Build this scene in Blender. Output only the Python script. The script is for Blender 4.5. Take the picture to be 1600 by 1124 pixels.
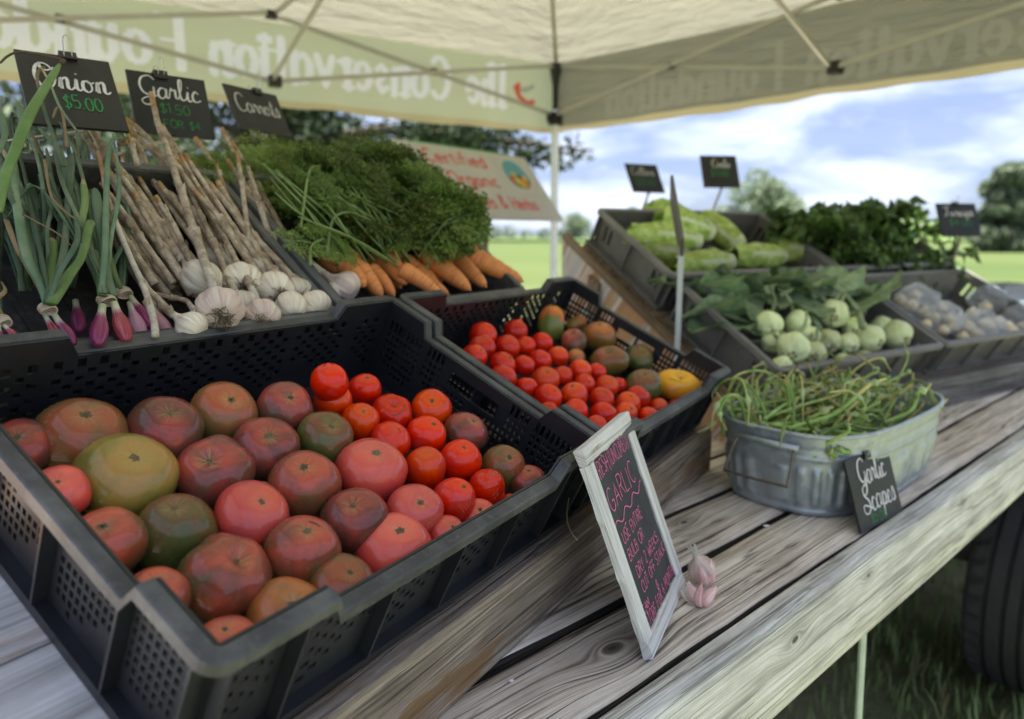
import bpy, math, random
import numpy as np
from math import sin, cos, pi, radians, sqrt, atan2
from mathutils import Vector, Matrix

for o in list(bpy.data.objects):
    bpy.data.objects.remove(o, do_unlink=True)
S = bpy.context.scene
COL = S.collection
rng = random.Random(7)

# ------------------------------------------------------------------ camera
CZ = 1.45                      # eye height above the grass (wagon deck is at 0.95)
FPX = 1110.0                   # focal length in pixels of the 1600 px wide photograph
PITCH = math.atan(194 / FPX)
cd = bpy.data.cameras.new('camera'); cam = bpy.data.objects.new('camera', cd); COL.objects.link(cam)
cam.location = (0, 0, CZ); cam.rotation_euler = (pi / 2 - PITCH, 0, 0)
cd.sensor_width = 36; cd.lens = FPX / 1600 * 36; cd.clip_start = 0.02; cd.clip_end = 4000
cd.dof.use_dof = True; cd.dof.focus_distance = 0.80; cd.dof.aperture_fstop = 3.4; cd.dof.aperture_blades = 0
S.camera = cam
# ------------------------------------------------------------------ sky
SUN_EL, SUN_AZ = radians(79), math.atan2(-0.98, 0.20)      # direction towards the sun
wd = bpy.data.worlds.new("World"); S.world = wd; wd.use_nodes = True
nt = wd.node_tree; nt.nodes.clear()
def N(t, k, **kw):
    n = t.nodes.new(k)
    for a, b in kw.items(): setattr(n, a, b)
    return n
out = N(nt, 'ShaderNodeOutputWorld'); bg = N(nt, 'ShaderNodeBackground')
sky = N(nt, 'ShaderNodeTexSky'); sky.sky_type = 'NISHITA'; sky.sun_disc = False
sky.sun_elevation = SUN_EL; sky.sun_rotation = pi / 2 - SUN_AZ
sky.altitude = 100; sky.air_density = 1.0; sky.dust_density = 1.0; sky.ozone_density = 2.0
tc = N(nt, 'ShaderNodeTexCoord'); mp = N(nt, 'ShaderNodeMapping'); mp.inputs['Scale'].default_value = (1.0, 1.0, 3.2)
nz = N(nt, 'ShaderNodeTexNoise'); nz.inputs['Scale'].default_value = 5.2; nz.inputs['Detail'].default_value = 7; nz.inputs['Roughness'].default_value = 0.55
nz.inputs['Distortion'].default_value = 0.35
rp = N(nt, 'ShaderNodeValToRGB'); rp.color_ramp.elements[0].position = 0.43; rp.color_ramp.elements[1].position = 0.63
rp.color_ramp.elements[0].color = (0.34, 0.34, 0.34, 1); rp.color_ramp.elements[1].color = (1, 1, 1, 1)
nz2 = N(nt, 'ShaderNodeTexNoise'); nz2.inputs['Scale'].default_value = 5.0; nz2.inputs['Detail'].default_value = 4
ccol = N(nt, 'ShaderNodeMix', data_type='RGBA'); ccol.inputs[6].default_value = (2.1, 2.45, 3.3, 1); ccol.inputs[7].default_value = (4.7, 5.1, 5.9, 1)
mx = N(nt, 'ShaderNodeMix', data_type='RGBA')
tint = N(nt, 'ShaderNodeMix', data_type='RGBA', blend_type='MULTIPLY'); tint.inputs[0].default_value = 1.0
tint.inputs[7].default_value = (.235, .275, .42, 1)
L = nt.links.new
L(tc.outputs['Generated'], mp.inputs[0]); L(mp.outputs[0], nz.inputs['Vector']); L(mp.outputs[0], nz2.inputs['Vector'])
L(nz.outputs[0], rp.inputs[0]); L(nz2.outputs[0], ccol.inputs[0]); L(sky.outputs[0], tint.inputs[6])
L(rp.outputs[0], mx.inputs[0]); L(tint.outputs[2], mx.inputs[6]); L(ccol.outputs[2], mx.inputs[7])
L(mx.outputs[2], bg.inputs[0]); L(bg.outputs[0], out.inputs[0]); bg.inputs[1].default_value = 0.05
# ------------------------------------------------------------------ sun
sd = bpy.data.lights.new('sun', 'SUN'); sd.energy = 3.0; sd.angle = radians(0.53); sd.color = (1, 0.95, 0.86)
sun = bpy.data.objects.new('sun', sd); COL.objects.link(sun)
sdir = Vector((cos(SUN_EL) * cos(SUN_AZ), cos(SUN_EL) * sin(SUN_AZ), sin(SUN_EL)))
sun.rotation_euler = sdir.to_track_quat('Z', 'Y').to_euler(); sun.location = sdir * 20
# ------------------------------------------------------------------ exposure
S.view_settings.view_transform = 'Standard'; S.view_settings.look = 'None'
S.view_settings.gamma = 1; S.view_settings.exposure = 2.72; S.view_settings.use_curve_mapping = False
S.render.engine = 'CYCLES'
try:
    S.cycles.max_bounces = 10; S.cycles.transparent_max_bounces = 16; S.cycles.transmission_bounces = 6
    S.cycles.use_denoising = True
except Exception: pass

# ================================================================== helpers
def link(o, parent=None):
    COL.objects.link(o)
    if parent is not None: o.parent = parent
    return o
def mesh(name, V, F, mats=(), smooth=False, mi=None):
    me = bpy.data.meshes.new(name)
    V = np.asarray(V, dtype=float).reshape(-1, 3)
    me.from_pydata(V.tolist(), [], [tuple(int(i) for i in f) for f in F])
    if not isinstance(mats, (list, tuple)): mats = (mats,)
    for m in mats: me.materials.append(m)
    if mi is not None: me.polygons.foreach_set('material_index', np.asarray(mi, dtype=np.int32))
    if smooth: me.polygons.foreach_set('use_smooth', np.ones(len(me.polygons), dtype=bool))
    me.update(); return me
def obj(name, me, parent=None, M=None, **props):
    o = bpy.data.objects.new(name, me); link(o, parent)
    if M is not None: o.matrix_basis = M
    for k, v in props.items(): o[k] = v
    return o
def empty(name, M=None, **props):
    o = bpy.data.objects.new(name, None); link(o); o.empty_display_size = 0.05
    if M is not None: o.matrix_basis = M
    for k, v in props.items(): o[k] = v
    return o
def T(label, category, group=None, kind=None):
    d = dict(label=label, category=category)
    if group: d['group'] = group
    if kind: d['kind'] = kind
    return d
def frameM(O, ex, ey, ez):
    M = Matrix.Identity(4)
    for i, e in enumerate((ex, ey, ez)):
        for j in range(3): M[j][i] = float(e[j])
    for j in range(3): M[j][3] = float(O[j])
    return M
class MB:                                      # collects geometry for one mesh
    def __init__(s): s.V = []; s.F = []; s.I = []; s.n = 0
    def add(s, V, F, mi=0):
        V = np.asarray(V, float).reshape(-1, 3); s.V.append(V)
        s.F += [tuple(int(i) + s.n for i in f) for f in F]; s.I += [mi] * len(F); s.n += len(V)
    def box(s, lo, hi, mi=0, M=None, bev=0.0):
        x0, y0, z0 = lo; x1, y1, z1 = hi
        V = np.array([(x, y, z) for x in (x0, x1) for y in (y0, y1) for z in (z0, z1)], float)
        if M is not None: V = np.array([tuple(M @ Vector(v)) for v in V])
        s.add(V, [(0, 1, 3, 2), (4, 6, 7, 5), (0, 4, 5, 1), (2, 3, 7, 6), (0, 2, 6, 4), (1, 5, 7, 3)], mi)
    def tube(s, P, R, n=8, mi=0, flat=1.0, cap=True, up=None):
        V, F = tube(P, R, n, flat, cap, up); s.add(V, F, mi)
    def mesh(s, name, mats, smooth=False): return mesh(name, np.concatenate(s.V), s.F, mats, smooth, s.I)
def nrm(a):
    a = np.asarray(a, float); return a / (np.linalg.norm(a) + 1e-12)
def tube(P, R, n=8, flat=1.0, cap=True, up=None):
    P = np.asarray(P, float); m = len(P); R = np.broadcast_to(np.asarray(R, float), (m,))
    Tn = np.gradient(P, axis=0); Tn = Tn / (np.linalg.norm(Tn, axis=1, keepdims=True) + 1e-12)
    u0 = np.array(up if up is not None else (0.13, 0.21, 0.97)); a = np.cross(Tn[0], u0)
    if np.linalg.norm(a) < 1e-3: a = np.cross(Tn[0], (1, 0, 0))
    a = nrm(a); V = []
    for i in range(m):
        a = a - Tn[i] * (a @ Tn[i]); a = nrm(a); b = np.cross(Tn[i], a)
        for k in range(n):
            t = 2 * pi * k / n; V.append(P[i] + R[i] * (cos(t) * a + flat * sin(t) * b))
    F = [(i * n + k, i * n + (k + 1) % n, (i + 1) * n + (k + 1) % n, (i + 1) * n + k) for i in range(m - 1) for k in range(n)]
    if cap: F += [tuple(range(n))[::-1], tuple((m - 1) * n + k for k in range(n))]
    return np.array(V), F
def smoothpath(P, k=6):                        # Catmull-Rom through the points
    P = [np.asarray(p, float) for p in P]
    if len(P) < 3: 
        return np.array([P[0] + (P[1] - P[0]) * t for t in np.linspace(0, 1, k + 1)])
    Q = [2 * P[0] - P[1]] + P + [2 * P[-1] - P[-2]]; out = []
    for i in range(1, len(Q) - 2):
        for t in np.linspace(0, 1, k, endpoint=False):
            p0, p1, p2, p3 = Q[i - 1:i + 3]
            out.append(0.5 * (2 * p1 + (p2 - p0) * t + (2 * p0 - 5 * p1 + 4 * p2 - p3) * t * t + (3 * p1 - p0 - 3 * p2 + p3) * t ** 3))
    out.append(P[-1]); return np.array(out)
def ray(px, py):                               # view direction of a photograph pixel
    xc = (px - 800) / FPX; yc = -(py - 562) / FPX
    return np.array([xc, cos(PITCH) + yc * sin(PITCH), -sin(PITCH) + yc * cos(PITCH)])
EYE = np.array([0, 0, CZ])
def on(px, py, O, n):                          # the point of the plane (O, n) seen at that pixel
    r = ray(px, py); return EYE + r * (np.dot(np.asarray(O) - EYE, n) / np.dot(r, n))
def onz(px, py, z): return on(px, py, (0, 0, z), (0, 0, 1.0))
def atd(px, py, d): return EYE + ray(px, py) * d      # at forward distance d
def grid(nu, nv, fn, wrapu=False):
    V = [fn(i / (nu if wrapu else nu - 1), j / (nv - 1)) for j in range(nv) for i in range(nu)]
    F = [(j * nu + i, j * nu + (i + 1) % nu, (j + 1) * nu + (i + 1) % nu, (j + 1) * nu + i) for j in range(nv - 1) for i in range(nu if wrapu else nu - 1)]
    return np.array(V, float), F
def copy_of(src, M=None, parent=None, **props):
    c = src.copy(); COL.objects.link(c)
    if parent is not None: c.parent = parent
    if M is not None: c.matrix_basis = M
    for k, v in props.items(): c[k] = v
    return c
def copy_tree(root, M, **props):
    c = copy_of(root, M, **props)
    for ch in list(root.children):
        d = copy_of(ch, None, c); d.matrix_basis = ch.matrix_basis
        for g in list(ch.children):
            e = copy_of(g, None, d); e.matrix_basis = g.matrix_basis
    return c
def rotM(ax, ang): return Matrix.Rotation(ang, 4, ax)
def basis_from_z(z, spin=0.0):
    z = nrm(z); a = np.cross((0.3, 0.9, 0.2), z); a = nrm(a); b = np.cross(z, a)
    return a * cos(spin) + b * sin(spin), -a * sin(spin) + b * cos(spin), z

# ================================================================== materials
MATS = {}
def newmat(name):
    m = bpy.data.materials.new(name); m.use_nodes = True; m.node_tree.nodes.clear(); MATS[name] = m
    t = m.node_tree; o = N(t, 'ShaderNodeOutputMaterial'); return m, t, o
def nd(t, k, ins=None, **kw):
    n = N(t, k, **kw)
    for a, b in (ins or {}).items():
        if isinstance(b, bpy.types.NodeSocket): t.links.new(b, n.inputs[a])
        else: n.inputs[a].default_value = b
    return n
def ramp(t, fac, stops, interp='LINEAR'):
    r = N(t, 'ShaderNodeValToRGB'); cr = r.color_ramp; cr.interpolation = interp
    while len(cr.elements) > 2: cr.elements.remove(cr.elements[-1])
    for i, (p, c) in enumerate(stops):
        e = cr.elements[i] if i < 2 else cr.elements.new(p)
        e.position = p; e.color = (c[0], c[1], c[2], 1) if len(c) == 3 else c
    t.links.new(fac, r.inputs[0]); return r.outputs[0]
def math_(t, op, a, b=None, c=None, clamp=False):
    n = N(t, 'ShaderNodeMath', operation=op, use_clamp=clamp)
    for i, x in enumerate((a, b, c)):
        if x is None: continue
        if isinstance(x, bpy.types.NodeSocket): t.links.new(x, n.inputs[i])
        else: n.inputs[i].default_value = x
    return n.outputs[0]
def mix_(t, f, a, b, mode='MIX'):
    n = N(t, 'ShaderNodeMix', data_type='RGBA', blend_type=mode)
    for i, x in ((0, f), (6, a), (7, b)):
        if isinstance(x, bpy.types.NodeSocket): t.links.new(x, n.inputs[i])
        else: n.inputs[i].default_value = x if i == 0 else ((*x, 1) if len(x) == 3 else x)
    return n.outputs[2]
def objco(t, scale=(1, 1, 1), rnd=True):
    tcn = N(t, 'ShaderNodeTexCoord'); v = tcn.outputs['Object']
    if rnd:
        oi = N(t, 'ShaderNodeObjectInfo'); r = math_(t, 'MULTIPLY', oi.outputs['Random'], 37.0)
        a = nd(t, 'ShaderNodeVectorMath', {0: v, 1: (0, 0, 0)}, operation='ADD'); t.links.new(r, a.inputs[1]); v2 = a.outputs[0]
    else: v2 = v
    m = nd(t, 'ShaderNodeMapping', {'Vector': v2, 'Scale': scale}); return v, m.outputs[0]
def noise(t, v, s, d=4, r=0.5, dist=0.0):
    return nd(t, 'ShaderNodeTexNoise', {'Vector': v, 'Scale': s, 'Detail': d, 'Roughness': r, 'Distortion': dist}).outputs[0]
def bump(t, h, strength=0.3, dist=0.01, nrmin=None):
    ins = {'Height': h, 'Strength': strength, 'Distance': dist}
    if nrmin is not None: ins['Normal'] = nrmin
    return nd(t, 'ShaderNodeBump', ins).outputs[0]
def princ(t, o, **ins):
    ren = {k.replace('_', ' '): v for k, v in ins.items()}
    p = nd(t, 'ShaderNodeBsdfPrincipled', ren); t.links.new(p.outputs[0], o.inputs[0]); return p
def simple(name, col, rough=0.5, var=0.25, scale=20, metallic=0.0, bmp=0.15, bd=0.002, spec=0.5, trans=0.0, coat=0.0, rv=0.1):
    """noise-varied colour, roughness and fine relief; trans > 0 adds light through thin leaves or cloth"""
    m, t, o = newmat(name); v, w = objco(t)
    n1 = noise(t, w, scale, 5, 0.6); n2 = noise(t, w, scale * 6, 4, 0.6)
    c0 = tuple(max(0, c * (1 - var)) for c in col); c1 = tuple(min(1, c * (1 + var)) for c in col)
    c = ramp(t, n1, [(0.3, c0), (0.7, c1)])
    oi = N(t, 'ShaderNodeObjectInfo'); hv = nd(t, 'ShaderNodeHueSaturation', {'Color': c, 'Value': math_(t, 'MULTIPLY_ADD', oi.outputs['Random'], var, 1 - var / 2)})
    r = math_(t, 'MULTIPLY_ADD', n2, rv * 2, rough - rv)
    b = bump(t, n2, bmp, bd)
    p = nd(t, 'ShaderNodeBsdfPrincipled', {'Base Color': hv.outputs[0], 'Roughness': r, 'Metallic': metallic, 'Normal': b, 'Specular IOR Level': spec, 'Coat Weight': coat, 'Coat Roughness': 0.15})
    if trans > 0:
        tr = nd(t, 'ShaderNodeBsdfTranslucent', {'Color': hv.outputs[0], 'Normal': b}); ms = nd(t, 'ShaderNodeMixShader', {0: trans})
        t.links.new(p.outputs[0], ms.inputs[1]); t.links.new(tr.outputs[0], ms.inputs[2]); t.links.new(ms.outputs[0], o.inputs[0])
    else: t.links.new(p.outputs[0], o.inputs[0])
    return m

def wood(name, cols, knots=(), tintc=None, gscale=1.0, crack=0.6, yax='Y', wear=0.0, wearcol=(0.3, 0.2, 0.12), rough=0.85, bmp=0.5, rnd=True):
    """weathered board, grain along local X; knots = (x, y, radius) in local metres on the given cross axis"""
    m, t, o = newmat(name); tcn = N(t, 'ShaderNodeTexCoord'); sp = nd(t, 'ShaderNodeSeparateXYZ', {0: tcn.outputs['Object']})
    x = sp.outputs['X']; y = sp.outputs[yax]; zz = sp.outputs['Z' if yax == 'Y' else 'Y']
    y = math_(t, 'ADD', y, math_(t, 'MULTIPLY', zz, 0.7)) 
    core = None; G = None
    for (kx, ky, r) in knots:
        dx = math_(t, 'MULTIPLY', math_(t, 'SUBTRACT', x, kx), 0.55); dy = math_(t, 'SUBTRACT', y, ky)
        d = math_(t, 'SQRT', math_(t, 'ADD', math_(t, 'MULTIPLY', dx, dx), math_(t, 'MULTIPLY', dy, dy)))
        q = math_(t, 'DIVIDE', d, 1.05 * r); g = math_(t, 'POWER', 2.718, math_(t, 'MULTIPLY', math_(t, 'MULTIPLY', q, q), -1.0))
        tgt = math_(t, 'ADD', d, ky)
        y = math_(t, 'ADD', y, math_(t, 'MULTIPLY', g, math_(t, 'SUBTRACT', tgt, y)))
        k = math_(t, 'SUBTRACT', 1.0, math_(t, 'DIVIDE', d, r * 0.34), clamp=True)
        core = k if core is None else math_(t, 'MAXIMUM', core, k); G = g if G is None else math_(t, 'MAXIMUM', G, g)
    oi = N(t, 'ShaderNodeObjectInfo'); off = math_(t, 'MULTIPLY', oi.outputs['Random'], 31.0 if rnd else 0.0)
    wob = nd(t, 'ShaderNodeTexNoise', {'Vector': nd(t, 'ShaderNodeCombineXYZ', {0: math_(t, 'MULTIPLY', x, 1.1), 1: math_(t, 'MULTIPLY', y, 5.0), 2: off}).outputs[0], 'Scale': 1.0, 'Detail': 3})
    yw = math_(t, 'ADD', y, math_(t, 'MULTIPLY', math_(t, 'SUBTRACT', wob.outputs[0], 0.5), 0.022))
    def gr(sx, sy, det, seed, rr=0.6):
        c = nd(t, 'ShaderNodeCombineXYZ', {0: math_(t, 'MULTIPLY', x, sx * gscale), 1: math_(t, 'MULTIPLY', yw, sy * gscale), 2: math_(t, 'ADD', off, seed)})
        return nd(t, 'ShaderNodeTexNoise', {'Vector': c.outputs[0], 'Scale': 1.0, 'Detail': det, 'Roughness': rr}).outputs[0]
    fine = gr(6, 430, 5, 1.0, 0.75); mid = gr(2.2, 170, 5, 5.0, .65); broad = gr(1.2, 26, 4, 9.0)
    big = nd(t, 'ShaderNodeTexNoise', {'Vector': nd(t, 'ShaderNodeCombineXYZ', {0: math_(t, 'MULTIPLY', x, 5.0), 1: math_(t, 'MULTIPLY', y, 14.0), 2: off}).outputs[0], 'Scale': 1.0, 'Detail': 5, 'Roughness': 0.65}).outputs[0]
    crk0 = gr(0.9, 30, 3, 13.0, 0.45); ck2 = gr(1.4, 11, 3, 27.0, .5)
    crk = math_(t, 'ADD', math_(t, 'MULTIPLY', math_(t, 'ABSOLUTE', math_(t, 'SUBTRACT', crk0, .5)), 1.0), math_(t, 'MULTIPLY', math_(t, 'SUBTRACT', .50, ck2, clamp=True), .22))
    f = math_(t, 'ADD', math_(t, 'ADD', math_(t, 'MULTIPLY', fine, 0.42), math_(t, 'MULTIPLY', mid, 0.36)), math_(t, 'MULTIPLY', broad, 0.22))
    c = ramp(t, f, [(0.39, cols[0]), (0.455, cols[1]), (0.52, cols[2]), (0.59, cols[3])])
    c = mix_(t, math_(t, 'MULTIPLY', math_(t, 'SUBTRACT', big, 0.45), 2.2, clamp=True), c, tuple(k * 0.62 for k in cols[1]))
    if wear > 0:
        wm = ramp(t, gr(2.2, 12, 5, 21.0, 0.7), [(0.60 - wear * 0.2, (0, 0, 0)), (0.66 - wear * 0.2, (1, 1, 1))])
        c = mix_(t, wm, c, mix_(t, f, tuple(k * 0.4 for k in wearcol), tuple(min(1, k * 1.5) for k in wearcol)))
    if core is not None:
        ring = math_(t, 'SINE', math_(t, 'MULTIPLY', yw, 1100.0)); c = mix_(t, math_(t, 'MULTIPLY', math_(t, 'MULTIPLY', math_(t, 'MULTIPLY_ADD', ring, .5, .5), G), .55), c, tuple(k * .5 for k in cols[0]))
    cm = ramp(t, crk, [(0.007, (1, 1, 1)), (0.017, (0, 0, 0))]); cm2 = ramp(t, mid, [(0.34, (1, 1, 1)), (0.42, (0, 0, 0))])
    crkb = math_(t, 'ABSOLUTE', math_(t, 'SUBTRACT', gr(1.6, 75, 3, 33.0, .5), .5)); cm3 = math_(t, 'MULTIPLY', ramp(t, crkb, [(0.006, (1, 1, 1)), (0.016, (0, 0, 0))]), ramp(t, ck2, [(.48, (0, 0, 0)), (.56, (1, 1, 1))]))
    cmx = math_(t, 'MAXIMUM', math_(t, 'MULTIPLY', cm3, crack), math_(t, 'MAXIMUM', math_(t, 'MULTIPLY', cm, crack), math_(t, 'MULTIPLY', cm2, crack * 0.5)))
    if core is not None:
        c = mix_(t, math_(t, 'MULTIPLY', G, 0.45), c, tuple(k * 0.55 for k in cols[1]))
        c = mix_(t, ramp(t, core, [(0.0, (0, 0, 0)), (0.5, (0.8, 0.8, 0.8))]), c, (0.025, 0.018, 0.012))
    c = mix_(t, cmx, c, (0.018, 0.015, 0.012))
    h = math_(t, 'SUBTRACT', math_(t, 'ADD', math_(t, 'MULTIPLY', mid, 0.8), math_(t, 'MULTIPLY', fine, 0.45)), math_(t, 'MULTIPLY', cmx, 1.2))
    b = bump(t, h, bmp, 0.004)
    princ(t, o, Base_Color=c, Roughness=rough, Normal=b, Specular_IOR_Level=0.25); return m
# ================================================================== common materials
GREYW = [(0.055, 0.040, 0.028), (0.52, 0.44, 0.35), (0.80, 0.71, 0.59), (0.92, 0.85, 0.74)]
# deck frame: A = point on the outer gap, DU along the planks, DV across (away from the viewer)
ang = radians(42.2); DU = np.array([cos(ang), sin(ang), 0]); DV = np.array([-sin(ang), cos(ang), 0]); UZ = np.array([0, 0, 1.0])
DECKZ = CZ - 0.5
A0 = np.array([0.2398, 0.8133, DECKZ])
Mdeck = frameM(A0, DU, DV, UZ)
M_edge = wood('deck_edge_weathered_dark', [(.012, .010, .008), (.035, .029, .023), (.07, .058, .046), (.13, .11, .09)], crack=.6)  # weathered wood, darkened so that the gap shade sits in its colour
M_plank = wood('deck_wood', GREYW, crack=0.75)
M_plankk = wood('deck_wood_knot', GREYW, knots=[(-0.095, 0.000, 0.032), (0.62, 0.02, 0.02), (-0.5, -0.03, 0.02)], crack=0.75, rnd=False)
M_plankk2 = wood('deck_wood_knots', GREYW, knots=[(-0.045, 0.006, 0.018), (0.30, 0.03, 0.016), (0.9, -0.02, 0.02)], crack=0.85, rnd=False)
FASC = [(0.17, 0.155, 0.125), (0.50, 0.48, 0.42), (0.74, 0.73, 0.67), (0.88, 0.87, 0.81)]
M_fascia = wood('fascia_wood', FASC, knots=[(0.404, -0.062, 0.012), (0.16, -0.073, 0.02), (0.862, -0.063, 0.012), (1.5, -0.05, 0.014)], yax='Z', crack=0.45, rnd=False, bmp=0.6)
M_beam = wood('rack_beam_wood', [(0.04, 0.028, 0.019), (0.20, 0.155, 0.115), (0.37, 0.305, 0.24), (0.56, 0.48, 0.39)], wear=0.25, wearcol=(0.26, 0.16, 0.08), crack=0.6, yax='Z', knots=[(0.30, -0.035, 0.02), (0.55, -0.05, 0.014)], rnd=False)
M_brown = wood('brown_board_wood', [(0.06, 0.04, 0.025), (0.16, 0.11, 0.07), (0.26, 0.19, 0.13), (0.36, 0.28, 0.2)], crack=0.4)
M_white = wood('whitewashed_wood', [(0.24, 0.215, 0.20), (0.46, 0.44, 0.44), (0.60, 0.58, 0.585), (0.70, 0.685, 0.69)], wear=0.65, wearcol=(0.46, 0.27, 0.14), crack=0.25, bmp=0.25, gscale=0.6)
M_dark = simple('axle_dark_steel', (0.03, 0.03, 0.032), 0.6)  # near-black steel for the axles

# ================================================================== ground and field
m, t, o = newmat('field_grass'); v, w = objco(t, rnd=False)
n1 = noise(t, w, 0.05, 4, 0.5); n2 = noise(t, w, 1.7, 6, 0.65); n3 = noise(t, w, 40, 4, 0.6)
cA = ramp(t, n1, [(0.35, (0.070, 0.105, 0.034)), (0.65, (0.105, 0.135, 0.05))])
cB = ramp(t, n2, [(0.35, (0.11, 0.125, 0.06)), (0.5, (0.20, 0.215, 0.115)), (0.66, (0.32, 0.29, 0.21))])
tcg = nd(t, 'ShaderNodeVectorMath', {0: v}, operation='LENGTH'); near = math_(t, 'DIVIDE', math_(t, 'SUBTRACT', tcg.outputs['Value'], 5.0), 18.0, clamp=True)
c = mix_(t, near, cB, cA); c = mix_(t, math_(t, 'MULTIPLY', n3, 0.5), c, (0.03, 0.04, 0.012), 'MIX')
princ(t, o, Base_Color=c, Roughness=0.95, Normal=bump(t, n3, 0.6, 0.02), Specular_IOR_Level=0.1)
Vg = []; Fg = []
rs = [0, 3, 6, 12, 25, 60, 150, 400, 1200, 3200]; na = 40
Vg.append((0, 0, 0))
for r in rs[1:]:
    for k in range(na):
        a = 2 * pi * k / na; Vg.append((r * cos(a), r * sin(a), 0))
for k in range(na): Fg.append((0, 1 + k, 1 + (k + 1) % na))
for i in range(len(rs) - 2):
    for k in range(na): Fg.append((1 + i * na + k, 1 + (i + 1) * na + k, 1 + (i + 1) * na + (k + 1) % na, 1 + i * na + (k + 1) % na))
obj('ground', mesh('ground', Vg, Fg, m), kind='structure')
# a slightly darker crop strip at the far side of the field
M_crop = simple('crop_rows', (0.075, 0.12, 0.035), 0.95, 0.3, 0.2)
V = []; F = []
for i in range(31):
    x = -300 + i * 24; yb = 150 + 6 * sin(i * 0.9)
    V += [(x, yb, 0.02), (x, yb, 0.6), (x, yb + 60, 0.6), (x, yb + 60, 0.02)]
    if i:
        for k in range(3): F.append((4 * i - 4 + k, 4 * i + k, 4 * i + k + 1, 4 * i - 3 + k))
obj('crop_strip', mesh('crop_strip', V, F, M_crop), kind='structure')

# grass in the shade beside the wagon: single blades
M_blade = simple('grass_blades', (0.20, 0.27, 0.10), 0.6, 0.45, 6, trans=0.3)
M_blade_dry = simple('grass_blades_dry', (0.22, 0.19, 0.09), 0.7, 0.3, 6, trans=0.3)
V = []; F = []; MI = []
g2 = random.Random(3)
for i in range(26000):
    x = g2.uniform(0.3, 4.2); y = g2.uniform(1.2, 6.5)
    if y > 0.2 + 2.4 * x + 2.2 or y < 0.4 * x + 0.7: continue
    den = 0.5 + 0.5 * sin(x * 2.3 + 1.3 * sin(y * 1.9)) * cos(y * 1.7 + x)
    if g2.random() > 0.25 + 0.9 * den: continue
    h = g2.uniform(0.03, 0.085) * (1.0 + 0.6 * den); a = g2.uniform(0, 2 * pi); b = g2.uniform(0, 0.7); wd_ = g2.uniform(0.002, 0.0042)
    dx, dy = cos(a), sin(a); px_, py_ = -dy * wd_, dx * wd_
    k = len(V)
    V += [(x - px_, y - py_, 0), (x + px_, y + py_, 0), (x + px_ + dx * h * b * .4, y + py_ + dy * h * b * .4, h * .6), (x - px_ + dx * h * b * .4, y - py_ + dy * h * b * .4, h * .6), (x + dx * h * b, y + dy * h * b, h)]
    F += [(k, k + 1, k + 2, k + 3), (k + 3, k + 2, k + 4)]; mi_ = 1 if g2.random() < 0.13 else 0; MI += [mi_, mi_]
obj('grass', mesh('grass', V, F, [M_blade, M_blade_dry], mi=MI), **T('short green grass with dry blades in the shade beside the wagon', 'grass', kind='stuff'))

# ================================================================== trees
M_bark = simple('bark', (0.06, 0.05, 0.04), 0.9, 0.4, 8, bmp=0.6, bd=0.02)
def leafmat(name, col): return simple(name, col, 0.6, 0.5, 0.5, trans=0.35, bmp=0)
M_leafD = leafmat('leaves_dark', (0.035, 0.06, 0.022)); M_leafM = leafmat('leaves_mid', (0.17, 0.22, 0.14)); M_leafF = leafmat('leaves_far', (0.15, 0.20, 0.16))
def crown_mesh(name, clumps, nleaf, ls, mat, seed):
    r = np.random.RandomState(seed); C = np.array([c[:3] for c in clumps]); Rr = np.array([c[3] for c in clumps])
    wgt = Rr ** 2.2; idx = r.choice(len(clumps), nleaf, p=wgt / wgt.sum())
    d = r.normal(size=(nleaf, 3)); d /= np.linalg.norm(d, axis=1, keepdims=True)
    rad = (0.45 + 0.65 * r.rand(nleaf) ** 0.6)[:, None] * Rr[idx][:, None]
    P = C[idx] + d * rad * np.array([1, 1, 0.8])
    a = r.normal(size=(nleaf, 3)); a /= np.linalg.norm(a, axis=1, keepdims=True); b = np.cross(a, r.normal(size=(nleaf, 3))); b /= np.linalg.norm(b, axis=1, keepdims=True)
    s = (ls * (0.6 + 0.8 * r.rand(nleaf)))[:, None]
    V = np.stack([P - a * s, P - b * s * .5, P + a * s, P + b * s * .5], 1).reshape(-1, 3)
    F = np.arange(nleaf * 4).reshape(-1, 4)
    return mesh(name, V, F, mat)
def tree(x, y, h, wdt, seed, mat, label, nleaf=7000, ls=0.35, group=None, trunk=0.25, lo=0.2, name='tree'):
    r = random.Random(seed); root = empty(name, Matrix.Translation((x, y, 0)), **T(label, 'tree', group))
    tb = MB(); P = [(0, 0, -0.1), (0.1 * trunk, 0, h * .25), (r.uniform(-.02, .02) * h, r.uniform(-.02, .02) * h, h * .55), (0, 0, h * .85)]
    tb.tube(smoothpath(P, 4), np.linspace(trunk, trunk * .2, 13), 8)
    cl = []
    for i in range(26):
        a = r.uniform(0, 2 * pi); zz = r.uniform(lo, 1.0); prof = sin(pi * min(1, max(0.08, (zz - lo) / (1.02 - lo)) ** 0.8)) * 0.5 + 0.15
        rr = wdt * .5 * prof * r.uniform(0.3, 1.25); c = (rr * cos(a), rr * sin(a), h * zz * 0.9); cl.append((*c, wdt * r.uniform(.09, .19)))
        if i < 9:
            st = (0, 0, h * max(.2, zz * .55)); mid_ = ((c[0]) * .5, c[1] * .5, (st[2] + c[2]) * .5 + h * .02)
            tb.tube(smoothpath([st, mid_, c], 3), np.linspace(trunk * .45, trunk * .08, 7), 6)
    obj('trunk', tb.mesh('trunk', M_bark, True), root); obj('crown', crown_mesh('crown', cl, nleaf, ls, mat, seed), root); return root
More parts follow.
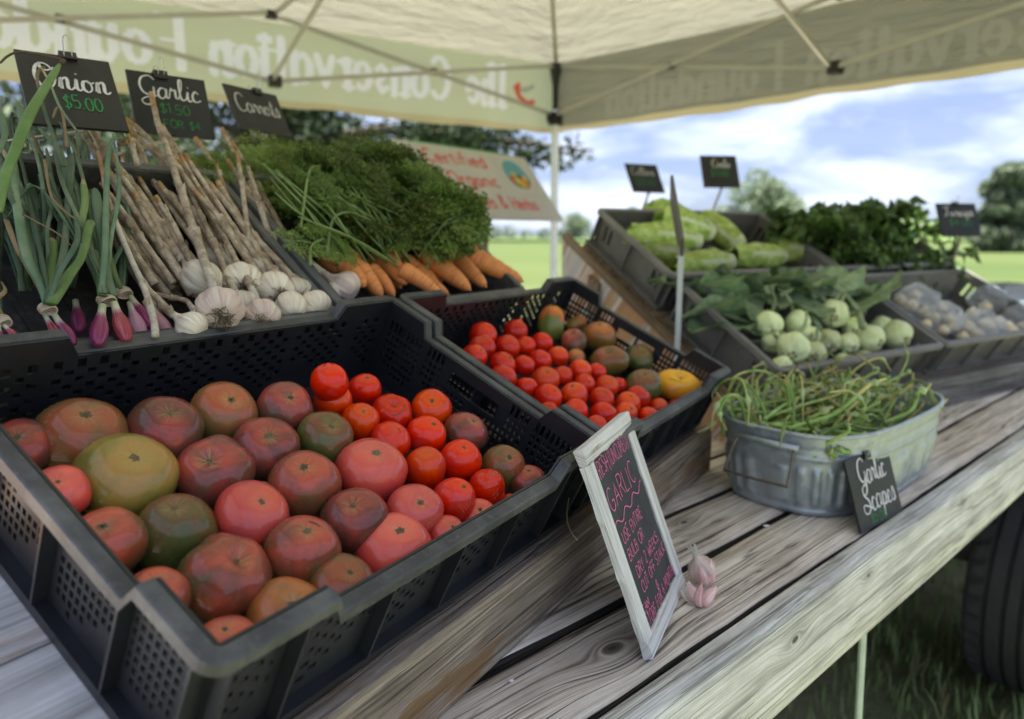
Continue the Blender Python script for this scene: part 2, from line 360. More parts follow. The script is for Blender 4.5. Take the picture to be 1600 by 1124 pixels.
# far field edge, its haze put into the pale leaf colours
def far(px, ytop, d, wpx, label, seed, mat=M_leafF, nleaf=5000, group=None, **kw):
    x = (px - 800) / FPX * d; h = CZ + (368 - ytop) / FPX * d * 1.02; wdt = wpx / FPX * d
    return tree(x, d, h, wdt, seed, mat, label, nleaf, ls=max(0.25, wdt * 0.022), group=group, trunk=wdt * 0.03, **kw)
far(1180, 258, 95, 135, 'round green tree across the field behind the two small black price signs', 11, M_leafM, 9000, lo=0.12)
far(1562, 262, 62, 125, 'tall bushy green tree at the right edge beyond the field', 12, M_leafM, 11000, lo=0.08)
far(895, 338, 260, 70, 'dark tree just right of the white tent leg, on the far field edge', 13, M_leafM, 4000, lo=0.05)
far(985, 322, 170, 60, 'small pale tree above the back rim of the lettuce crate', 14, M_leafF, 4000, lo=0.05)
g3 = random.Random(5)
cl = []
for i in range(230):
    px = g3.uniform(-700, 2600); d = g3.uniform(330, 380); hh = g3.uniform(4, 10) * (1 + .35 * sin(px * .013))
    cl.append(((px - 800) / FPX * d, d, hh * .42, hh * .62))
obj('far_woods', crown_mesh('far_woods', cl, 42000, 1.0, M_leafF, 21), **T('hazy line of far woods along the edge of the green field', 'trees', kind='stuff'))
# the dark tree just outside the tent on the left, its boughs hang over the tent edge
def near_tree():
    root = empty('shade_tree', Matrix.Translation((-4.6, 15.5, 0)), **T('big dark shade tree behind the onion and carrot crates, seen under the tent edge', 'tree'))
    tb = MB(); r = random.Random(9)
    tb.tube(smoothpath([(0, 0, -.1), (.1, 0, 2.2), (-.15, .1, 4.4), (.1, 0, 7.5)], 4), np.linspace(.42, .16, 13), 10)
    cl = []
    for i in range(70):
        a = r.uniform(0, 2 * pi); rr = r.uniform(.5, 4.2); z = r.uniform(2.0, 8.0) - .12 * rr; c = (rr * cos(a), rr * sin(a), z); cl.append((*c, r.uniform(.5, 1.0)))
        if i < 14: tb.tube(smoothpath([(0, 0, min(z, 5) * .75), (c[0] * .5, c[1] * .5, z * .9 + .2), c], 3), np.linspace(.12, .02, 7), 6)
    for i in range(26):                                             # the long low bough over the signboard
        s = i / 25; cl.append((2.6 + 3.4 * s, -1.2 - .6 * s, 3.05 + .15 * sin(6 * s) + r.uniform(-.1, .25), .5 * (1.1 - .75 * s)))
    tb.tube(smoothpath([(0, 0, 3.3), (2.2, -.9, 3.5), (4.4, -1.6, 3.2), (6.1, -1.9, 3.0)], 4), np.linspace(.14, .02, 13), 6)
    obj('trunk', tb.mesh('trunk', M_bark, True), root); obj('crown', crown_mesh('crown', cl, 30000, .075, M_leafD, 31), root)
near_tree()
tree(-9.5, 17, 8.5, 7.5, 41, M_leafM, 'mid green bushy tree behind the hanging onion and garlic signs, left of the shade tree', 16000, .12, trunk=.3, lo=.16)
tree(-7.0, 24, 5.5, 8, 43, M_leafM, 'low bright green bush tree between the two bigger trees behind the garlic sign', 12000, .12, trunk=.2, lo=.05)
# bushes at the left field edge low behind the crates
M_tyre = simple('tyre_rubber', (0.018, 0.019, 0.022), 0.75, 0.3, 15, bmp=0.5, bd=0.004)
# a low table with a pale blue cloth standing in the field behind the right rack
M_cloth = simple('pale_blue_cloth', (0.34, 0.44, 0.52), 0.8, 0.1, 4); M_tot = simple('dark_tote_plastic', (0.06, 0.065, 0.07), 0.5, 0.2, 6)
tx = (1612 - 800) / FPX * 7.2; r = empty('field_table', Matrix.Translation((tx, 7.2, 0)) @ rotM('Z', .3), **T('low table under a pale blue cloth on the grass at the right edge', 'table'))
mb = MB(); V, F = grid(40, 6, lambda u, v: ((lambda x, y: (x * (1 + .03 * v * sin(40 * u)), y * (1 + .05 * v * cos(34 * u)), .80 - .5 * v))(*((lambda a: (.62 * max(-1, min(1, 1.5 * cos(a))), .36 * max(-1, min(1, 1.5 * sin(a)))))(2 * pi * u)))), True); mb.add(V, F); mb.add([(0, 0, .80)] + [tuple(v) for v in V[:40]], [(0, i + 1, (i + 1) % 40 + 1) for i in range(40)]); obj('cloth', mb.mesh('cloth', M_cloth), r)
for sx in (-.5, .5):
    for sy in (-.28, .28): mb = MB(); mb.box((sx - .02, sy - .02, 0), (sx + .02, sy + .02, .79)); obj('leg', mb.mesh('leg', M_tot), r)
for i, (x, w_, h_, lab) in enumerate(((-.28, .20, .17, 'dark plastic tote on the left end of the pale blue table'), (.16, .24, .12, 'low dark plastic tote on the right end of the pale blue table'))):
    mb = MB(); mb.box((-w_, -.16, 0), (w_, .16, .006)); 
    for q in ((-w_, -.16, w_, -.15), (-w_, .15, w_, .16), (-w_, -.15, -w_ + .01, .15), (w_ - .01, -.15, w_, .15)): mb.box((q[0], q[1], .006), (q[2], q[3], h_))
    o_ = obj('plastic_tote', mb.mesh('plastic_tote', M_tot), None, Matrix.Translation((tx + x, 7.2, .803)) @ rotM('Z', .3), **T(lab, 'tote'))

# ================================================================== tent
TC = np.array([.237, 4.03, 0]); TL_ = nrm([-2.053, -1.376, 0]); TR_ = nrm([1.46, -1.54, 0]); SIDE = 3.04
ZE = CZ + .885; ZV = CZ + .55; HALF = SIDE / 2
m, t, o = newmat('tent_cloth'); v, w = objco(t, rnd=False)
n1 = noise(t, w, 1.3, 4, 0.6); n2 = noise(t, nd(t, 'ShaderNodeMapping', {'Vector': v, 'Scale': (1, 1, 7)}).outputs[0], 3.2, 5, 0.6); n3 = noise(t, w, 500, 2, 0.5)
c = ramp(t, n1, [(0.3, (0.255, 0.26, 0.205)), (0.7, (0.30, 0.298, 0.24))]); c = mix_(t, math_(t, 'MULTIPLY', n2, 0.3), c, (0.34, 0.30, 0.20))
b = bump(t, n2, 0.8, 0.06, bump(t, n3, 0.1, 0.0005))
df = nd(t, 'ShaderNodeBsdfDiffuse', {'Color': c, 'Normal': b}); tr = nd(t, 'ShaderNodeBsdfTranslucent', {'Color': mix_(t, 0.35, c, (0.28, 0.275, 0.215)), 'Normal': b})
ms = nd(t, 'ShaderNodeMixShader', {0: 0.34}); t.links.new(df.outputs[0], ms.inputs[1]); t.links.new(tr.outputs[0], ms.inputs[2]); t.links.new(ms.outputs[0], o.inputs[0])
M_tent = m
M_tlet = simple('tent_lettering_white', (0.80, 0.78, 0.78), 0.7, 0.05, 5, trans=0.45, bmp=0)
M_tred = simple('tent_logo_red', (0.60, 0.10, 0.07), 0.7, 0.1, 5, trans=0.3, bmp=0)
M_tgry = simple('tent_logo_grey', (0.34, 0.36, 0.28), 0.7, 0.1, 5, trans=0.3, bmp=0)
M_alu = simple('tent_frame_enamel', (0.42, 0.41, 0.36), 0.4, 0.08, 12, metallic=0.35, bmp=0.05)
M_leg = simple('tent_leg_white_enamel', (0.60, 0.64, 0.64), 0.35, 0.08, 12, bmp=0.05)
M_blk = simple('black_nylon', (0.014, 0.014, 0.016), 0.45, 0.3, 30)
tent = empty('canopy_tent', Matrix.Translation(tuple(TC)), **T('pop-up market tent of pale olive cloth on a folding metal frame above the stall', 'tent'))
def tp(a, b, z): return TL_ * a + TR_ * b + np.array([0, 0, z])       # tent-local point: a along left side, b along right side
corners = [(0, 0), (SIDE, 0), (SIDE, SIDE), (0, SIDE)]
PEAK = tp(HALF, HALF, ZE + 1.05)
V = []; F = []                                                        # four roof panels, each sagging a little between the ribs
for k in range(4):
    a = tp(*corners[k], ZE + .02); b_ = tp(*corners[(k + 1) % 4], ZE + .02); n0 = len(V); n_ = 17
    for j in range(n_):
        for i in range(n_):
            s = i / (n_ - 1); q = j / (n_ - 1); e = a * (1 - s) + b_ * s; P = e * (1 - q) + PEAK * q
            sag = 4 * s * (1 - s) * (1 - q) * q * .10 + 0.02 * 4 * s * (1 - s) * (1 - q) * (1 if True else 0); P = P - np.array([0, 0, sag]); V.append(P)
    for j in range(n_ - 1):
        for i in range(n_ - 1): F.append((n0 + j * n_ + i, n0 + j * n_ + i + 1, n0 + (j + 1) * n_ + i + 1, n0 + (j + 1) * n_ + i))
rm = mesh('roof_cloth', V, F, M_tent, True); obj('roof_cloth', rm, tent)
M_seam = clothmat0 = simple('tent_seam_tape', (0.42, 0.41, 0.31), 0.8, 0.1, 10, trans=.25, bmp=0)
for k in range(4):
    a = tp(*corners[k], ZE + .012); dd = nrm(PEAK - a); wv = nrm(np.cross(dd, (0, 0, 1))) * .011; obj('seam', mesh('seam', [a - wv, a + wv, PEAK + wv - [0, 0, .01], PEAK - wv - [0, 0, .01]], [(0, 1, 2, 3)], M_seam), tent)
def vwave(s, z, side):                                               # outward ripple of the hanging valance
    k = max(0, (ZE - z) / (ZE - ZV)); return k * (0.010 * sin(s * 9 + side) + 0.006 * sin(s * 23 + 2 * side)) + 0.012 * k
def vsag(s): return 0.018 * sin(s / SIDE * pi * 2) ** 2 + 0.008 * sin(s * 17)
outn = [np.array([TL_[1], -TL_[0], 0]), None]
cen = tp(HALF, HALF, 0)
# frame: scissor trusses on all four sides, legs, centre truss, peak pole
INS = 0.035
def tbar(nm, p0, p1, w=.011, mat=None, h=None):
    p0 = np.asarray(p0); p1 = np.asarray(p1); d = nrm(p1 - p0); u = nrm(np.cross(d, (0, 0, 1.0)) + 1e-6); v2 = np.cross(u, d); mb = MB(); h = h or w * 1.6
    Mx = frameM(p0, d, u, v2); mb.box((0, -w / 2, -h / 2), (np.linalg.norm(p1 - p0), w / 2, h / 2), 0, Mx); return obj(nm, mb.mesh(nm, mat or M_alu), tent)
def joint(p, sx=.03, mat=None):
    mb = MB(); M_ = Matrix.Translation(tuple(p)) @ rotM('Z', atan2(TL_[1], TL_[0])); mb.box((-sx * .8, -sx * .7, -sx * .75), (sx * .8, sx * .7, sx * .75), 0, M_); return obj('joint', mb.mesh('joint', M_blk), tent)
q = INS
cc = [(q, q), (SIDE - q, q), (SIDE - q, SIDE - q), (q, SIDE - q)]
zt, zb, zm0, zm1, zp = ZE, ZE - .25, ZE - .245, ZE + .025, ZE - .115
mids = []
for k in range(4):
    a = np.array(cc[k]); b_ = np.array(cc[(k + 1) % 4]); f2 = lambda s, z, a=a, b_=b_: tp(*(a + (b_ - a) * s), z); e = 0.012
    off_ = lambda P, s_: P + nrm((cen - P) * np.array([1, 1, 0])) * e * s_
    mids.append((f2(.5, zm0), f2(.5, zm1)))
    tbar('truss_bar', off_(f2(0, zt), 1), off_(f2(.5, zm0), 1)); tbar('truss_bar', off_(f2(0, zb), -1), off_(f2(.5, zm1), -1))
    tbar('truss_bar', off_(f2(.5, zm1), 1), off_(f2(1, zb), 1)); tbar('truss_bar', off_(f2(.5, zm0), -1), off_(f2(1, zt), -1))
    joint(f2(.245, zp), .018); joint(f2(.755, zp), .018); joint(f2(.5, zm0), .03); joint(f2(.5, zm1), .026)
for k in range(4):                                                    # centre trusses, mid of each side to the hub
    lo_, hi_ = mids[k]; hub_hi = tp(HALF, HALF, ZE + .52); hub_lo = tp(HALF, HALF, ZE + .22); e = nrm(np.cross(hub_hi - hi_, (0, 0, 1))) * .013
    tbar('truss_bar', lo_ + e, hub_hi + e); tbar('truss_bar', hi_ - e, hub_lo - e)
    # pivot: the crossing of the two bars
    tt = (hi_[2] - lo_[2]) / ((hi_[2] - lo_[2]) + (hub_hi[2] - hub_lo[2])); joint(lo_ + (hub_hi - lo_) * tt, .02)
mb = MB(); mb.tube([tp(HALF, HALF, ZE + .15), tp(HALF, HALF, ZE + 1.03)], .016, 10); obj('peak_pole', mb.mesh('peak_pole', M_alu, True), tent)
for k in range(4):
    c0 = cc[k]
    mb = MB(); P = tp(*c0, 0); Mx = Matrix.Translation(tuple(P)) @ rotM('Z', atan2(TL_[1], TL_[0])); mb.box((-.015, -.015, 0), (.015, .015, ZE - .28), 0, Mx); lg = obj('leg', mb.mesh('leg', M_leg), tent)
    mb = MB(); mb.box((-.05, -.05, 0), (.05, .05, .006), 0, Mx); obj('foot_plate', mb.mesh('foot_plate', M_alu), lg)
    mb = MB(); mb.tube([P + [0, 0, ZE - .22], P + [0, 0, ZE - .10], P + [0, 0, ZE - .03], P + [0, 0, ZE + .012]], [.016, .017, .03, .034], 8); obj('bracket', mb.mesh('bracket', M_blk), tent)
    mb = MB(); mb.box((-.028, -.028, ZE - .30), (.028, .028, ZE - .235), 0, Mx); mb.box((.028, -.012, ZE - .285), (.05, .012, ZE - .25), 0, Mx); obj('slider', mb.mesh('slider', M_blk), tent)

# ================================================================== letters
def C_(cx_, cy_, rx, ry, a0, a1, n=14):
    return [(cx_ + rx * cos(radians(a0 + (a1 - a0) * i / (n - 1))), cy_ + ry * sin(radians(a0 + (a1 - a0) * i / (n - 1)))) for i in range(n)]
PR = {  # single-stroke print, cap height 1
 'A': (.62, [[(0, 0), (.31, 1), (.62, 0)], [(.13, .36), (.5, .36)]]), 'B': (.55, [[(0, 0), (0, 1)], [(0, 1), (.35, 1), (.48, .85), (.45, .6), (.3, .52), (0, .52)], [(.3, .52), (.52, .42), (.54, .18), (.38, 0), (0, 0)]]),
 'C': (.6, [C_(.36, .5, .34, .5, 50, 310)]), 'D': (.6, [[(0, 0), (0, 1)], [(0, 1), (.35, .95), (.58, .7), (.58, .3), (.35, .04), (0, 0)]]),
 'E': (.48, [[(.48, 1), (0, 1), (0, 0), (.48, 0)], [(0, .52), (.4, .52)]]), 'F': (.5, [[(.5, 1), (0, 1), (0, 0)], [(0, .52), (.4, .52)]]),
 'G': (.66, [C_(.36, .5, .34, .5, 55, 320), [(.38, .42), (.66, .42), (.62, .06)]]), 'H': (.58, [[(0, 0), (0, 1)], [(.58, 0), (.58, 1)], [(0, .5), (.58, .5)]]),
 'I': (.12, [[(.06, 0), (.06, 1)]]), 'K': (.55, [[(0, 0), (0, 1)], [(.52, 1), (0, .45), (.55, 0)]]), 'L': (.46, [[(0, 1), (0, 0), (.46, 0)]]),
 'M': (.75, [[(0, 0), (.08, 1), (.37, .3), (.67, 1), (.75, 0)]]), 'N': (.6, [[(0, 0), (0, 1), (.6, 0), (.6, 1)]]), 'O': (.66, [C_(.33, .5, .33, .5, 90, 450, 20)]),
 'R': (.56, [[(0, 0), (0, 1)], [(0, 1), (.4, .96), (.5, .76), (.38, .54), (0, .48)], [(.24, .5), (.56, 0)]]), 'S': (.5, [[(.48, .86), (.3, 1), (.08, .92), (.04, .72), (.2, .55), (.42, .42), (.48, .2), (.3, .02), (.02, .12)]]),
 'T': (.6, [[(0, 1), (.6, 1)], [(.3, 1), (.3, 0)]]), 'U': (.58, [[(0, 1), (0, .25), (.14, .02), (.42, .02), (.58, .25), (.58, 1)]]), 'W': (.8, [[(0, 1), (.2, 0), (.4, .7), (.6, 0), (.8, 1)]]),
 'Y': (.56, [[(0, 1), (.28, .5), (.56, 1)], [(.28, .5), (.26, 0)]]), 'V': (.6, [[(0, 1), (.3, 0), (.6, 1)]]), 'Q': (.66, [C_(.33, .5, .33, .5, 90, 450, 20)]),
 '(': (.25, [C_(.4, .5, .35, .65, 120, 240, 8)]), ')': (.25, [C_(-.15, .5, .35, .65, 60, -60, 8)]), '!': (.1, [[(.05, 1), (.05, .35)], [(.05, .08), (.05, 0)]]), ',': (.12, [[(.08, .08), (.0, -.16)]]), '.': (.1, [[(.05, .06), (.05, 0)]]),
 '&': (.6, [[(.58, 0), (.14, .78), (.26, 1), (.42, .82), (.08, .4), (.06, .12), (.26, 0), (.56, .34)]]), ' ': (.34, []), '/': (.4, [[(0, 0), (.4, 1)]]),
 '0': (.52, [C_(.26, .5, .25, .5, 90, 450, 16)]), '1': (.2, [[(0, .8), (.14, 1), (.14, 0)]]), '2': (.5, [[(.03, .8), (.2, 1), (.42, .93), (.46, .7), (.03, 0), (.5, 0)]]), '3': (.5, [[(.05, .9), (.3, 1), (.46, .8), (.2, .55), (.48, .3), (.3, 0), (.02, .1)]]),
 '4': (.5, [[(.36, 0), (.36, 1), (0, .32), (.5, .32)]]), '5': (.5, [[(.46, 1), (.08, 1), (.05, .55), (.35, .6), (.48, .3), (.3, 0), (.02, .08)]]), '6': (.5, [[(.42, .95), (.1, .6), (.03, .25), (.24, 0), (.46, .2), (.36, .48), (.06, .35)]]),
 '$': (.5, [[(.46, .82), (.28, .92), (.06, .78), (.2, .54), (.42, .42), (.44, .18), (.24, .06), (.02, .16)], [(.26, 1.08), (.22, -.1)]]),
 'a': (.5, [C_(.24, .3, .22, .3, 30, 330, 12), [(.46, .6), (.46, 0)]]), 'b': (.5, [[(.03, 1), (.03, 0)], C_(.25, .3, .22, .3, -150, 150, 12)]), 'c': (.46, [C_(.26, .3, .23, .3, 50, 310, 12)]),
 'd': (.5, [C_(.24, .3, .22, .3, 30, 330, 12), [(.46, 1), (.46, 0)]]), 'e': (.48, [[(.04, .32), (.46, .32)] + C_(.25, .3, .22, .3, 10, 310, 12)]), 'f': (.34, [[(.34, .95), (.2, 1), (.13, .82), (.13, 0)], [(0, .6), (.3, .6)]]),
 'g': (.5, [C_(.24, .3, .22, .3, 30, 330, 12), [(.46, .6), (.46, -.2), (.26, -.36), (.05, -.24)]]), 'h': (.48, [[(.04, 1), (.04, 0)], [(.04, .4), (.22, .6), (.4, .55), (.44, .35), (.44, 0)]]),
 'i': (.12, [[(.06, .6), (.06, 0)], [(.06, .86), (.06, .8)]]), 'l': (.12, [[(.06, 1), (.06, 0)]]), 'n': (.48, [[(.04, .6), (.04, 0)], [(.04, .4), (.22, .6), (.4, .55), (.44, .35), (.44, 0)]]),
 'm': (.72, [[(.04, .6), (.04, 0)], [(.04, .4), (.2, .6), (.34, .5), (.36, 0)], [(.36, .4), (.52, .6), (.66, .5), (.68, 0)]]),
 'o': (.5, [C_(.25, .3, .23, .3, 90, 450, 14)]), 'p': (.5, [[(.04, .6), (.04, -.35)], C_(.26, .3, .22, .3, -150, 150, 12)]), 'r': (.34, [[(.05, .6), (.05, 0)], [(.05, .36), (.2, .58), (.34, .56)]]), 's': (.4, [[(.37, .5), (.2, .6), (.05, .48), (.2, .32), (.36, .18), (.2, 0), (.02, .1)]]),
 't': (.34, [[(.14, .85), (.14, .08), (.3, 0)], [(0, .6), (.32, .6)]]), 'u': (.48, [[(.04, .6), (.04, .2), (.16, 0), (.34, .06), (.44, .24)], [(.44, .6), (.44, 0)]]), 'v': (.46, [[(0, .6), (.23, 0), (.46, .6)]]),
}
SC = {  # joined brush script, x-height .5
 'O': (.8, [C_(.38, .5, .34, .5, 100, 470, 22) + [(.3, .8), (.5, .72), (.74, .86)]]), 'G': (.78, [[(.72, .86), (.5, 1.02), (.18, .9), (.05, .55), (.16, .22), (.42, .12), (.62, .32), (.64, .5), (.6, .1), (.46, -.28), (.18, -.36), (.04, -.18), (.3, 0), (.8, .12)]]),
 'C': (.72, [[(.68, .84), (.5, 1.0), (.2, .9), (.05, .5), (.14, .12), (.4, 0), (.72, .16)]]), 'S': (.7, [[(.66, .84), (.52, 1.02), (.26, .96), (.24, .68), (.5, .46), (.58, .2), (.36, -.02), (.08, .02), (.02, .26), (.22, .3), (.72, .1)]]), 'T': (.66, [[(-.05, .86), (.2, 1), (.7, .98)], [(.4, .98), (.3, .3), (.12, 0), (0, .1)]]),
 'a': (.5, [[(.38, .44), (.2, .5), (.04, .3), (.06, .06), (.22, 0), (.38, .24), (.41, .48), (.38, .1), (.5, .04)]]), 'r': (.42, [[(0, .06), (.12, .5), (.16, .4), (.3, .44), (.3, .1), (.42, .04)]]), 'l': (.34, [[(0, .06), (.2, .6), (.24, .98), (.12, .9), (.1, .2), (.2, 0), (.34, .08)]]),
 'i': (.28, [[(0, .06), (.12, .46), (.1, .1), (.2, 0), (.28, .08)], [(.16, .66), (.18, .7)]]), 'c': (.42, [[(.34, .4), (.2, .5), (.06, .3), (.08, .06), (.22, 0), (.42, .1)]]), 'n': (.54, [[(0, .06), (.1, .46), (.09, 0), (.1, .26), (.26, .48), (.34, .38), (.32, .08), (.42, 0), (.54, .1)]]),
 'o': (.5, [[(.3, .48), (.1, .42), (.05, .14), (.2, 0), (.36, .14), (.34, .4), (.22, .48), (.36, .38), (.5, .44)]]), 't': (.36, [[(0, .06), (.16, .5), (.2, .86), (.14, .2), (.22, 0), (.36, .08)], [(0, .6), (.34, .64)]]), 's': (.38, [[(0, .06), (.18, .52), (.28, .24), (.2, 0), (.04, .04), (.2, .02), (.38, .1)]]),
 'p': (.48, [[(0, .08), (.12, .5), (.04, -.4), (.12, .3), (.28, .48), (.38, .3), (.3, .06), (.14, .04), (.34, 0), (.48, .08)]]), 'e': (.4, [[(0, .1), (.26, .3), (.24, .48), (.08, .38), (.06, .1), (.2, 0), (.4, .1)]]), 'u': (.52, [[(0, .1), (.1, .46), (.08, .1), (.2, 0), (.34, .2), (.38, .46), (.36, .08), (.52, .06)]]), ' ': (.35, []),
}
def ribbon(P, wd_, zf=0.0, closed=False):      # flat stroke with slightly uneven edges
    P = np.asarray(P, float); n = len(P); T_ = np.gradient(P, axis=0); T_ /= np.linalg.norm(T_, axis=1, keepdims=True) + 1e-9; Nn = np.c_[-T_[:, 1], T_[:, 0]]
    wv = np.broadcast_to(wd_, (n,)); V = []
    for i in range(n): V += [(*(P[i] + Nn[i] * wv[i] / 2), zf), (*(P[i] - Nn[i] * wv[i] / 2), zf)]
    F = [(2 * i, 2 * i + 1, 2 * i + 3, 2 * i + 2) for i in range(n - 1)]
    return V, F
def lettering(mb, text, x, y, h, wd_, font=PR, width=None, slant=0.0, mi=0, script=False, jit=0.0, up=0.0, zf=0.0, sp=.16, serif=0.0):
    tot = sum(font[ch][0] + (0 if script else sp) for ch in text) * h; kx = 1.0 if width is None else width / tot; r = random.Random(len(text) * 7 + 1)
    cxp = x; zc = 0
    for ch in text:
        w0, st = font[ch]; jy = r.uniform(-jit, jit) * h; js = 1 + r.uniform(-jit, jit)
        for s in st:
            if ch in 'IO0' and 0: pass
            pts = smoothpath([(a, b_, 0) for a, b_ in s], 5 if (script or len(s) > 4) else 3)[:, :2] if (script or len(s) > 4) else np.array(smoothpath_lin(s))
            pts = pts * js; X = cxp + (pts[:, 0] + slant * pts[:, 1]) * h * kx; Y = y + pts[:, 1] * h + jy + (X - x) * up
            P = np.c_[X, Y]
            if script:
                T_ = np.gradient(P, axis=0); T_ /= np.linalg.norm(T_, axis=1, keepdims=True) + 1e-9; ww = wd_ * (0.75 + 0.65 * np.clip(-T_[:, 1], 0, 1))
            elif serif > 0:
                T_ = np.gradient(P, axis=0); T_ /= np.linalg.norm(T_, axis=1, keepdims=True) + 1e-9; ww = wd_ * (0.45 + 0.75 * np.abs(T_[:, 1]))
            else: ww = wd_ * (1 + 0.25 * np.sin(np.arange(len(P)) * 1.7 + cxp * 900))
            zc += 1; V, F = ribbon(P, ww, zf + 0.00002 * (zc % 7)); mb.add(V, F, mi)
            if serif > 0 and len(s) <= 3:
                for (a, b_) in (s[0], s[-1]):
                    if abs(s[0][0] - s[-1][0]) < .05 or ch in 'vA':
                        xx = cxp + a * js * h * kx; yy = y + b_ * js * h + jy; V, F = ribbon([(xx - wd_ * .95, yy), (xx, yy), (xx + wd_ * .95, yy)], wd_ * .4, zf + 0.0002); mb.add(V, F, mi)
        cxp += (w0 + (0 if script else sp)) * h * kx
    return cxp
def smoothpath_lin(s):
    out = []
    for i in range(len(s) - 1):
        for q_ in (0, .33, .66): out.append((s[i][0] + (s[i + 1][0] - s[i][0]) * q_, s[i][1] + (s[i + 1][1] - s[i][1]) * q_))
    out.append(s[-1]); return out
# the hanging valances; the sponsor's name is printed on the outside and shows through, so it reads mirrored from here
M_tlet = None
def clothmat(name, c0, tr_, mixf):
    m, t, o = newmat(name); v, w = objco(t, rnd=False); n2 = noise(t, nd(t, 'ShaderNodeMapping', {'Vector': v, 'Scale': (1, 1, 7)}).outputs[0], 3.2, 5, 0.6)
    c = mix_(t, math_(t, 'MULTIPLY', n2, 0.15), c0, tuple(k * .8 for k in c0)); b = bump(t, n2, 0.35, 0.03)
    df = nd(t, 'ShaderNodeBsdfDiffuse', {'Color': c, 'Normal': b}); tr = nd(t, 'ShaderNodeBsdfTranslucent', {'Color': mix_(t, 0.5, c, tr_), 'Normal': b}); ms = nd(t, 'ShaderNodeMixShader', {0: mixf})
    t.links.new(df.outputs[0], ms.inputs[1]); t.links.new(tr.outputs[0], ms.inputs[2]); t.links.new(ms.outputs[0], o.inputs[0]); return m
M_printw = clothmat('valance_print_white', (.86, .84, .85), (.86, .84, .86), .54); M_printr = clothmat('valance_print_red', (.62, .13, .09), (.7, .12, .08), .45); M_printg = clothmat('valance_print_grey', (.40, .41, .33), (.40, .41, .30), .42)
M_hem = clothmat('valance_hem', (.62, .55, .36), (.55, .46, .26), .34)
def dseg(X, Z, p, q2):
    px_, pz = p; dx, dz = q2[0] - px_, q2[1] - pz; L2 = dx * dx + dz * dz + 1e-12; tt = np.clip(((X - px_) * dx + (Z - pz) * dz) / L2, 0, 1); return np.hypot(X - px_ - tt * dx, Z - pz - tt * dz)
def print_mask(X, Z, runs, z0, h, thick):
    M_ = np.zeros(X.shape, bool)
    for (txt, s0, s1) in runs:
        tot = sum(PR[ch][0] + .2 for ch in txt) * h; kx = (s1 - s0) / tot; c_ = s0
        for ch in txt:
            w0, st = PR[ch]; sel = (X > c_ - .06) & (X < c_ + (w0 + .2) * h * kx + .06); xs_, zs_ = X[sel], Z[sel]; hit = np.zeros(xs_.shape, bool)
            for s_ in st:
                P = [(c_ + a * h * kx, z0 + b_ * h) for a, b_ in s_]
                for i in range(len(P) - 1):
                    dx = abs(P[i + 1][0] - P[i][0]); dz = abs(P[i + 1][1] - P[i][1]); w_ = thick * (.42 + .75 * dz / (dx + dz + 1e-9)); hit |= dseg(xs_, zs_, P[i], P[i + 1]) < w_ / 2
                if len(s_) <= 3:
                    for (a, b_) in (P[0], P[-1]):
                        if abs(P[0][0] - P[-1][0]) < .01: hit |= (np.abs(xs_ - a) < thick * .95) & (np.abs(zs_ - b_) < thick * .2)
            M_[sel] |= hit; c_ += (w0 + .2) * h * kx
    return M_
for k in range(4):
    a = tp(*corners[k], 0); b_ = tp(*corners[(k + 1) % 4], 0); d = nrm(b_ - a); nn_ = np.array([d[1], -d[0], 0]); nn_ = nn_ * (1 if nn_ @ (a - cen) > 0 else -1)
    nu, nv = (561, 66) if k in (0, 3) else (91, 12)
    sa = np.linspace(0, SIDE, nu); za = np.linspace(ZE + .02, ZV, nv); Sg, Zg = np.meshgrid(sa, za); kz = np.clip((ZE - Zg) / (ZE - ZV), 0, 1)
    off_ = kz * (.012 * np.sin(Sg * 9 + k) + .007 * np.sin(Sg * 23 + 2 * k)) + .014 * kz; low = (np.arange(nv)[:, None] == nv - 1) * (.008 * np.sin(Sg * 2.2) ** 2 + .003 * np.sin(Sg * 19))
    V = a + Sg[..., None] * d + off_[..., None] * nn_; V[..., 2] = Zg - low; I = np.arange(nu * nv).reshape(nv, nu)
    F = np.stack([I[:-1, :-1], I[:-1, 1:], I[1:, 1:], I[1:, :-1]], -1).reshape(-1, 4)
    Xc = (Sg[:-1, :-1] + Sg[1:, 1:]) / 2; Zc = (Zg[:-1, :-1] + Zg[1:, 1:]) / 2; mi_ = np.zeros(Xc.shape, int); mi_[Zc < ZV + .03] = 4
    if k == 0:
        mi_[print_mask(Xc, Zc, [('The', .30, .575), ('Conservation', .655, 1.78), ('Foundation', 1.87, 2.9)], CZ + .662, .185, .034)] = 1
        for pts, q_ in (([(.14, .70), (.17, .69), (.2, .695), (.235, .72), (.26, .76)], 2), ([(.15, .775), (.19, .755), (.24, .75)], 3), ([(.235, .72), (.245, .745), (.24, .775)], 2)):
            for i in range(len(pts) - 1): mi_[dseg(Xc, Zc - CZ, pts[i], pts[i + 1]) < .013] = q_
    if k == 3:
        mi_[print_mask(Xc, Zc, [('The', .20, .47), ('Conservation', .56, 1.68), ('Foundation', 1.78, 2.72)], CZ + .61, .17, .03)] = 1
    M5 = [clothmat('valance_cloth_left_lit', (.62, .63, .47), (.64, .66, .44), .52) if k == 0 else M_tent, M_printw if k != 3 else clothmat('valance_print_faint', (.325, .32, .265), (.30, .30, .23), .35), M_printr, M_printg, M_hem]  # left cloth paled to paint in its backlight; right print toned near the cloth
    obj('valance', mesh('valance', V.reshape(-1, 3), F, M5, True, mi_.ravel()), tent)
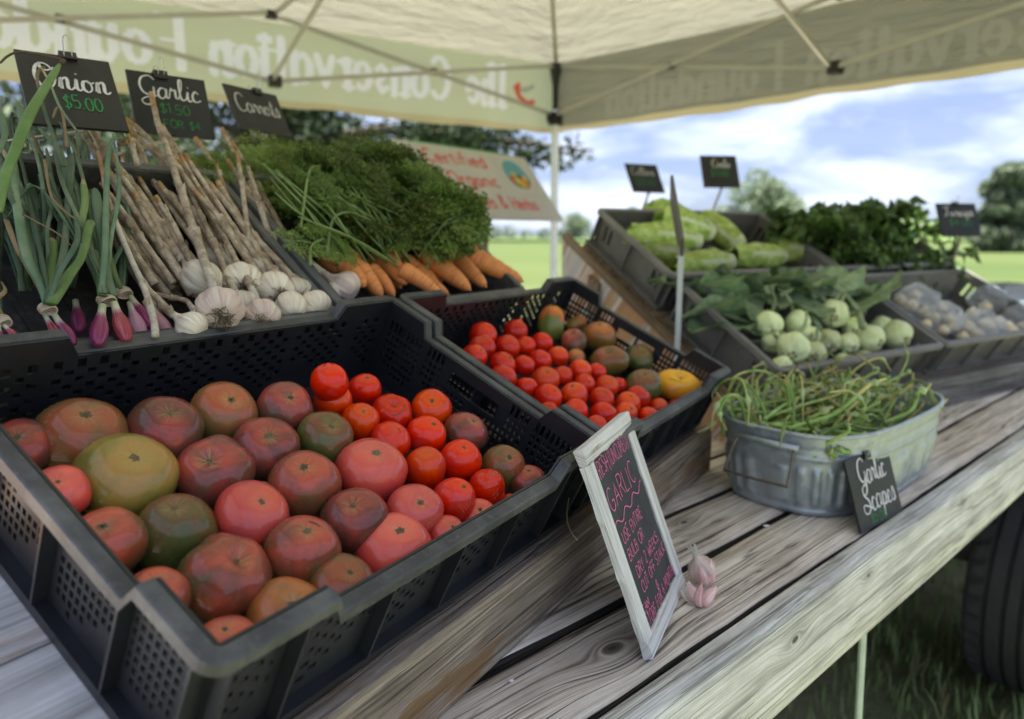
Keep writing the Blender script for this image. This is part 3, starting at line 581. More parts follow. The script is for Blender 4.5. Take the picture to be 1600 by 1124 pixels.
# ================================================================== the hay wagon that serves as the table
wagon = empty('hay_wagon', Mdeck, **T('long flat wagon deck of weathered grey planks that carries the whole stall', 'wagon'))
X0, X1 = -1.6, 5.6; PW = 0.137
def plank_mesh(nm, x0, x1, w, th, mat, seed, sag=0.0015, nx=160):
    r = random.Random(seed); ph = [r.uniform(0, 6) for _ in range(8)]; V = []
    prof = [(-.5, -1.0), (-.5, -.24), (-.488, -.09), (-.462, -.02), (-.3, .02), (0, .03), (.3, .02), (.462, -.02), (.488, -.09), (.5, -.24), (.5, -1.0)]
    for i in range(nx + 1):
        x = x0 + (x1 - x0) * i / nx
        e1 = .0016 * sin(x * 7 + ph[0]) + .0010 * sin(x * 31 + ph[1]) + r.uniform(-.0005, .0005); e2 = .0016 * sin(x * 6 + ph[2]) + .0010 * sin(x * 27 + ph[3]) + r.uniform(-.0005, .0005)
        dz = sag * sin(x * 1.7 + ph[4])
        for (a, c) in prof:
            V.append((x, a * w + (e1 if a < 0 else e2) * min(1, abs(a) * 2.1), th * c + dz + (r.uniform(-.0005, .0005) if abs(a) > .44 else 0)))
    m = len(prof); F = [(i * m + k, (i + 1) * m + k, (i + 1) * m + k + 1, i * m + k + 1) for i in range(nx) for k in range(m - 1)]
    F += [tuple(range(m)), tuple(nx * m + k for k in range(m))[::-1]]
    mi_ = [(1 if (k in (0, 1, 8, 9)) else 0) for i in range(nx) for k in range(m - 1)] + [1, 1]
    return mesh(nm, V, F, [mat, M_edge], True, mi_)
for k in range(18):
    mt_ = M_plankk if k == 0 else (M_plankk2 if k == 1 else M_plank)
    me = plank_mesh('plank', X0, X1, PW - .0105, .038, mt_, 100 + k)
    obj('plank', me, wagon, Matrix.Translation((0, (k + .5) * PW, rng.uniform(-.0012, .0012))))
M_gap = simple('gap_dark_backing', (0.022, 0.018, 0.014), 0.95, 0.4, 40)  # dark backing put in to stand for the shade between planks
for k in range(18):
    mb = MB(); mb.box((X0 + .01, k * PW - (.0125 if k else .004), -.030), (X1 - .01, k * PW + .0115, -.016)); obj('gap_dark_backing', mb.mesh('gap_dark_backing', M_gap), wagon)
# fascia: a board on edge along the front of the deck
def fascia_mesh():
    r = random.Random(4); V = []; nx = 260; prof = [(0, -.002), (-.004, .002), (-.03, .001), (-.036, -.002), (-.0385, -.010), (-.040, -.03), (-.0402, -.09), (-.040, -.138), (-.037, -.143), (-.004, -.143), (0, -.140)]
    for i in range(nx + 1):
        x = X0 + (X1 - X0) * i / nx
        chip = max(0, sin(x * 9) * sin(x * 23 + 1) - .35) * .006
        for j, (y, z) in enumerate(prof):
            k = 1 if j in (2, 3, 4) else 0
            V.append((x, y - .003 + k * (chip + r.uniform(-.0007, .0007)) + .0012 * sin(x * 5), z - k * (chip * .5 + r.uniform(0, .0009))))
    m = len(prof); F = [(i * m + k, i * m + (k + 1) % m, (i + 1) * m + (k + 1) % m, (i + 1) * m + k) for i in range(nx) for k in range(m)]
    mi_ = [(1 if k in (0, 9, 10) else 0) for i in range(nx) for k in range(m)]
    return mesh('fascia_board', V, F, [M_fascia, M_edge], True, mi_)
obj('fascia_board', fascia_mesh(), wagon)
for x in (-.9, .1, 1.1, 2.1, 3.1, 4.1):
    mb = MB(); mb.box((x, .02, -.135), (x + .04, 2.4, -.040)); obj('cross_beam', mb.mesh('cross_beam', M_brown), wagon)
for y in (.75, 1.65):
    mb = MB(); mb.box((X0 + .2, y, -.29), (X1 - .2, y + .09, -.1355)); obj('sill_beam', mb.mesh('sill_beam', M_brown), wagon)
# wheels
def wheel(al, pe, rad=.385, wdt=.27):
    c = (al, pe, rad - DECKZ)
    prof = []                                                       # tyre cross-section (y across, r) with four circumferential grooves
    hw = wdt / 2
    prof += [(-hw * .62, rad * .60), (-hw * .93, rad * .70), (-hw * 1.02, rad * .82), (-hw * .97, rad * .93), (-hw * .86, rad * .985)]
    xs = [-.8, -.56, -.55, -.47, -.46, -.20, -.19, -.11, -.10, .10, .11, .19, .20, .46, .47, .55, .56, .8]
    for i, a in enumerate(xs):
        deep = a in (-.55, -.47, -.19, -.11, .11, .19, .47, .55); prof.append((a * hw, rad * (.965 if deep else 1.0 - .012 * a * a)))
    prof += [(hw * .86, rad * .985), (hw * .97, rad * .93), (hw * 1.02, rad * .82), (hw * .93, rad * .70), (hw * .62, rad * .60)]
    nseg = 120; V = []; m = len(prof)
    for i in range(nseg):
        a = 2 * pi * i / nseg; 
        for j, (y, r_) in enumerate(prof):
            rr = r_; sh = j in (4, 5, m - 6, m - 5)
            if sh and i % 3 == 0: rr -= .012                            # shoulder lugs
            V.append((rr * cos(a), y, rr * sin(a)))
    F = [(i * m + k, ((i + 1) % nseg) * m + k, ((i + 1) % nseg) * m + k + 1, i * m + k + 1) for i in range(nseg) for k in range(m - 1)]
    w_ = obj('wheel', mesh('wheel', V, F, M_tyre), wagon, Matrix.Translation(c))
    mb = MB(); P = [(0, -hw * .62, 0), (0, -hw * .6, 0), (0, -hw * .2, 0), (0, hw * .55, 0), (0, hw * .62, 0)]; mb.tube(P, [rad * .6, rad * .58, rad * .5, rad * .56, rad * .6], 40); mb.tube([(0, -hw * .75, 0), (0, 0, 0)], [.05, .06], 16)
    obj('rim', mb.mesh('rim', M_brownr, True), w_)
M_brownr = simple('rusty_rim_paint', (0.12, 0.05, 0.03), 0.6, 0.3, 20)
for al in (1.98,):
    wheel(al, -.012); wheel(al, 2.2)
    mb = MB(); mb.tube([(al, .14, .40 - DECKZ), (al, 2.1, .40 - DECKZ)], .055, 12); mb.box((al - .08, .42, .30 - DECKZ), (al + .08, 2.0, .62 - DECKZ)); mb.box((al - .05, .2, .36 - DECKZ), (al + .3, .34, .52 - DECKZ)); obj('axle', mb.mesh('axle', M_dark), wagon)
wheel(4.9, -.012); wheel(4.9, 2.2)
mb = MB(); mb.tube([(4.9, .14, .40 - DECKZ), (4.9, 2.1, .40 - DECKZ)], .055, 12); obj('axle', mb.mesh('axle', M_dark), wagon)
# thin galvanised stake pushed into the grass beside the wagon
M_galv0 = simple('galvanised_rod', (0.42, 0.50, 0.47), 0.45, 0.15, 30, metallic=.5)
p1 = np.array([0.62, 1.16, .86]); p0 = np.array([0.60, 1.06, 0.0])
mb = MB(); mb.tube([p0 - [0, 0, .05], p1], .0065, 8); mb.tube([p0 + (p1 - p0) * .30, p0 + (p1 - p0) * .31], .0075, 8)
M_ = Matrix.Translation(tuple(p0)); o_ = mb.mesh('metal_stake', M_galv0); o_.transform(M_.inverted()); obj('metal_stake', o_, None, M_, **T('thin grey metal stake standing in the grass under the front edge of the deck', 'stake'))

# ================================================================== rack frames
def fr(yaw, tilt):
    u = np.array([cos(yaw), sin(yaw), 0]); vh = np.array([-sin(yaw), cos(yaw), 0]); v = vh * cos(tilt) + UZ * sin(tilt); return u, v, np.cross(u, v), vh
LU, LV, LN, LVH = fr(1.0108, .4482)
OL = np.array([-.239, .436, -.397 + CZ]); LW, LD, LH = .600, .418, .138
OU0 = OL + LV * (LD + .030) + LN * -.022
UU, UV, UN, UVH = fr(1.0108, .687)
UW, UD, UH = .525, .350, .135
RU, RV, RN, RVH = fr(.57387, .5267)
RW, RD, RH = .744, .372, .115
ORim = np.array([.614, 1.597, -.310 + CZ]); OR = ORim - RN * RH
ML = frameM(OL, LU, LV, LN); MU = frameM(OU0, UU, UV, UN); MR = frameM(OR, RU, RV, RN)

def slab(nm, V4, n, th, mat, par):          # flat board from a polygon, thickness th against n
    V4 = [np.asarray(v, float) for v in V4]; k = len(V4); V = V4 + [v - np.asarray(n) * th for v in V4]
    F = [tuple(range(k)), tuple(range(2 * k - 1, k - 1, -1))] + [(i, k + i, k + (i + 1) % k, (i + 1) % k) for i in range(k)]
    return obj(nm, mesh(nm, V, F, mat), par)
def boardx(nm, O, ex, ey, ez, size, mat, par, seg=60, seed=0, live=0.0):
    """board with its length along ex; mesh in own coordinates so that the grain follows it; live = ragged lower edge"""
    lx, ly, lz = size; r = random.Random(seed); V = []; ph = r.uniform(0, 6)
    for i in range(seg + 1):
        x = lx * i / seg; e = live * (0.5 + .5 * sin(x * 5.2 + ph)) * (0.6 + .4 * sin(x * 17 + ph)) ; j = .0006
        for (y, z) in ((.002, 0), (0, -.002), (0, -lz * .5), (e * .4, -lz + e * .5), (.006 + e, -lz), (ly, -lz), (ly, 0)):
            V.append((x, y + r.uniform(-j, j), z + r.uniform(-j, j)))
    m = 7; F = [(i * m + k, i * m + (k + 1) % m, (i + 1) * m + (k + 1) % m, (i + 1) * m + k) for i in range(seg) for k in range(m)]
    F += [tuple(range(m))[::-1], tuple(seg * m + k for k in range(m))]
    M = frameM(O, ex, ey, ez); pm = par.matrix_basis.inverted() @ M if par is not None else M
    return obj(nm, mesh(nm, V, F, mat, False), par, pm)
# left rack ---------------------------------------------------------
rackL = empty('display_rack', Matrix.Translation(tuple(OL)), **T('sloping wooden rack under the black tomato crates and the garlic and carrot crates', 'rack'))
oL = np.zeros(3)
A_ = lambda a, b, c: LU * a + LV * b + LN * c
hL = OL[2] - DECKZ
boardx('front_beam', OL + LU * -.42 + LVH * -.014 + UZ * -.007, LU, LVH, UZ, (1.655, .040, hL - .0085), M_beam, rackL, seed=3, live=.014)
# ramp boards under the crates, painted on the outer end
for i in range(3):
    b0 = .028 + i * .150
    boardx('ramp_board', OL + LU * -.42 + LV * (b0 if i else .028) + LN * -.003, LU, LV, LN, (1.64, .146, .018), M_white, rackL, seed=10 + i)
# painted cheek board at the outer left end, a little lower than the ramp
cheek = [A_(-.425, -.012, -.022), A_(-.425, LD + .02, -.022)]
base = lambda P: np.array([P[0], P[1], DECKZ - OL[2] + .001])
slab('cheek_board', [cheek[0], cheek[1], base(cheek[1]), base(cheek[0])], LU * -1, .018, M_white, rackL)
U_ = lambda a, b, c: (OU0 - OL) + UU * a + UV * b + UN * c
for i in range(2):
    boardx('ramp_board', OL + U_(-.06, .0 + i * .155, -.003), UU, UV, UN, (1.16, .150, .018), M_brown, rackL, seed=20 + i)
for a in (0.0, .52, 1.06):                                                   # posts carrying the steep upper part
    P = U_(a, .285, -.024); slab('post', [P, P + UU * .04, base(P + UU * .04), base(P)], UVH, .04, M_brown, rackL)
    P = A_(a, LD - .02, -.024); slab('post', [P, P + LU * .04, base(P + LU * .04), base(P)], LVH, .04, M_brown, rackL)
# right rack --------------------------------------------------------
rackR = empty('display_rack', Matrix.Translation(tuple(OR)), **T('sloping wooden rack with a whitewashed side panel under the grey crates of greens', 'rack'))
hR = OR[2] - DECKZ
boardx('front_beam', OR + RU * -.02 + RVH * -.045 + UZ * -.002, RU, RVH, UZ, (1.62, .04, hR - .004), wood('rack_front_beam_wood', [(0.05, .045, .04), (.13, .12, .11), (.21, .195, .18), (.32, .3, .28)], yax='Z', crack=.5), rackR, seed=31)
R_ = lambda a, b, c: RU * a + RV * b + RN * c
for i in range(5):
    boardx('ramp_board', OR + R_(.0, .0 + i * .155, -.003), RU, RV, RN, (1.52, .150, .018), M_brown, rackR, seed=40 + i)
for a in (-.040,):
    boardx('side_rail', OR + R_(a + .018, -.03, -.0), RV, -RU, RN, (.86, .018, .020), M_brown, rackR, seed=51)
    P0 = R_(a + .003, -.03, -.021); P1 = R_(a + .003, .83, -.021); base2 = lambda P: np.array([P[0], P[1], DECKZ - OR[2] + .001])
    slab('side_panel', [P0, P1, base2(P1), base2(P0)], -RU, .012, M_white, rackR)
    for b in (.10, .60):
        Pm = R_(a - .012, b, -.036); Pn = R_(a - .012, b + .05, -.036)
        if b > .5: slab('side_post', [Pm, Pn, base2(Pn), base2(Pm)], -RU, .018, M_brown, rackR)
for a in (0.05, .75, 1.44):
    P = R_(a, .75, -.024); slab('post', [P, P + RU * .04, base2(P + RU * .04), base2(P)], RVH, .04, M_brown, rackR)

# ================================================================== crates
M_black = simple('black_crate_plastic', (0.015, 0.0175, 0.022), 0.36, 0.25, 25, bmp=0.12, bd=0.001, spec=0.5)
m, t, o = newmat('black_crate_rim'); v, w = objco(t); n1 = noise(t, w, 14, 6, 0.65); n2 = noise(t, w, 160, 4, 0.6)
c = mix_(t, ramp(t, n1, [(0.42, (0, 0, 0)), (0.72, (1, 1, 1))]), (0.040, 0.043, 0.047), (0.13, 0.134, 0.13)); c = mix_(t, ramp(t, n2, [(.55, (0, 0, 0)), (.75, (.5, .5, .5))]), c, (.16, .16, .15))
princ(t, o, Base_Color=c, Roughness=0.5, Normal=bump(t, n2, .2, .0008)); M_blackrim = m
def greymat(name, col):
    m, t, o = newmat(name); v, w = objco(t); n1 = noise(t, w, 9, 6, 0.7); n2 = noise(t, w, 70, 5, 0.65)
    c = mix_(t, ramp(t, n1, [(0.35, (0, 0, 0)), (0.7, (1, 1, 1))]), tuple(k * .72 for k in col), tuple(k * 1.15 for k in col)); c = mix_(t, ramp(t, n2, [(.5, (0, 0, 0)), (.75, (.6, .6, .6))]), c, (.20, .175, .14))
    princ(t, o, Base_Color=c, Roughness=.6, Normal=bump(t, n2, .2, .001)); return m
M_grey = greymat('grey_crate_plastic', (0.145, 0.142, 0.132)); M_greyrim = greymat('grey_crate_rim', (0.20, 0.195, 0.18))
M_greydk = greymat('dark_grey_crate_plastic', (0.06, 0.06, 0.055)); M_greydkrim = greymat('dark_grey_crate_rim', (0.13, 0.135, 0.13))

def wallplate(xs, ys, hole, top, th, fn, mb):
    """perforated plate: cells of the grid (xs, ys) minus holes; the last row follows top(x); fn(x, y, depth) -> point"""
    nx, ny = len(xs) - 1, len(ys) - 1; idx = {}; V = []
    def vid(i, j, k):
        key = (i, j, k)
        if key not in idx:
            y = top(xs[i]) if j == ny else ys[j]; idx[key] = len(V); V.append(fn(xs[i], y, k * th))
        return idx[key]
    solid = [[not hole(i, j) for j in range(ny)] for i in range(nx)]; F = []
    for i in range(nx):
        for j in range(ny):
            if not solid[i][j]: continue
            a = [(i, j), (i + 1, j), (i + 1, j + 1), (i, j + 1)]
            F.append(tuple(vid(*p, 0) for p in a)); F.append(tuple(vid(*p, 1) for p in a[::-1]))
            for (di, dj, p, q_) in ((-1, 0, 0, 3), (1, 0, 2, 1), (0, -1, 1, 0), (0, 1, 3, 2)):
                ii, jj = i + di, j + dj
                if ii < 0 or jj < 0 or ii >= nx or jj >= ny or not solid[ii][jj]:
                    A, B = a[p], a[q_]; F.append((vid(*A, 0), vid(*B, 0), vid(*B, 1), vid(*A, 1)))
    mb.add(V, F)
def lattice_axis(L, cell=.0088, bar=.0026, m0=.012):
    xs = [0, m0]; x = m0
    while x + cell + bar < L - m0: xs += [x + cell, x + cell + bar]; x += cell + bar
    xs.append(L); return xs
def crate(name, M, W, D, H, na, nb, d, mats, lab, cat='crate', group=None, holes=True, handle=True, flange=.016, ribs=5, slots=False, taper=0.0, rc=.02):
    mw, mr = mats; root = empty(name, M, **T(lab, cat, group)); th = .0028; fl = flange
    def topf(L, n):
        k = .011
        def f(s):
            if d <= 0: return H
            e = min(s, L - s)
            return H if e < n - k else (H - d if e > n else H - d * (e - (n - k)) / k)
        return f
    tW, tD = topf(W, na), topf(D, nb)
    sides = [('front', W, tW, lambda s, t_, q_: (s, fl + taper * (1 - t_ / H) + q_, t_)), ('back', W, tW, lambda s, t_, q_: (W - s, D - fl - taper * (1 - t_ / H) - q_, t_)),
             ('left', D, tD, lambda s, t_, q_: (fl + taper * (1 - t_ / H) + q_, D - s, t_)), ('right', D, tD, lambda s, t_, q_: (W - fl - taper * (1 - t_ / H) - q_, s, t_))]
    for nm, Ls, tf, fn in sides:
        mb = MB(); s0 = fl + (taper if 0 else 0)
        if holes:
            isend = (Ls == D); LA = (lambda L: lattice_axis(L, .0056, .0034)) if isend else lattice_axis
            xs = [fl] + [x for x in LA(Ls) if fl + .004 < x < Ls - fl - .004] + [Ls - fl]; 
            # align so that odd intervals are hole cells
            ys = [0.004, .016]; y = .016; yc, yb = (.0068, .0046) if isend else (.0062, .0024)
            while y + yc + yb < H - d - .012: ys += [y + yc, y + yc + yb]; y += yc + yb
            ys += [H - d - .004] if d > 0 else []
            ys.append(H)
            # insert profile break points
            for br in ([na - .011, na, Ls - na, Ls - na + .011] if Ls == W else [nb - .011, nb, Ls - nb, Ls - nb + .011]):
                if d > 0: xs.append(br)
            hx = {}; base_ = LA(Ls); cells = [(base_[i], base_[i + 1]) for i in range(1, len(base_) - 2, 2)]
            xs = sorted(set([round(x, 5) for x in xs])); 
            hcells = [(ys[j], ys[j + 1]) for j in range(1, len(ys) - 2, 2)]
            hw_ = .046
            if handle and isend:
                xs = sorted(set(xs + [round(Ls / 2 - hw_, 5), round(Ls / 2 + hw_, 5)]))
            hz0, hz1 = H - d - .040, H - d - .018
            if handle and isend: ys = sorted(set(ys + [hz0, hz1]))
            def hole(i, j, xs=xs, ys=ys, Ls=Ls, isend=isend):
                xm = (xs[i] + xs[i + 1]) / 2; ym = (ys[j] + ys[j + 1]) / 2
                if handle and isend and abs(xm - Ls / 2) < hw_ and hz0 < ym < hz1: return True
                if handle and isend and abs(xm - Ls / 2) < hw_ + .014 and ym > hz0 - .006: return False
                if j >= len(ys) - 2: return False
                cx_ = None
                for q_, (a, b_) in enumerate(cells):
                    if a < xm < b_: cx_ = q_
                cy_ = None
                for q_, (a, b_) in enumerate(hcells):
                    if a < ym < b_: cy_ = q_
                if cx_ is None or cy_ is None or (not isend and (cx_ + cy_) % 2): return False
                per = .105; ph = ((xm - Ls / 2) % per) / per; tri = abs(ph - .5) * 2     # trapezoid fields of holes between the fins
                if min(xm, Ls - xm) < .028: return False
                if ph < .06 or ph > .94: return False
                return ym > .018 + .070 * abs(ph - .30)
        else:
            xs = list(np.linspace(fl, Ls - fl, 13)); ys = [.004, H * .3, H * .72, H * .74, H]
            sl = []
            if slots and Ls == D:
                for c0 in (.05, .075, Ls - .085, Ls - .06): sl.append((c0, c0 + .012))
                xs = sorted(set(xs + [v_ for p in sl for v_ in p]))
            def hole(i, j, xs=xs, ys=ys, sl=sl):
                xm = (xs[i] + xs[i + 1]) / 2; ym = (ys[j] + ys[j + 1]) / 2; return any(a < xm < b_ for a, b_ in sl) and H * .3 < ym < H * .72
        wallplate(xs, ys, hole, tf, th, fn, mb); obj('wall', mb.mesh('wall', mw), root)
    mb = MB(); q_ = fl + taper; mb.box((q_ + .003, q_ + .003, .003), (W - q_ - .003, D - q_ - .003, .0065))
    for k in range(1, 8): mb.box((q_ + (W - 2 * q_) * k / 8 - .003, q_ + .004, .0065), (q_ + (W - 2 * q_) * k / 8 + .003, D - q_ - .004, .0105))
    obj('floor', mb.mesh('floor', mw), root)
    # rim: L-shaped section swept round the notched outline
    def outline(off):
        pts = []
        cs = [((rc, rc), pi, 1.5 * pi), ((W - rc, rc), 1.5 * pi, 2 * pi), ((W - rc, D - rc), 0, .5 * pi), ((rc, D - rc), .5 * pi, pi)]
        segs = [('f', (rc, 0), (W - rc, 0)), ('r', (W, rc), (W, D - rc)), ('b', (W - rc, D), (rc, D)), ('l', (0, D - rc), (0, rc))]
        for i in range(4):
            (cx_, cy_), a0, a1 = cs[i]
            for k in range(7):
                a = a0 + (a1 - a0) * k / 6; pts.append((cx_ + (rc - off) * cos(a), cy_ + (rc - off) * sin(a), H, cos(a), sin(a)))
            nm, p, q2 = segs[i]; Ls = W if nm in 'fb' else D; n_ = na if nm in 'fb' else nb; tf = tW if nm in 'fb' else tD
            brk = [n_ - .011, n_, Ls - n_, Ls - n_ + .011] if d > 0 else []
            nrm_ = {'f': (0, -1), 'r': (1, 0), 'b': (0, 1), 'l': (-1, 0)}[nm]
            for s in brk:
                tt = (s - rc) / (Ls - 2 * rc); x = p[0] + (q2[0] - p[0]) * tt; y = p[1] + (q2[1] - p[1]) * tt; pts.append((x - nrm_[0] * off, y - nrm_[1] * off, tf(s), *nrm_))
        return pts
    sec = [(fl - .001, -.006), (fl - .001, .0005), (fl - .002, .0018), (.0025, .0018), (.0005, .0002), (0, -.011), (.0022, -.011), (.0024, -.0015), (fl - .0038, -.0015)]
    ol = outline(0); m_ = len(sec); V = []
    for (x, y, z, nx_, ny_) in ol:
        for (o_, dz) in sec:
            V.append((x - nx_ * o_ , y - ny_ * o_, z + dz))
    n_ = len(ol); F = [(i * m_ + k, ((i + 1) % n_) * m_ + k, ((i + 1) % n_) * m_ + (k + 1) % m_, i * m_ + (k + 1) % m_) for i in range(n_) for k in range(m_)]
    obj('rim', mesh('rim', V, F, mr), root)
    # corner walls (quarter rounds) and lower ledge
    mb = MB(); V = []; F = []
    e0, e1 = .0, fl + taper + .003
    mb.box((e0 + .004, e0 + .004, .008), (W - .004, e1, .011)); mb.box((.004, D - e1, .008), (W - .004, D - .004, .011)); mb.box((.004, e1, .008), (e1, D - e1, .011)); mb.box((W - e1, e1, .008), (W - .004, D - e1, .011))
    mb.box((.004, .004, .0), (W - .004, .0065, .008)); mb.box((.004, D - .0065, 0), (W - .004, D - .004, .008)); mb.box((.004, .0065, 0), (.0065, D - .0065, .008)); mb.box((W - .0065, .0065, 0), (W - .004, D - .0065, .008))
    obj('ledge', mb.mesh('ledge', mw), root)
    # fins between wall and rim
    def fin(x0, y0, x1, y1, w_, ztop):
        mb = MB(); 
        if abs(x1 - x0) < 1e-6: mb.box((x0 - w_ / 2, min(y0, y1), .0112), (x0 + w_ / 2, max(y0, y1), ztop))
        else: mb.box((min(x0, x1), y0 - w_ / 2, .0112), (max(x0, x1), y0 + w_ / 2, ztop))
        obj('fin', mb.mesh('fin', mw), root)
    per = .105 if holes else .16
    for Ls, tf, isW in ((W, tW, True), (D, tD, False)):
        k0 = int((Ls / 2 - .03) / per) + 1
        for k in range(-k0, k0 + 1):
            s = Ls / 2 + k * per
            if s < .03 or s > Ls - .03: continue
            z = min(tf(s - .003), tf(s + .003)) - .002
            if isW: fin(s, .003, s, fl - .0005, .003, z); fin(s, D - .003, s, D - fl + .0005, .003, z)
            else: fin(.003, s, fl - .0005, s, .003, z); fin(W - .003, s, W - fl + .0005, s, .003, z)
    for (x, y) in ((.022, .003), (W - .022, .003)):
        fin(x, y, x, fl - .0005, .003, H - .002); fin(x, D - y, x, D - fl + .0005, .003, H - .002)
    for y in (.022, D - .022): fin(.003, y, fl - .0005, y, .003, H - .002); fin(W - .003, y, W - fl + .0005, y, .003, H - .002)
    return root
Tr = lambda x, y, z=0: Matrix.Translation((x, y, z))
crate('black_crate', ML, LW, LD, LH, .123, .099, .022, (M_black, M_blackrim), 'black lattice-sided plastic crate in front, full of large brown, green and pink tomatoes')
crate('black_crate', ML @ Tr(LW + .008, 0), LW, LD, LH, .123, .099, .022, (M_black, M_blackrim), 'black lattice-sided plastic crate behind the white framed chalkboard, with small red tomatoes')
crate('dark_grey_crate', MU @ Tr(-.02, 0), UW, UD, UH, .1, .1, 0, (M_greydk, M_greydkrim), 'dark grey crate holding the red onions and garlic', holes=False)
crate('dark_grey_crate', MU @ Tr(.515, 0), UW, UD, UH, .1, .1, 0, (M_greydk, M_greydkrim), 'dark grey crate holding the carrots with green tops', holes=False)
gl = ['grey plastic crate at the front of the right rack holding kohlrabi', 'grey plastic crate at the back of the right rack holding pale green lettuce heads', 'grey plastic crate of clear plastic bags at the right edge', 'grey plastic crate under the dark green kale']
for i, (a, b) in enumerate(((0, 0), (0, RD + .033), (RW + .012, 0), (RW + .012, RD + .033))):
    crate('grey_crate', MR @ Tr(a, b), RW, RD, RH, .1, .1, 0, (M_grey, M_greyrim), gl[i], holes=False, handle=False, slots=True, taper=.012)
# ================================================================== tomatoes
def tommat(name, body, top, low, speck=(.5, .42, .25), green=0.0, streak=0.35, rough=0.27):
    """skin colour over the fruit: top round the stem scar, body, underside; object Z is the stem axis, radius 1"""
    m, t, o = newmat(name); tcn = N(t, 'ShaderNodeTexCoord'); v = tcn.outputs['Object']; oi = N(t, 'ShaderNodeObjectInfo')
    rr = math_(t, 'MULTIPLY', oi.outputs['Random'], 53.0); vv = nd(t, 'ShaderNodeVectorMath', {0: v}, operation='ADD'); t.links.new(rr, vv.inputs[1])
    sp = nd(t, 'ShaderNodeSeparateXYZ', {0: v}); z = sp.outputs['Z']
    n1 = noise(t, vv.outputs[0], 1.1, 3, .55, .4); n2 = noise(t, vv.outputs[0], 3.2, 5, .6); n3 = noise(t, vv.outputs[0], 22, 4, .6)
    zz = math_(t, 'ADD', z, math_(t, 'MULTIPLY', math_(t, 'SUBTRACT', n1, .5), 2.2))
    c = ramp(t, zz, [(0.0, low), (0.30, low), (.55, body), (.95, top)] if 0 else [(0.12, low), (.50, body), (.95, top)])
    an = nd(t, 'ShaderNodeMath', operation='ARCTAN2'); t.links.new(sp.outputs['Y'], an.inputs[0]); t.links.new(sp.outputs['X'], an.inputs[1])
    rad = math_(t, 'SQRT', math_(t, 'ADD', math_(t, 'MULTIPLY', sp.outputs['X'], sp.outputs['X']), math_(t, 'MULTIPLY', sp.outputs['Y'], sp.outputs['Y'])))
    cx_ = nd(t, 'ShaderNodeCombineXYZ', {0: math_(t, 'MULTIPLY', an.outputs[0], 3.2), 1: rr, 2: math_(t, 'MULTIPLY', rad, .5)})
    st = noise(t, cx_.outputs[0], 1.6, 4, .7)
    ztop = math_(t, 'GREATER_THAN', z, 0.1)
    halo = math_(t, 'MULTIPLY', ztop, math_(t, 'SUBTRACT', 1.0, math_(t, 'DIVIDE', rad, .40), clamp=True), clamp=True)
    sm = math_(t, 'MULTIPLY', math_(t, 'MULTIPLY', halo, ramp(t, st, [(.45, (0, 0, 0)), (.62, (1, 1, 1))])), streak * 2.0, clamp=True)
    c = mix_(t, sm, c, (.50, .40, .13))
    if green > 0: c = mix_(t, math_(t, 'MULTIPLY', ramp(t, n2, [(.48, (0, 0, 0)), (.68, (1, 1, 1))]), green), c, (.13, .16, .045))
    spk = ramp(t, nd(t, 'ShaderNodeTexVoronoi', {'Vector': vv.outputs[0], 'Scale': 7.0}).outputs[0], [(.035, (1, 1, 1)), (.06, (0, 0, 0))])
    c = mix_(t, math_(t, 'MULTIPLY', spk, .55), c, speck); c = mix_(t, math_(t, 'MULTIPLY', n3, .12), c, speck)
    hs = nd(t, 'ShaderNodeHueSaturation', {'Color': c, 'Value': math_(t, 'MULTIPLY_ADD', oi.outputs['Random'], .35, .84), 'Saturation': math_(t, 'MULTIPLY_ADD', n1, .25, .9)})
    rg = math_(t, 'MULTIPLY_ADD', n3, .14, rough - .08)
    nb = bump(t, n3, .04, .01, bump(t, n2, .05, .04))
    p = nd(t, 'ShaderNodeBsdfPrincipled', {'Base Color': hs.outputs[0], 'Roughness': rg, 'Normal': nb, 'Coat Weight': .75, 'Coat IOR': 1.5, 'Coat Roughness': .14, 'Specular IOR Level': .08, 'Subsurface Weight': .12, 'Subsurface Radius': (.5, .12, .05), 'Subsurface Scale': .12})
    t.links.new(p.outputs[0], o.inputs[0]); return m
TMAT = {
 'brown': tommat('tomato_skin_brown', (.25, .052, .028), (.52, .095, .064), (.11, .072, .018)),
 'olive': tommat('tomato_skin_brown_olive', (.20, .092, .028), (.37, .090, .045), (.135, .108, .020)),
 'bred': tommat('tomato_skin_brown_red', (.19, .036, .031), (.43, .068, .055), (.095, .046, .018)),
 'yellowgreen': tommat('tomato_skin_yellow_olive', (.30, .235, .038), (.48, .28, .080), (.18, .16, .022), streak=.55),
 'green': tommat('tomato_skin_green', (.090, .098, .018), (.20, .062, .030), (.060, .082, .012), green=.35),
 'pink': tommat('tomato_skin_pink', (.74, .090, .078), (.84, .16, .12), (.58, .052, .052), speck=(.62, .40, .22), streak=.25),
 'pinkbrown': tommat('tomato_skin_pink_brown', (.36, .062, .038), (.60, .12, .075), (.17, .062, .018), streak=.3),
 'orange': tommat('tomato_skin_orange_olive', (.42, .14, .040), (.66, .22, .075), (.24, .135, .026), streak=.7),
 'red': tommat('tomato_skin_red', (.74, .022, .008), (.80, .042, .013), (.58, .013, .006), speck=(.6, .15, .08), streak=.12, rough=.26),
 'redorange': tommat('tomato_skin_red_orange', (.80, .046, .010), (.86, .09, .020), (.66, .024, .008), speck=(.65, .25, .1), streak=.2, rough=.26),
 'yellow': tommat('tomato_skin_yellow', (.85, .40, .022), (.88, .46, .05), (.80, .30, .02), streak=.2),
 'striped': tommat('tomato_skin_orange_green', (.62, .12, .028), (.66, .22, .05), (.14, .17, .03), green=.5, streak=.5),
}
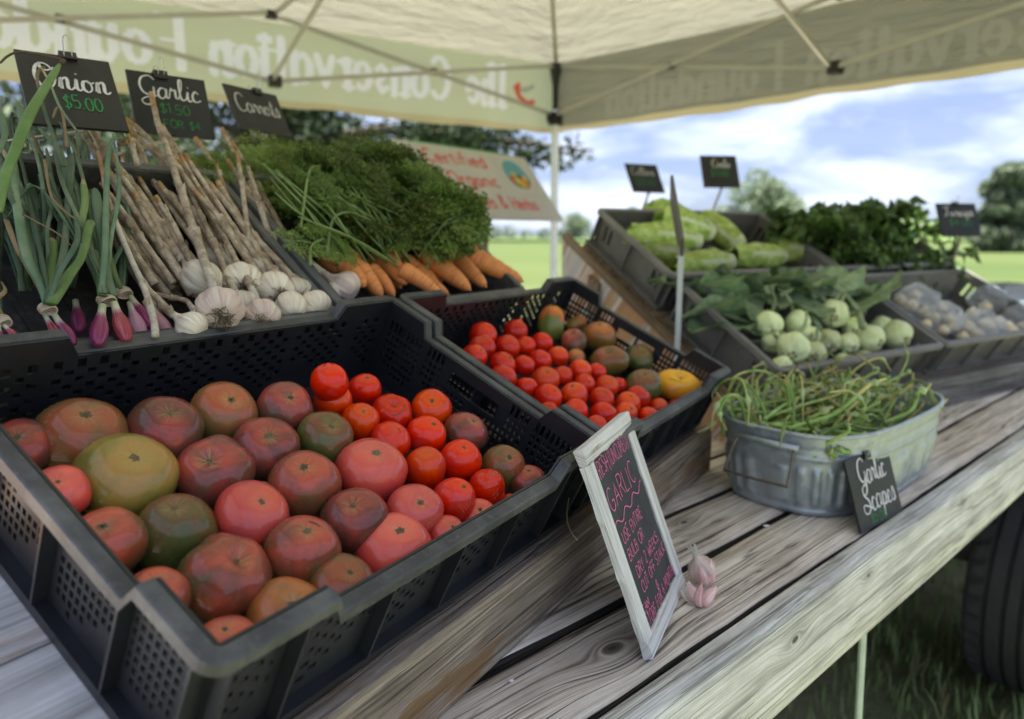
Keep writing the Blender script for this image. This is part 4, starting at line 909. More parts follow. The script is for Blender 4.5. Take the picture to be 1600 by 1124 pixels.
M_scar = simple('tomato_stem_scar', (0.36, 0.26, 0.12), 0.9, 0.35, 3, bmp=.8, bd=.1); M_scard = simple('tomato_stem_hole', (0.03, 0.02, 0.012), 0.9, 0.5, 3)
M_cork = simple('tomato_corky_scar', (0.34, 0.25, 0.13), 0.9, 0.4, 6, bmp=.8, bd=.05)
TM = {}
def tomato_mesh(kind, seed):
    """unit radius fruit round the stem axis Z: ribs, flat shoulders, dimpled stem end"""
    r = random.Random(seed); nu, nv = 56, 34
    lob = r.choice([5, 6, 7, 8]); la = {'big': .011, 'red': .007, 'point': .007, 'rib': .04, 'plum': .02}[kind]; sq = {'big': .86, 'red': .93, 'point': .98, 'rib': .80, 'plum': 1.25}[kind]
    ph = [r.uniform(0, 6.3) for _ in range(8)]; dent = {'big': .08, 'red': .05, 'point': .0, 'rib': .26, 'plum': .06}[kind]
    def f(u, v):
        a = 2 * pi * u; b = pi * v; s = sin(b); z = -cos(b)
        k = 1 + la * (sin(lob * a + ph[0]) * .6 + .6 * sin((lob - 2) * a + ph[1]) + .5 * sin(2 * a + ph[2])) * (s ** .7) * (1 + .6 * z) + .025 * sin(a + ph[3]) + .02 * sin(3 * a + 2 * z + ph[4]) * s
        rr = (abs(s) ** .86) * k; zz = sq * z * (1 - .05 * sin(a + ph[5]) * s)
        if z > 0: zz -= dent * math.exp(-(rr / .26) ** 2) + .3 * la * math.exp(-(rr / .5) ** 2) * sin(lob * a + ph[0])
        else: zz += .05 * math.exp(-(rr / .25) ** 2)
        if kind == 'point' and z > .3: zz += .22 * math.exp(-(rr / .17) ** 2)
        return (rr * cos(a), rr * sin(a), zz)
    V, F = grid(nu, nv, f, True); return V, F
def tomato_variant(kind, seed, mat):
    key = (kind, seed, mat)
    if key not in TM:
        if (kind, seed) not in TM: TM[(kind, seed)] = tomato_mesh(kind, seed)
        V, F = TM[(kind, seed)]; TM[key] = mesh('tomato', V, F, TMAT[mat], True)
    return TM[key]
def scar_mesh(seed, dark=False):
    key = ('scar', seed, dark)
    if key in TM: return TM[key]
    r = random.Random(seed); V = [(0, 0, .004)]; n = 18; rad = .075
    for ring in (.45, 1.0):
        for k in range(n):
            q = 1 + (.75 * abs(sin(2.5 * 2 * pi * k / n)) ** 2 + r.uniform(-.2, .2)) * (ring == 1.0); a = 2 * pi * k / n; V.append((rad * ring * q * cos(a), rad * ring * q * sin(a) * .8, (.012 if ring < 1 else 0) + r.uniform(-.004, .004)))
    F = [(0, 1 + k, 1 + (k + 1) % n) for k in range(n)] + [(1 + k, 1 + n + k, 1 + n + (k + 1) % n, 1 + (k + 1) % n) for k in range(n)]
    TM[key] = mesh('stem_scar', V, F, [M_scar, M_scard], True, [1 if dark else (1 if k % 9 == 0 else 0) for k in range(n)] + [0] * n); return TM[key]
def put_tomato(P, R, axis, kind, seed, mat, label, group, spin=0.0, stretch=(1, 1, 1), scar=True, cork=None, dark=False, extra=None):
    ex, ey, ez = basis_from_z(axis, spin); M = frameM(P, np.array(ex) * R * stretch[0], np.array(ey) * R * stretch[1], np.array(ez) * R * stretch[2])
    o = obj('tomato', tomato_variant(kind, seed, mat), None, M, **T(label, 'tomato', group))
    if scar:
        V = TM[(kind, seed)][0]; top = V[np.argmax(np.where(np.hypot(V[:, 0], V[:, 1]) < .05, V[:, 2], -9))]
        obj('stem_scar', scar_mesh(seed % 5, dark), o, Matrix.Translation((0, 0, top[2] + .004)) @ Matrix.Scale(.95 + .75 * ((seed * 37 + int(R * 1e5)) % 10) / 10, 4) @ rotM('Z', R * 999))
    if cork:                                                        # (azimuth, height, length): a dry corky crack in the skin
        az, ht, ln = cork; V, F = TM[(kind, seed)]; pts = []
        D_ = V / np.linalg.norm(V, axis=1, keepdims=True)
        for q in np.linspace(-1, 1, 9):
            dd = nrm([cos(az + q * ln) * cos(ht), sin(az + q * ln) * cos(ht), sin(ht + q * ln * .35)]); i = np.argmax(D_ @ dd); pts.append(dd * (np.linalg.norm(V[i]) + .003))
        mb = MB(); mb.tube(smoothpath(pts, 3), .014 + .012 * np.abs(np.sin(np.arange(25) * 1.9)), 6, flat=.5); obj('cork_scar', mb.mesh('cork_scar', M_cork, True), o)
    return o
def fruit_pos(px, py, rpx, O, n, c0, sq=.85):
    """centre and radius of a fruit seen at a pixel with a pixel radius, resting c0 above the crate floor"""
    r = 0.04
    for _ in range(12):
        P = on(px, py, np.asarray(O) + np.asarray(n) * (c0 + r * sq), n); dep = (P - EYE) @ np.array([0, cos(PITCH), -sin(PITCH)]); r = rpx / FPX * dep
    return P, r
# front crate: x0, x1, y0, y1 in photograph pixels, mesh kind, colour, label
T1 = [
 (-22, 78, 662, 742, 'big', 'bred', 'brown-red tomato at the left edge of the front crate, cut by the picture edge'),
 (57, 200, 625, 752, 'big', 'olive', 'largest brown-olive tomato against the back wall at the left of the front crate'),
 (200, 316, 626, 722, 'big', 'bred', 'brown-red tomato with a cracked side, second along the back wall'),
 (296, 402, 603, 692, 'big', 'olive', 'brown-olive tomato with a black stem hole near the back wall'),
 (401, 490, 601, 675, 'big', 'bred', 'dusky brown-red tomato at the back, left of the stacked small red ones'),
 (119, 274, 688, 812, 'big', 'yellowgreen', 'biggest yellow-green tomato with a star of streaks round its stem scar'),
 (271, 396, 686, 797, 'rib', 'bred', 'lumpy dark brown-red tomato right of the big yellow-green one'),
 (361, 467, 655, 748, 'big', 'bred', 'smooth brown-red tomato left of the small green one'),
 (463, 553, 648, 724, 'big', 'green', 'small dark green tomato between the brown and the red ones'),
 (36, 127, 735, 815, 'big', 'pink', 'salmon-pink tomato half hidden by the left rim of the front crate'),
 (108, 224, 799, 900, 'big', 'pinkbrown', 'pink-brown tomato with a dark stem hole touching the left rim'),
 (210, 336, 773, 900, 'big', 'green', 'speckled green-brown tomato below the big yellow-green one'),
 (336, 452, 760, 852, 'big', 'pink', 'pinkish red tomato with corky scars in the middle of the front crate'),
 (418, 532, 708, 807, 'big', 'pinkbrown', 'pink-orange tomato below the small green one'),
 (523, 638, 690, 787, 'big', 'pink', 'tall rosy pink tomato in the middle, left of the small red ones'),
 (501, 610, 766, 864, 'big', 'bred', 'brown-red tomato under the tall rosy pink one'),
 (274, 426, 838, 974, 'rib', 'brown', 'largest glossy brown tomato with a deep red dimple in the lower middle'),
 (411, 531, 810, 920, 'big', 'brown', 'brown tomato with a slit-like yellow scar on top'),
 (190, 297, 892, 980, 'big', 'pinkbrown', 'pink-brown tomato at the left rim notch of the front crate'),
 (382, 510, 914, 1020, 'big', 'orange', 'orange-olive tomato with yellow streaks near the front corner'),
 (488, 597, 883, 962, 'big', 'olive', 'brown-olive tomato half hidden behind the front rim'),
 (298, 408, 972, 1050, 'big', 'pinkbrown', 'reddish tomato in the very front corner of the front crate'),
 (564, 692, 821, 925, 'big', 'pink', 'large coral pink tomato touching the front rim in the middle'),
 (602, 694, 763, 840, 'big', 'pink', 'pale coral pink tomato above the large coral one at the front rim'),
 (674, 738, 816, 870, 'big', 'pink', 'small coral tomato showing over the front rim'),
 (671, 743, 746, 822, 'red', 'red', 'red tomato in front of the pointed glossy one'),
 (731, 791, 734, 797, 'point', 'red', 'glossy red tomato with a small pointed tip'),
 (727, 786, 789, 840, 'big', 'pink', 'pinkish red tomato just above the front rim right of the middle'),
 (780, 818, 776, 810, 'red', 'redorange', 'small red tomato nearly hidden behind the front rim'),
 (803, 866, 735, 790, 'big', 'bred', 'brown-red tomato in the right corner of the front crate'),
 (751, 821, 694, 766, 'big', 'olive', 'olive-brown tomato by the right end wall'),
 (685, 753, 688, 752, 'red', 'red', 'red tomato left of the olive-brown one by the right end wall'),
 (631, 697, 698, 769, 'red', 'redorange', 'red tomato right of the tall rosy pink one'),
 (691, 765, 648, 706, 'big', 'bred', 'dark brown-red tomato with a green-edged crack by the right end wall'),
 (633, 698, 654, 708, 'red', 'red', 'red tomato left of the dark brown-red one by the right end wall'),
 (576, 642, 664, 716, 'point', 'red', 'red tomato with a slight tip above the tall rosy pink one'),
 (531, 593, 630, 694, 'red', 'redorange', 'orange-red tomato right of the small green one'),
 (580, 646, 616, 676, 'rib', 'red', 'red tomato with a fine corky ring right of the orange-red one'),
 (640, 706, 612, 670, 'red', 'redorange', 'smooth orange-red tomato nearest the right end wall at the back'),
 (544, 597, 586, 633, 'red', 'red', 'red tomato at the back right of the stacked pair'),
 (489, 550, 600, 652, 'red', 'redorange', 'lower red tomato of the stacked pair at the back of the front crate'),
 (486, 545, 571, 624, 'point', 'red', 'topmost red tomato with a pointed tip against the back wall'),
]
view_up = nrm(LN * .8 + UZ * .5)
gT = random.Random(77)
for i, (x0, x1, y0, y1, kind, mat, lab) in enumerate(T1):
    rp_ = (x1 - x0) / 2; cx_, cy_ = (x0 + x1) / 2, y0 + (y1 - y0) * .5
    sq = {'big': .80, 'red': .9, 'point': .95, 'rib': .76}[kind]
    extra_ = {'topmost': .028}.get(lab.split()[0], .0)
    ht = .016 + (0.012 if rp_ > 60 else .026 if rp_ > 48 else .036) + extra_
    P, R = fruit_pos(cx_, cy_, rp_, OL, LN, ht, sq * .9)
    eye = nrm(EYE - P); ax = nrm(LN * .8 + eye * gT.uniform(.35, .8) + np.array([gT.uniform(-.35, .35), gT.uniform(-.3, .3), .15]))
    a_ = (P - OL) @ LU; b_ = (P - OL) @ LV; lo = .020 + R * 1.0
    P = P + LU * (max(lo, min(LW - lo, a_)) - a_) + LV * (max(lo, min(LD - lo, b_)) - b_)
    sz = min(1.25, max(.72, (y1 - y0) / (x1 - x0) / .86))
    cork = {12: (2.4, .5, .35), 2: (3.6, .1, .5), 33: (5.2, -.1, .4), 37: (2.6, .9, .8), 17: (1.0, 1.2, .5)}.get(i)
    put_tomato(P, R * .99, ax, kind, 3 + i % 6, mat, lab, 'tomatoes in the front black crate', spin=gT.uniform(0, 6), stretch=(1, 1, sz * 1.0), cork=cork, dark=i in (3, 10, 18), scar=(kind != 'point' and i not in (32, 40)))
# second crate (crop coordinates: offset 620,400, scale 2.963)
O2 = OL + LU * (LW + .008)
z2 = lambda x, y: (620 + x / 2.963, 400 + y / 2.963)
rows = [('back row', [(400, 372, 66, 'red'), (548, 352, 58, 'point')]),
 ('second row from the back', [(395, 425, 64, 'red'), (512, 425, 60, 'red'), (595, 420, 48, 'red'), (672, 405, 52, 'red')]),
 ('third row from the back', [(360, 470, 62, 'red'), (487, 505, 63, 'red'), (588, 510, 52, 'red'), (664, 488, 55, 'red'), (748, 467, 50, 'redorange'), (828, 472, 43, 'orange')]),
 ('fourth row from the back', [(493, 567, 65, 'red'), (600, 612, 53, 'red'), (690, 577, 66, 'redorange'), (768, 557, 48, 'red'), (848, 532, 55, 'redorange'), (925, 540, 47, 'red')]),
 ('fifth row from the back', [(700, 657, 65, 'red'), (822, 647, 65, 'redorange'), (868, 597, 50, 'point'), (970, 607, 57, 'redorange'), (1025, 602, 42, 'red')]),
 ('sixth row from the back', [(700, 720, 46, 'red'), (828, 720, 60, 'red'), (948, 667, 60, 'red'), (1068, 687, 60, 'redorange'), (1115, 662, 62, 'red')]),
 ('row along the near rim', [(920, 792, 55, 'red'), (955, 737, 65, 'red'), (1060, 732, 55, 'redorange'), (1165, 747, 50, 'red'), (1212, 702, 45, 'redorange'), (1283, 690, 27, 'red'), (1135, 785, 32, 'red')])]
ords = ['leftmost', 'second from left', 'third from left', 'fourth from left', 'fifth from left', 'sixth from left', 'rightmost']
for rn, row in rows:
    row = sorted(row, key=lambda r: r[0])
    for j, (zx, zy, zr, mt_) in enumerate(row):
        px, py = z2(zx, zy); kind = 'red'; 
        if mt_ == 'point': kind, mt_ = 'point', 'red'
        P, R = fruit_pos(px, py, zr / 2.963, O2, LN, .040, .9); eye = nrm(EYE - P)
        a_ = (P - O2) @ LU; b_ = (P - O2) @ LV; lo = .020 + R
        P = P + LU * (max(lo, min(LW - lo, a_)) - a_) + LV * (max(lo, min(LD - lo, b_)) - b_)
        ax = nrm(LN + eye * gT.uniform(-.2, .6) + np.array([gT.uniform(-.6, .6), gT.uniform(-.6, .6), 0])); o_ = ords[j] if j < len(row) - 1 else 'rightmost'
        put_tomato(P, R * 1.0, ax, kind, 3 + (j * 3 + zx) % 6, mt_, 'small %s tomato, farther black crate, %s in the %s' % ({'red': 'red', 'redorange': 'orange-red', 'orange': 'orange scarred'}[mt_], o_, rn), 'small tomatoes in the farther black crate', spin=gT.uniform(0, 6), scar=gT.random() < .5 and kind != 'point')
for (zx, zy, zr, kind, mt_, st, axs, lab) in [
 (715, 315, 62, 'plum', 'striped', (1, 1, 1.15), (.0, .5, .9), 'elongated orange and green tomato at the back of the farther black crate'),
 (772, 268, 34, 'plum', 'orange', (1, 1, 1.1), (.8, .3, .2), 'small orange tomato against the perforated end wall, behind the elongated one'),
 (832, 318, 36, 'plum', 'orange', (1, 1, 1.2), (.8, .5, .1), 'flat orange tomato between the elongated one and the red-orange one'),
 (940, 372, 80, 'big', 'orange', (1, 1, .95), (-.2, -.3, .9), 'yellow-orange tomato blushed red by the end wall of the farther crate'),
 (820, 397, 70, 'rib', 'bred', (1.1, .9, 1), (-.5, -.2, .8), 'dark purplish brown tomato in front of the yellow-orange one'),
 (985, 485, 84, 'rib', 'olive', (1.1, .95, .95), (-.3, -.4, .8), 'large olive and brown heirloom tomato in the middle of the end wall side'),
 (1122, 472, 76, 'rib', 'green', (1.1, .9, .85), (.1, -.5, .8), 'folded olive tomato right of the large olive and brown one'),
 (1142, 600, 86, 'big', 'green', (1, 1, .95), (-.1, -.5, .9), 'round grey-green tomato left of the split yellow one'),
 (1300, 602, 98, 'rib', 'yellow', (1.15, .85, .85), (.1, -.5, .8), 'bright yellow tomato with a dark split at the right end of the farther crate')]:
    px, py = z2(zx, zy); P, R = fruit_pos(px, py, zr / 2.963, O2, LN, .040, .85)
    o_ = put_tomato(P, R, nrm(LN * .4 + np.array(axs)), kind, 4, mt_, lab, None, stretch=st, spin=zx * .01, cork=(4.0, .9, .5) if mt_ == 'yellow' else None, dark=True)
    if mt_ == 'yellow':
        for c_ in o_.children: c_.data.materials[0] = M_scard
# ================================================================== signs
M_slate = simple('chalkboard_slate', (0.022, 0.024, 0.027), 0.6, 0.5, 9, bmp=.1)
M_slateb = simple('chalkboard_black', (0.016, 0.017, 0.018), 0.55, 0.4, 9, bmp=.1)
M_chalkp = simple('chalk_pink', (0.86, 0.17, 0.36), 0.9, 0.25, 300, bmp=0); M_chalkw = simple('chalk_white', (0.66, 0.65, 0.64), 0.9, 0.2, 300, bmp=0); M_chalkg = simple('chalk_green', (0.035, 0.24, 0.07), 0.9, 0.3, 300, bmp=0)
M_frameW = wood('whitewashed_frame', [(.34, .32, .29), (.62, .61, .58), (.74, .73, .71), (.80, .79, .77)], crack=.25, bmp=.25, wear=.1, wearcol=(.38, .31, .24))
M_clip = simple('binder_clip_black', (0.012, 0.012, 0.013), 0.3, 0.2, 30); M_wire = simple('clip_wire_steel', (0.55, 0.56, 0.58), 0.25, 0.1, 50, metallic=.9, bmp=0)
def boardbox(mb, w, h, th, x0=0, z0=0, bev=.0): mb.box((x0, 0, z0), (x0 + w, th, z0 + h))
def planeM(O, yaw, tilt):                       # local X along the lower edge, Z up the face, Y away from the reader
    e = np.array([cos(yaw), sin(yaw), 0]); nh = np.array([-e[1], e[0], 0]); up = UZ * cos(tilt) + nh * sin(tilt); return frameM(O, e, np.cross(up, e), up)
def textpart(root, nm, fn, mat, y=-.0008):
    mb = MB(); fn(mb); V = np.concatenate(mb.V); V = np.c_[V[:, 0], y - V[:, 2] * 1.0, V[:, 1]]
    return obj(nm, mesh(nm, V, mb.F, mat), root)
# white framed chalkboard on the deck
Wf, Hf = .206, .264
M = planeM([.1640, .7722, DECKZ + .002], radians(65.86), radians(20.67)); r = empty('framed_chalkboard', M, **T('white framed chalkboard with pink writing about fresh uncured garlic, leaning on the deck', 'chalkboard'))
fw = .0215
for nm, (x0, z0, lx, lz), ey in (('frame_rail', (0, 0, Wf, fw), 0), ('frame_rail', (0, Hf - fw, Wf, fw), 0), ('frame_stile', (0, fw, fw, Hf - 2 * fw), 1), ('frame_stile', (Wf - fw, fw, fw, Hf - 2 * fw), 1)):
    V = []; seg = 24; rr = random.Random(len(nm) + int(x0 * 999) + int(z0 * 999)); L_ = lz if ey else lx
    for i in range(seg + 1):
        s = L_ * i / seg; mit = 0
        for (a, yy) in ((0, .0), (.0, -.004), (.002, -.0055), (fw * .55, -.005), (fw - .002, -.0035), (fw, -.002), (fw, .006), (0, .008)):
            a2 = a + (rr.uniform(-.0005, .0005) if a > .01 else 0) + (.0018 * max(0, sin(s * 90)) * (a >= fw - .001) if rr.random() < .8 else 0)
            V.append((s, a2, yy))
    m_ = 8; F = [(i * m_ + k, i * m_ + (k + 1) % m_, (i + 1) * m_ + (k + 1) % m_, (i + 1) * m_ + k) for i in range(seg) for k in range(m_)] + [tuple(range(m_)), tuple(seg * m_ + k for k in range(m_))[::-1]]
    flip = (x0 > 0 or z0 > 0)
    if not ey: Mx = frameM((x0, 0, z0 + (lz if flip else 0)), (1, 0, 0), (0, 0, -1 if flip else 1), (0, 1, 0))
    else: Mx = frameM((x0 + (lx if flip else 0), 0, z0), (0, 0, 1), (-1 if flip else 1, 0, 0), (0, 1, 0))
    obj(nm, mesh(nm, V, F, M_frameW), r, Mx)
mb = MB(); mb.box((fw - .003, .0005, fw - .003), (Wf - fw + .003, .005, Hf - fw + .003)); obj('board', mb.mesh('board', M_slate), r)
lines = [('FRESH,(UNCURED)', .029, .226, .024, .124, .0014), ('GARLIC', .038, .183, .032, .104, .0017), ('USE ENTIRE', .044, .139, .0175, .078, .0013), ('BULB OR', .044, .116, .0165, .062, .0013), ('DRY 2 WEEKS,', .052, .091, .0160, .100, .0013), ('CUT OFF STALK', .052, .070, .0160, .106, .0013), ('CAN', .030, .052, .0120, .026, .0015), ('&', .100, .052, .0120, .010, .0013), ('STORE FOR 6 MONTHS!', .030, .033, .0165, .140, .0013)]
lx0 = fw + .004
def fnl(mb):
    sc = (Wf - 2 * fw - .01) / .150
    for (tx, x, y, h, w_, lw) in lines: lettering(mb, tx, lx0 + (x - .028) * sc, y - .010, h * .88, lw * .8, PR, width=w_ * sc * 1.18, jit=.07, sp=.22, up=.03)
    P = [(lx0 + .003 + i * .0036, .154 + .0045 * sin(i * .52) + i * .0003, 0) for i in range(41)]; V, F = ribbon(np.array(P)[:, :2], .0014); mb.add(V, F)
textpart(r, 'chalk_writing', fnl, M_chalkp, -.0006)

def clip(root, x, z, sc=1.0, arms=(.5, -.35)):
    mb = MB(); mb.box((x - .011 * sc, -.0045, z - .009 * sc), (x + .011 * sc, -.0012, z + .002)); mb.box((x - .011 * sc, -.0045, z + .002), (x + .011 * sc, .010, z + .0045)); mb.box((x - .011 * sc, .0062, z - .009 * sc), (x + .011 * sc, .0095, z + .002)); c_ = obj('clip', mb.mesh('clip', M_clip), root)
    mb = MB()
    for s, a in ((-1, arms[0]), (1, arms[1])):
        mb.tube(smoothpath([(x - .005 * sc, -.004, z - .006), (x - .004 * sc, -.012 - .01 * abs(a), z + .014 * sc), (x, -.014 - .012 * abs(a), z + .019 * sc), (x + .004 * sc, -.012 - .01 * abs(a), z + .014 * sc), (x + .005 * sc, -.004, z - .006)] if s < 0 else [(x - .005 * sc, .009, z - .006), (x - .004 * sc, .014, z + .016 * sc), (x, .016, z + .021 * sc), (x + .004 * sc, .014, z + .016 * sc), (x + .005 * sc, .009, z - .006)], 4), .0008, 5)
    obj('clip_wire', mb.mesh('clip_wire', M_wire, True), c_)
def price_sign(O, yaw, tilt, w, h, lab, texts, stake=None, clipx=.5, name='price_sign', stem=None, stemmat=None, stemw=.006):
    M = planeM(O, yaw, tilt); r = empty(name, M, **T(lab, 'price sign'))
    mb = MB(); mb.box((0, 0, 0), (w, .0045, h)); obj('board', mb.mesh('board', M_slateb), r)
    for mat in (M_chalkw, M_chalkg):
        T_ = [q for q in texts if q[0] is mat]
        if T_:
            def f(mb, T_=T_):
                for (_, tx, x, y, hh, ww, sc_) in T_: lettering(mb, tx, x * w, y * h, hh * h, (.066 if sc_ else .085) * hh * h, SC if sc_ else PR, width=ww * w, script=sc_, jit=.02 if sc_ else .06)
            textpart(r, 'chalk_writing', f, mat)
    if clipx is not None: clip(r, w * clipx, h)
    if stem is not None:                       # flat metal stem from the board down to the rack
        P = np.array(M.inverted() @ Vector(stem)); mb = MB(); mb.tube([(w * .5, .008, h * .5), (w * .5, .008, .0), tuple(P)], stemw, 6, flat=.5); obj('stem', mb.mesh('stem', stemmat or M_alu), r)
    return r
g, wch = M_chalkg, M_chalkw
B = lambda x, y, z: np.array([x, y, z + CZ])
backL = lambda px: OU0 + UV * (UD + .004) + UN * (UH * .5)
# garlic scapes sign on the deck
price_sign(B(.592, 1.134, -.498), radians(39.05), radians(18.3), .160, .124, 'small black sign reading Garlic Scapes, leaning on the galvanised tub', [(wch, 'Garlic', .20, .60, .36, .62, True), (wch, 'Scapes', .16, .22, .36, .76, True), (g, '$5.00', .26, .055, .13, .36, False)], clipx=.47)
price_sign(B(-.622, .957, .143), radians(39.65), radians(40), .115, .140, 'black sign lettered Onion in white script above the onions', [(wch, 'Onion', .14, .50, .34, .78, True), (g, '$5.00', .38, .24, .17, .42, False)], stem=OU0 + UU * .06 + UV * (UD + .006) + UN * .10, clipx=.55)
price_sign(B(-.606, 1.195, .164), radians(43.4), radians(17.3), .125, .107, 'black sign lettered Garlic in white script with $1.50 in green', [(wch, 'Garlic', .12, .60, .34, .78, True), (g, '$1.50', .34, .36, .15, .40, False), (g, '4 FOR $4', .22, .12, .13, .62, False)], stem=OU0 + UU * .26 + UV * (UD + .006) + UN * .10, clipx=.42)
price_sign(B(-.547, 1.488, .213), radians(63.0), radians(24.2), .144, .098, 'black sign lettered Carrots in white script behind the carrot tops', [(wch, 'Carrots', .10, .42, .42, .82, True)], stem=OU0 + UU * .62 + UV * (UD + .006) + UN * .10, clipx=.62)
yS = radians(15)
def backR(a, b=2 * RD + .04, c=.02): return OR + RU * a + RV * b + RN * c
price_sign(B(.493, 2.954, .174), radians(27.3), radians(29.4), .163, .135, 'small black sign left of the pair above the lettuce crate', [(wch, 'Lettuce', .12, .60, .28, .72, True) if 0 else (wch, 'Salad', .12, .60, .28, .72, False) if 0 else (wch, 'AAAA', .14, .62, .24, .7, False) if 0 else (wch, 'Collars', .12, .60, .28, .72, True), (g, '$3.00', .2, .25, .2, .6, False)], stem=tuple(backR(.20, c=.06)), clipx=None)
price_sign(B(.762, 2.895, .188), radians(3.9), radians(27.9), .148, .146, 'small black sign right of the pair above the lettuce crate', [(wch, 'Kale', .3, .62, .26, .5, True) if 0 else (wch, 'Conla', .3, .62, .26, .5, True), (g, '$3.00', .25, .35, .2, .5, False)], stem=tuple(backR(.52, c=.06)), clipx=None)
price_sign(B(1.487, 2.49, -.002), radians(4.5), radians(25.4), .144, .124, 'black sign lettered Turnips standing right of the dark green kale', [(wch, 'Turnips', .16, .60, .30, .74, True), (g, '$4.00', .24, .32, .18, .6, False)], stem=tuple(OR + RU * (RW * 1.98) + RV * (RD + .018) + RN * .05), clipx=.5)
# certified organic board
Mc = planeM(B(-.242, 2.487, .065), radians(53.0), radians(38.0)); r = empty('organic_board', Mc, **T('off-white Certified Organic signboard with red lettering and a round fruit emblem', 'signboard'))
M_bd = simple('painted_signboard', (0.50, 0.485, 0.43), 0.6, 0.08, 6, bmp=.05); M_redp = simple('red_sign_paint', (0.60, 0.10, 0.08), 0.6, 0.15, 20, bmp=0)
mb = MB(); mb.box((-.02, 0, 0), (.772, .012, .344)); obj('board', mb.mesh('board', M_bd), r)
def fo(mb):
    lettering(mb, 'Certified', .10, .255, .062, .0105, PR, width=.36, jit=.03); lettering(mb, 'Organic', .17, .155, .062, .0105, PR, width=.30, jit=.03); lettering(mb, 'Vegetables & Herbs', .02, .050, .060, .0105, PR, width=.62, jit=.03)
textpart(r, 'lettering', fo, M_redp)
cols_ = {'ring': (.50, .48, .43), 'teal': (.10, .30, .34), 'y': (.60, .42, .06), 'o': (.6, .22, .04), 'rd': (.5, .07, .06), 'gr': (.10, .17, .05), 'dk': (.05, .05, .035)}
mcol = [simple('emblem_' + k, v, .6, .1, 10, bmp=0) for k, v in cols_.items()]; kk = list(cols_)
mb = MB()
def disc(x, z, rx, rz, lay, ci, a0=0, a1=360): 
    P = C_(x, z, rx, rz, a0, a1, 26); mb.add([(x, -lay, z)] + [(a, -lay, b_) for a, b_ in P], [(0, i + 1, i + 2) for i in range(25)], kk.index(ci))
disc(.625, .235, .098, .098, .0006, 'ring'); disc(.625, .235, .078, .078, .0012, 'teal'); disc(.625, .235, .078, .078, .0018, 'gr', 195, 345)
for (x, z, q_, c_) in ((.605, .20, .02, 'y'), (.645, .195, .022, 'o'), (.575, .205, .016, 'rd'), (.665, .215, .016, 'y'), (.625, .178, .018, 'y'), (.60, .235, .013, 'y'), (.64, .222, .012, 'dk'), (.655, .172, .013, 'o')): disc(x, z, q_, q_, .0024, c_)
obj('emblem', mb.mesh('emblem', mcol), r)
M_grn = simple('green_plastic_edge', (0.03, 0.26, 0.06), 0.4, 0.1, 10)
mb = MB(); mb.box((.10, .012, .332), (.70, .022, .366)); obj('green_backing', mb.mesh('green_backing', M_grn), r)
mb = MB(); pf = np.array(Mc.inverted() @ Vector((-.10, 2.75, .002))); mb.tube([(.25, .016, .25), (.25, .03, -.02), tuple(pf)], .012, 8); obj('post', mb.mesh('post', M_brown), r)
# narrow stake sign seen from its edge between the racks
P0 = onz(1058, 503, DECKZ + .10); d0 = 2.12
Pb = atd(1060, 500, 1.78); Pt = atd(1057, 395, 1.80); Ptop = atd(1044, 318, 1.84)
r = empty('price_sign', Matrix.Translation(tuple(Pb)), **T('price sign seen edge-on, on a pale metal stem in front of the lettuce crate', 'price sign'))
mb = MB(); zz_ = DECKZ - Pb[2]; mb.box((-.0065, -.003, zz_ + .001), (.0065, .003, Pt[2] - Pb[2] + .02)); obj('stem', mb.mesh('stem', M_leg), r)
dT = Ptop - Pt; e1 = nrm(dT); e2 = nrm(np.cross(e1, (.974, -.226, 0))); e3 = np.cross(e1, e2)
mb = MB(); Mx = frameM(Pt - Pb - np.array(e2) * .0, e1, e2, e3); mb.box((-.03, -.14, -.012), (np.linalg.norm(dT), .0, -.0045), 0, Mx); obj('board', mb.mesh('board', M_grey), r)
# dry straw caught on the crate corner
M_straw = simple('straw', (0.42, 0.36, 0.20), 0.7, 0.2, 40)
P = [atd(903, 741, 1.02), atd(890, 775, .97), atd(886, 810, .93), atd(893, 832, .90), atd(902, 844, .885)]
mb = MB(); o0 = P[0]; mb.tube(smoothpath([p - o0 for p in P], 5), .0008, 5); obj('straw', mb.mesh('straw', M_straw, True), None, Matrix.Translation(tuple(o0)), **T('thin dry straw hanging off the front crate beside the white chalkboard frame', 'straw'))

# ================================================================== galvanised tub
m, t, o = newmat('galvanised_steel'); v, w = objco(t, rnd=False); vo = nd(t, 'ShaderNodeTexVoronoi', {'Vector': w, 'Scale': 70.0}).outputs[1]
sv = nd(t, 'ShaderNodeSeparateXYZ', {0: vo}).outputs[0]; n1 = noise(t, w, 14, 5, .6); c = mix_(t, sv, (.33, .38, .41), (.50, .55, .58)); c = mix_(t, math_(t, 'MULTIPLY', n1, .6), c, (.34, .39, .41)); c = mix_(t, ramp(t, noise(t, w, 60, 3, .6), [(.62, (0, 0, 0)), (.75, (.6, .6, .6))]), c, (.50, .52, .50))
princ(t, o, Base_Color=c, Metallic=.55, Roughness=math_(t, 'MULTIPLY_ADD', sv, .2, .32), Normal=bump(t, n1, .15, .002)); M_galv = m
TCn = np.array([.675, 1.436, DECKZ + .002]); tyaw = radians(42.5)
Mt = Matrix.Translation(tuple(TCn)) @ rotM('Z', tyaw); tub = empty('galvanised_tub', Mt, **T('oblong galvanised steel tub full of green garlic scapes, on the deck', 'tub'))
def sup(a, L_, W_, e=.62): c_, s_ = cos(a), sin(a); return (L_ / 2 * abs(c_) ** e * (1 if c_ > 0 else -1), W_ / 2 * abs(s_) ** e * (1 if s_ > 0 else -1))
HT = .152; nU = 288
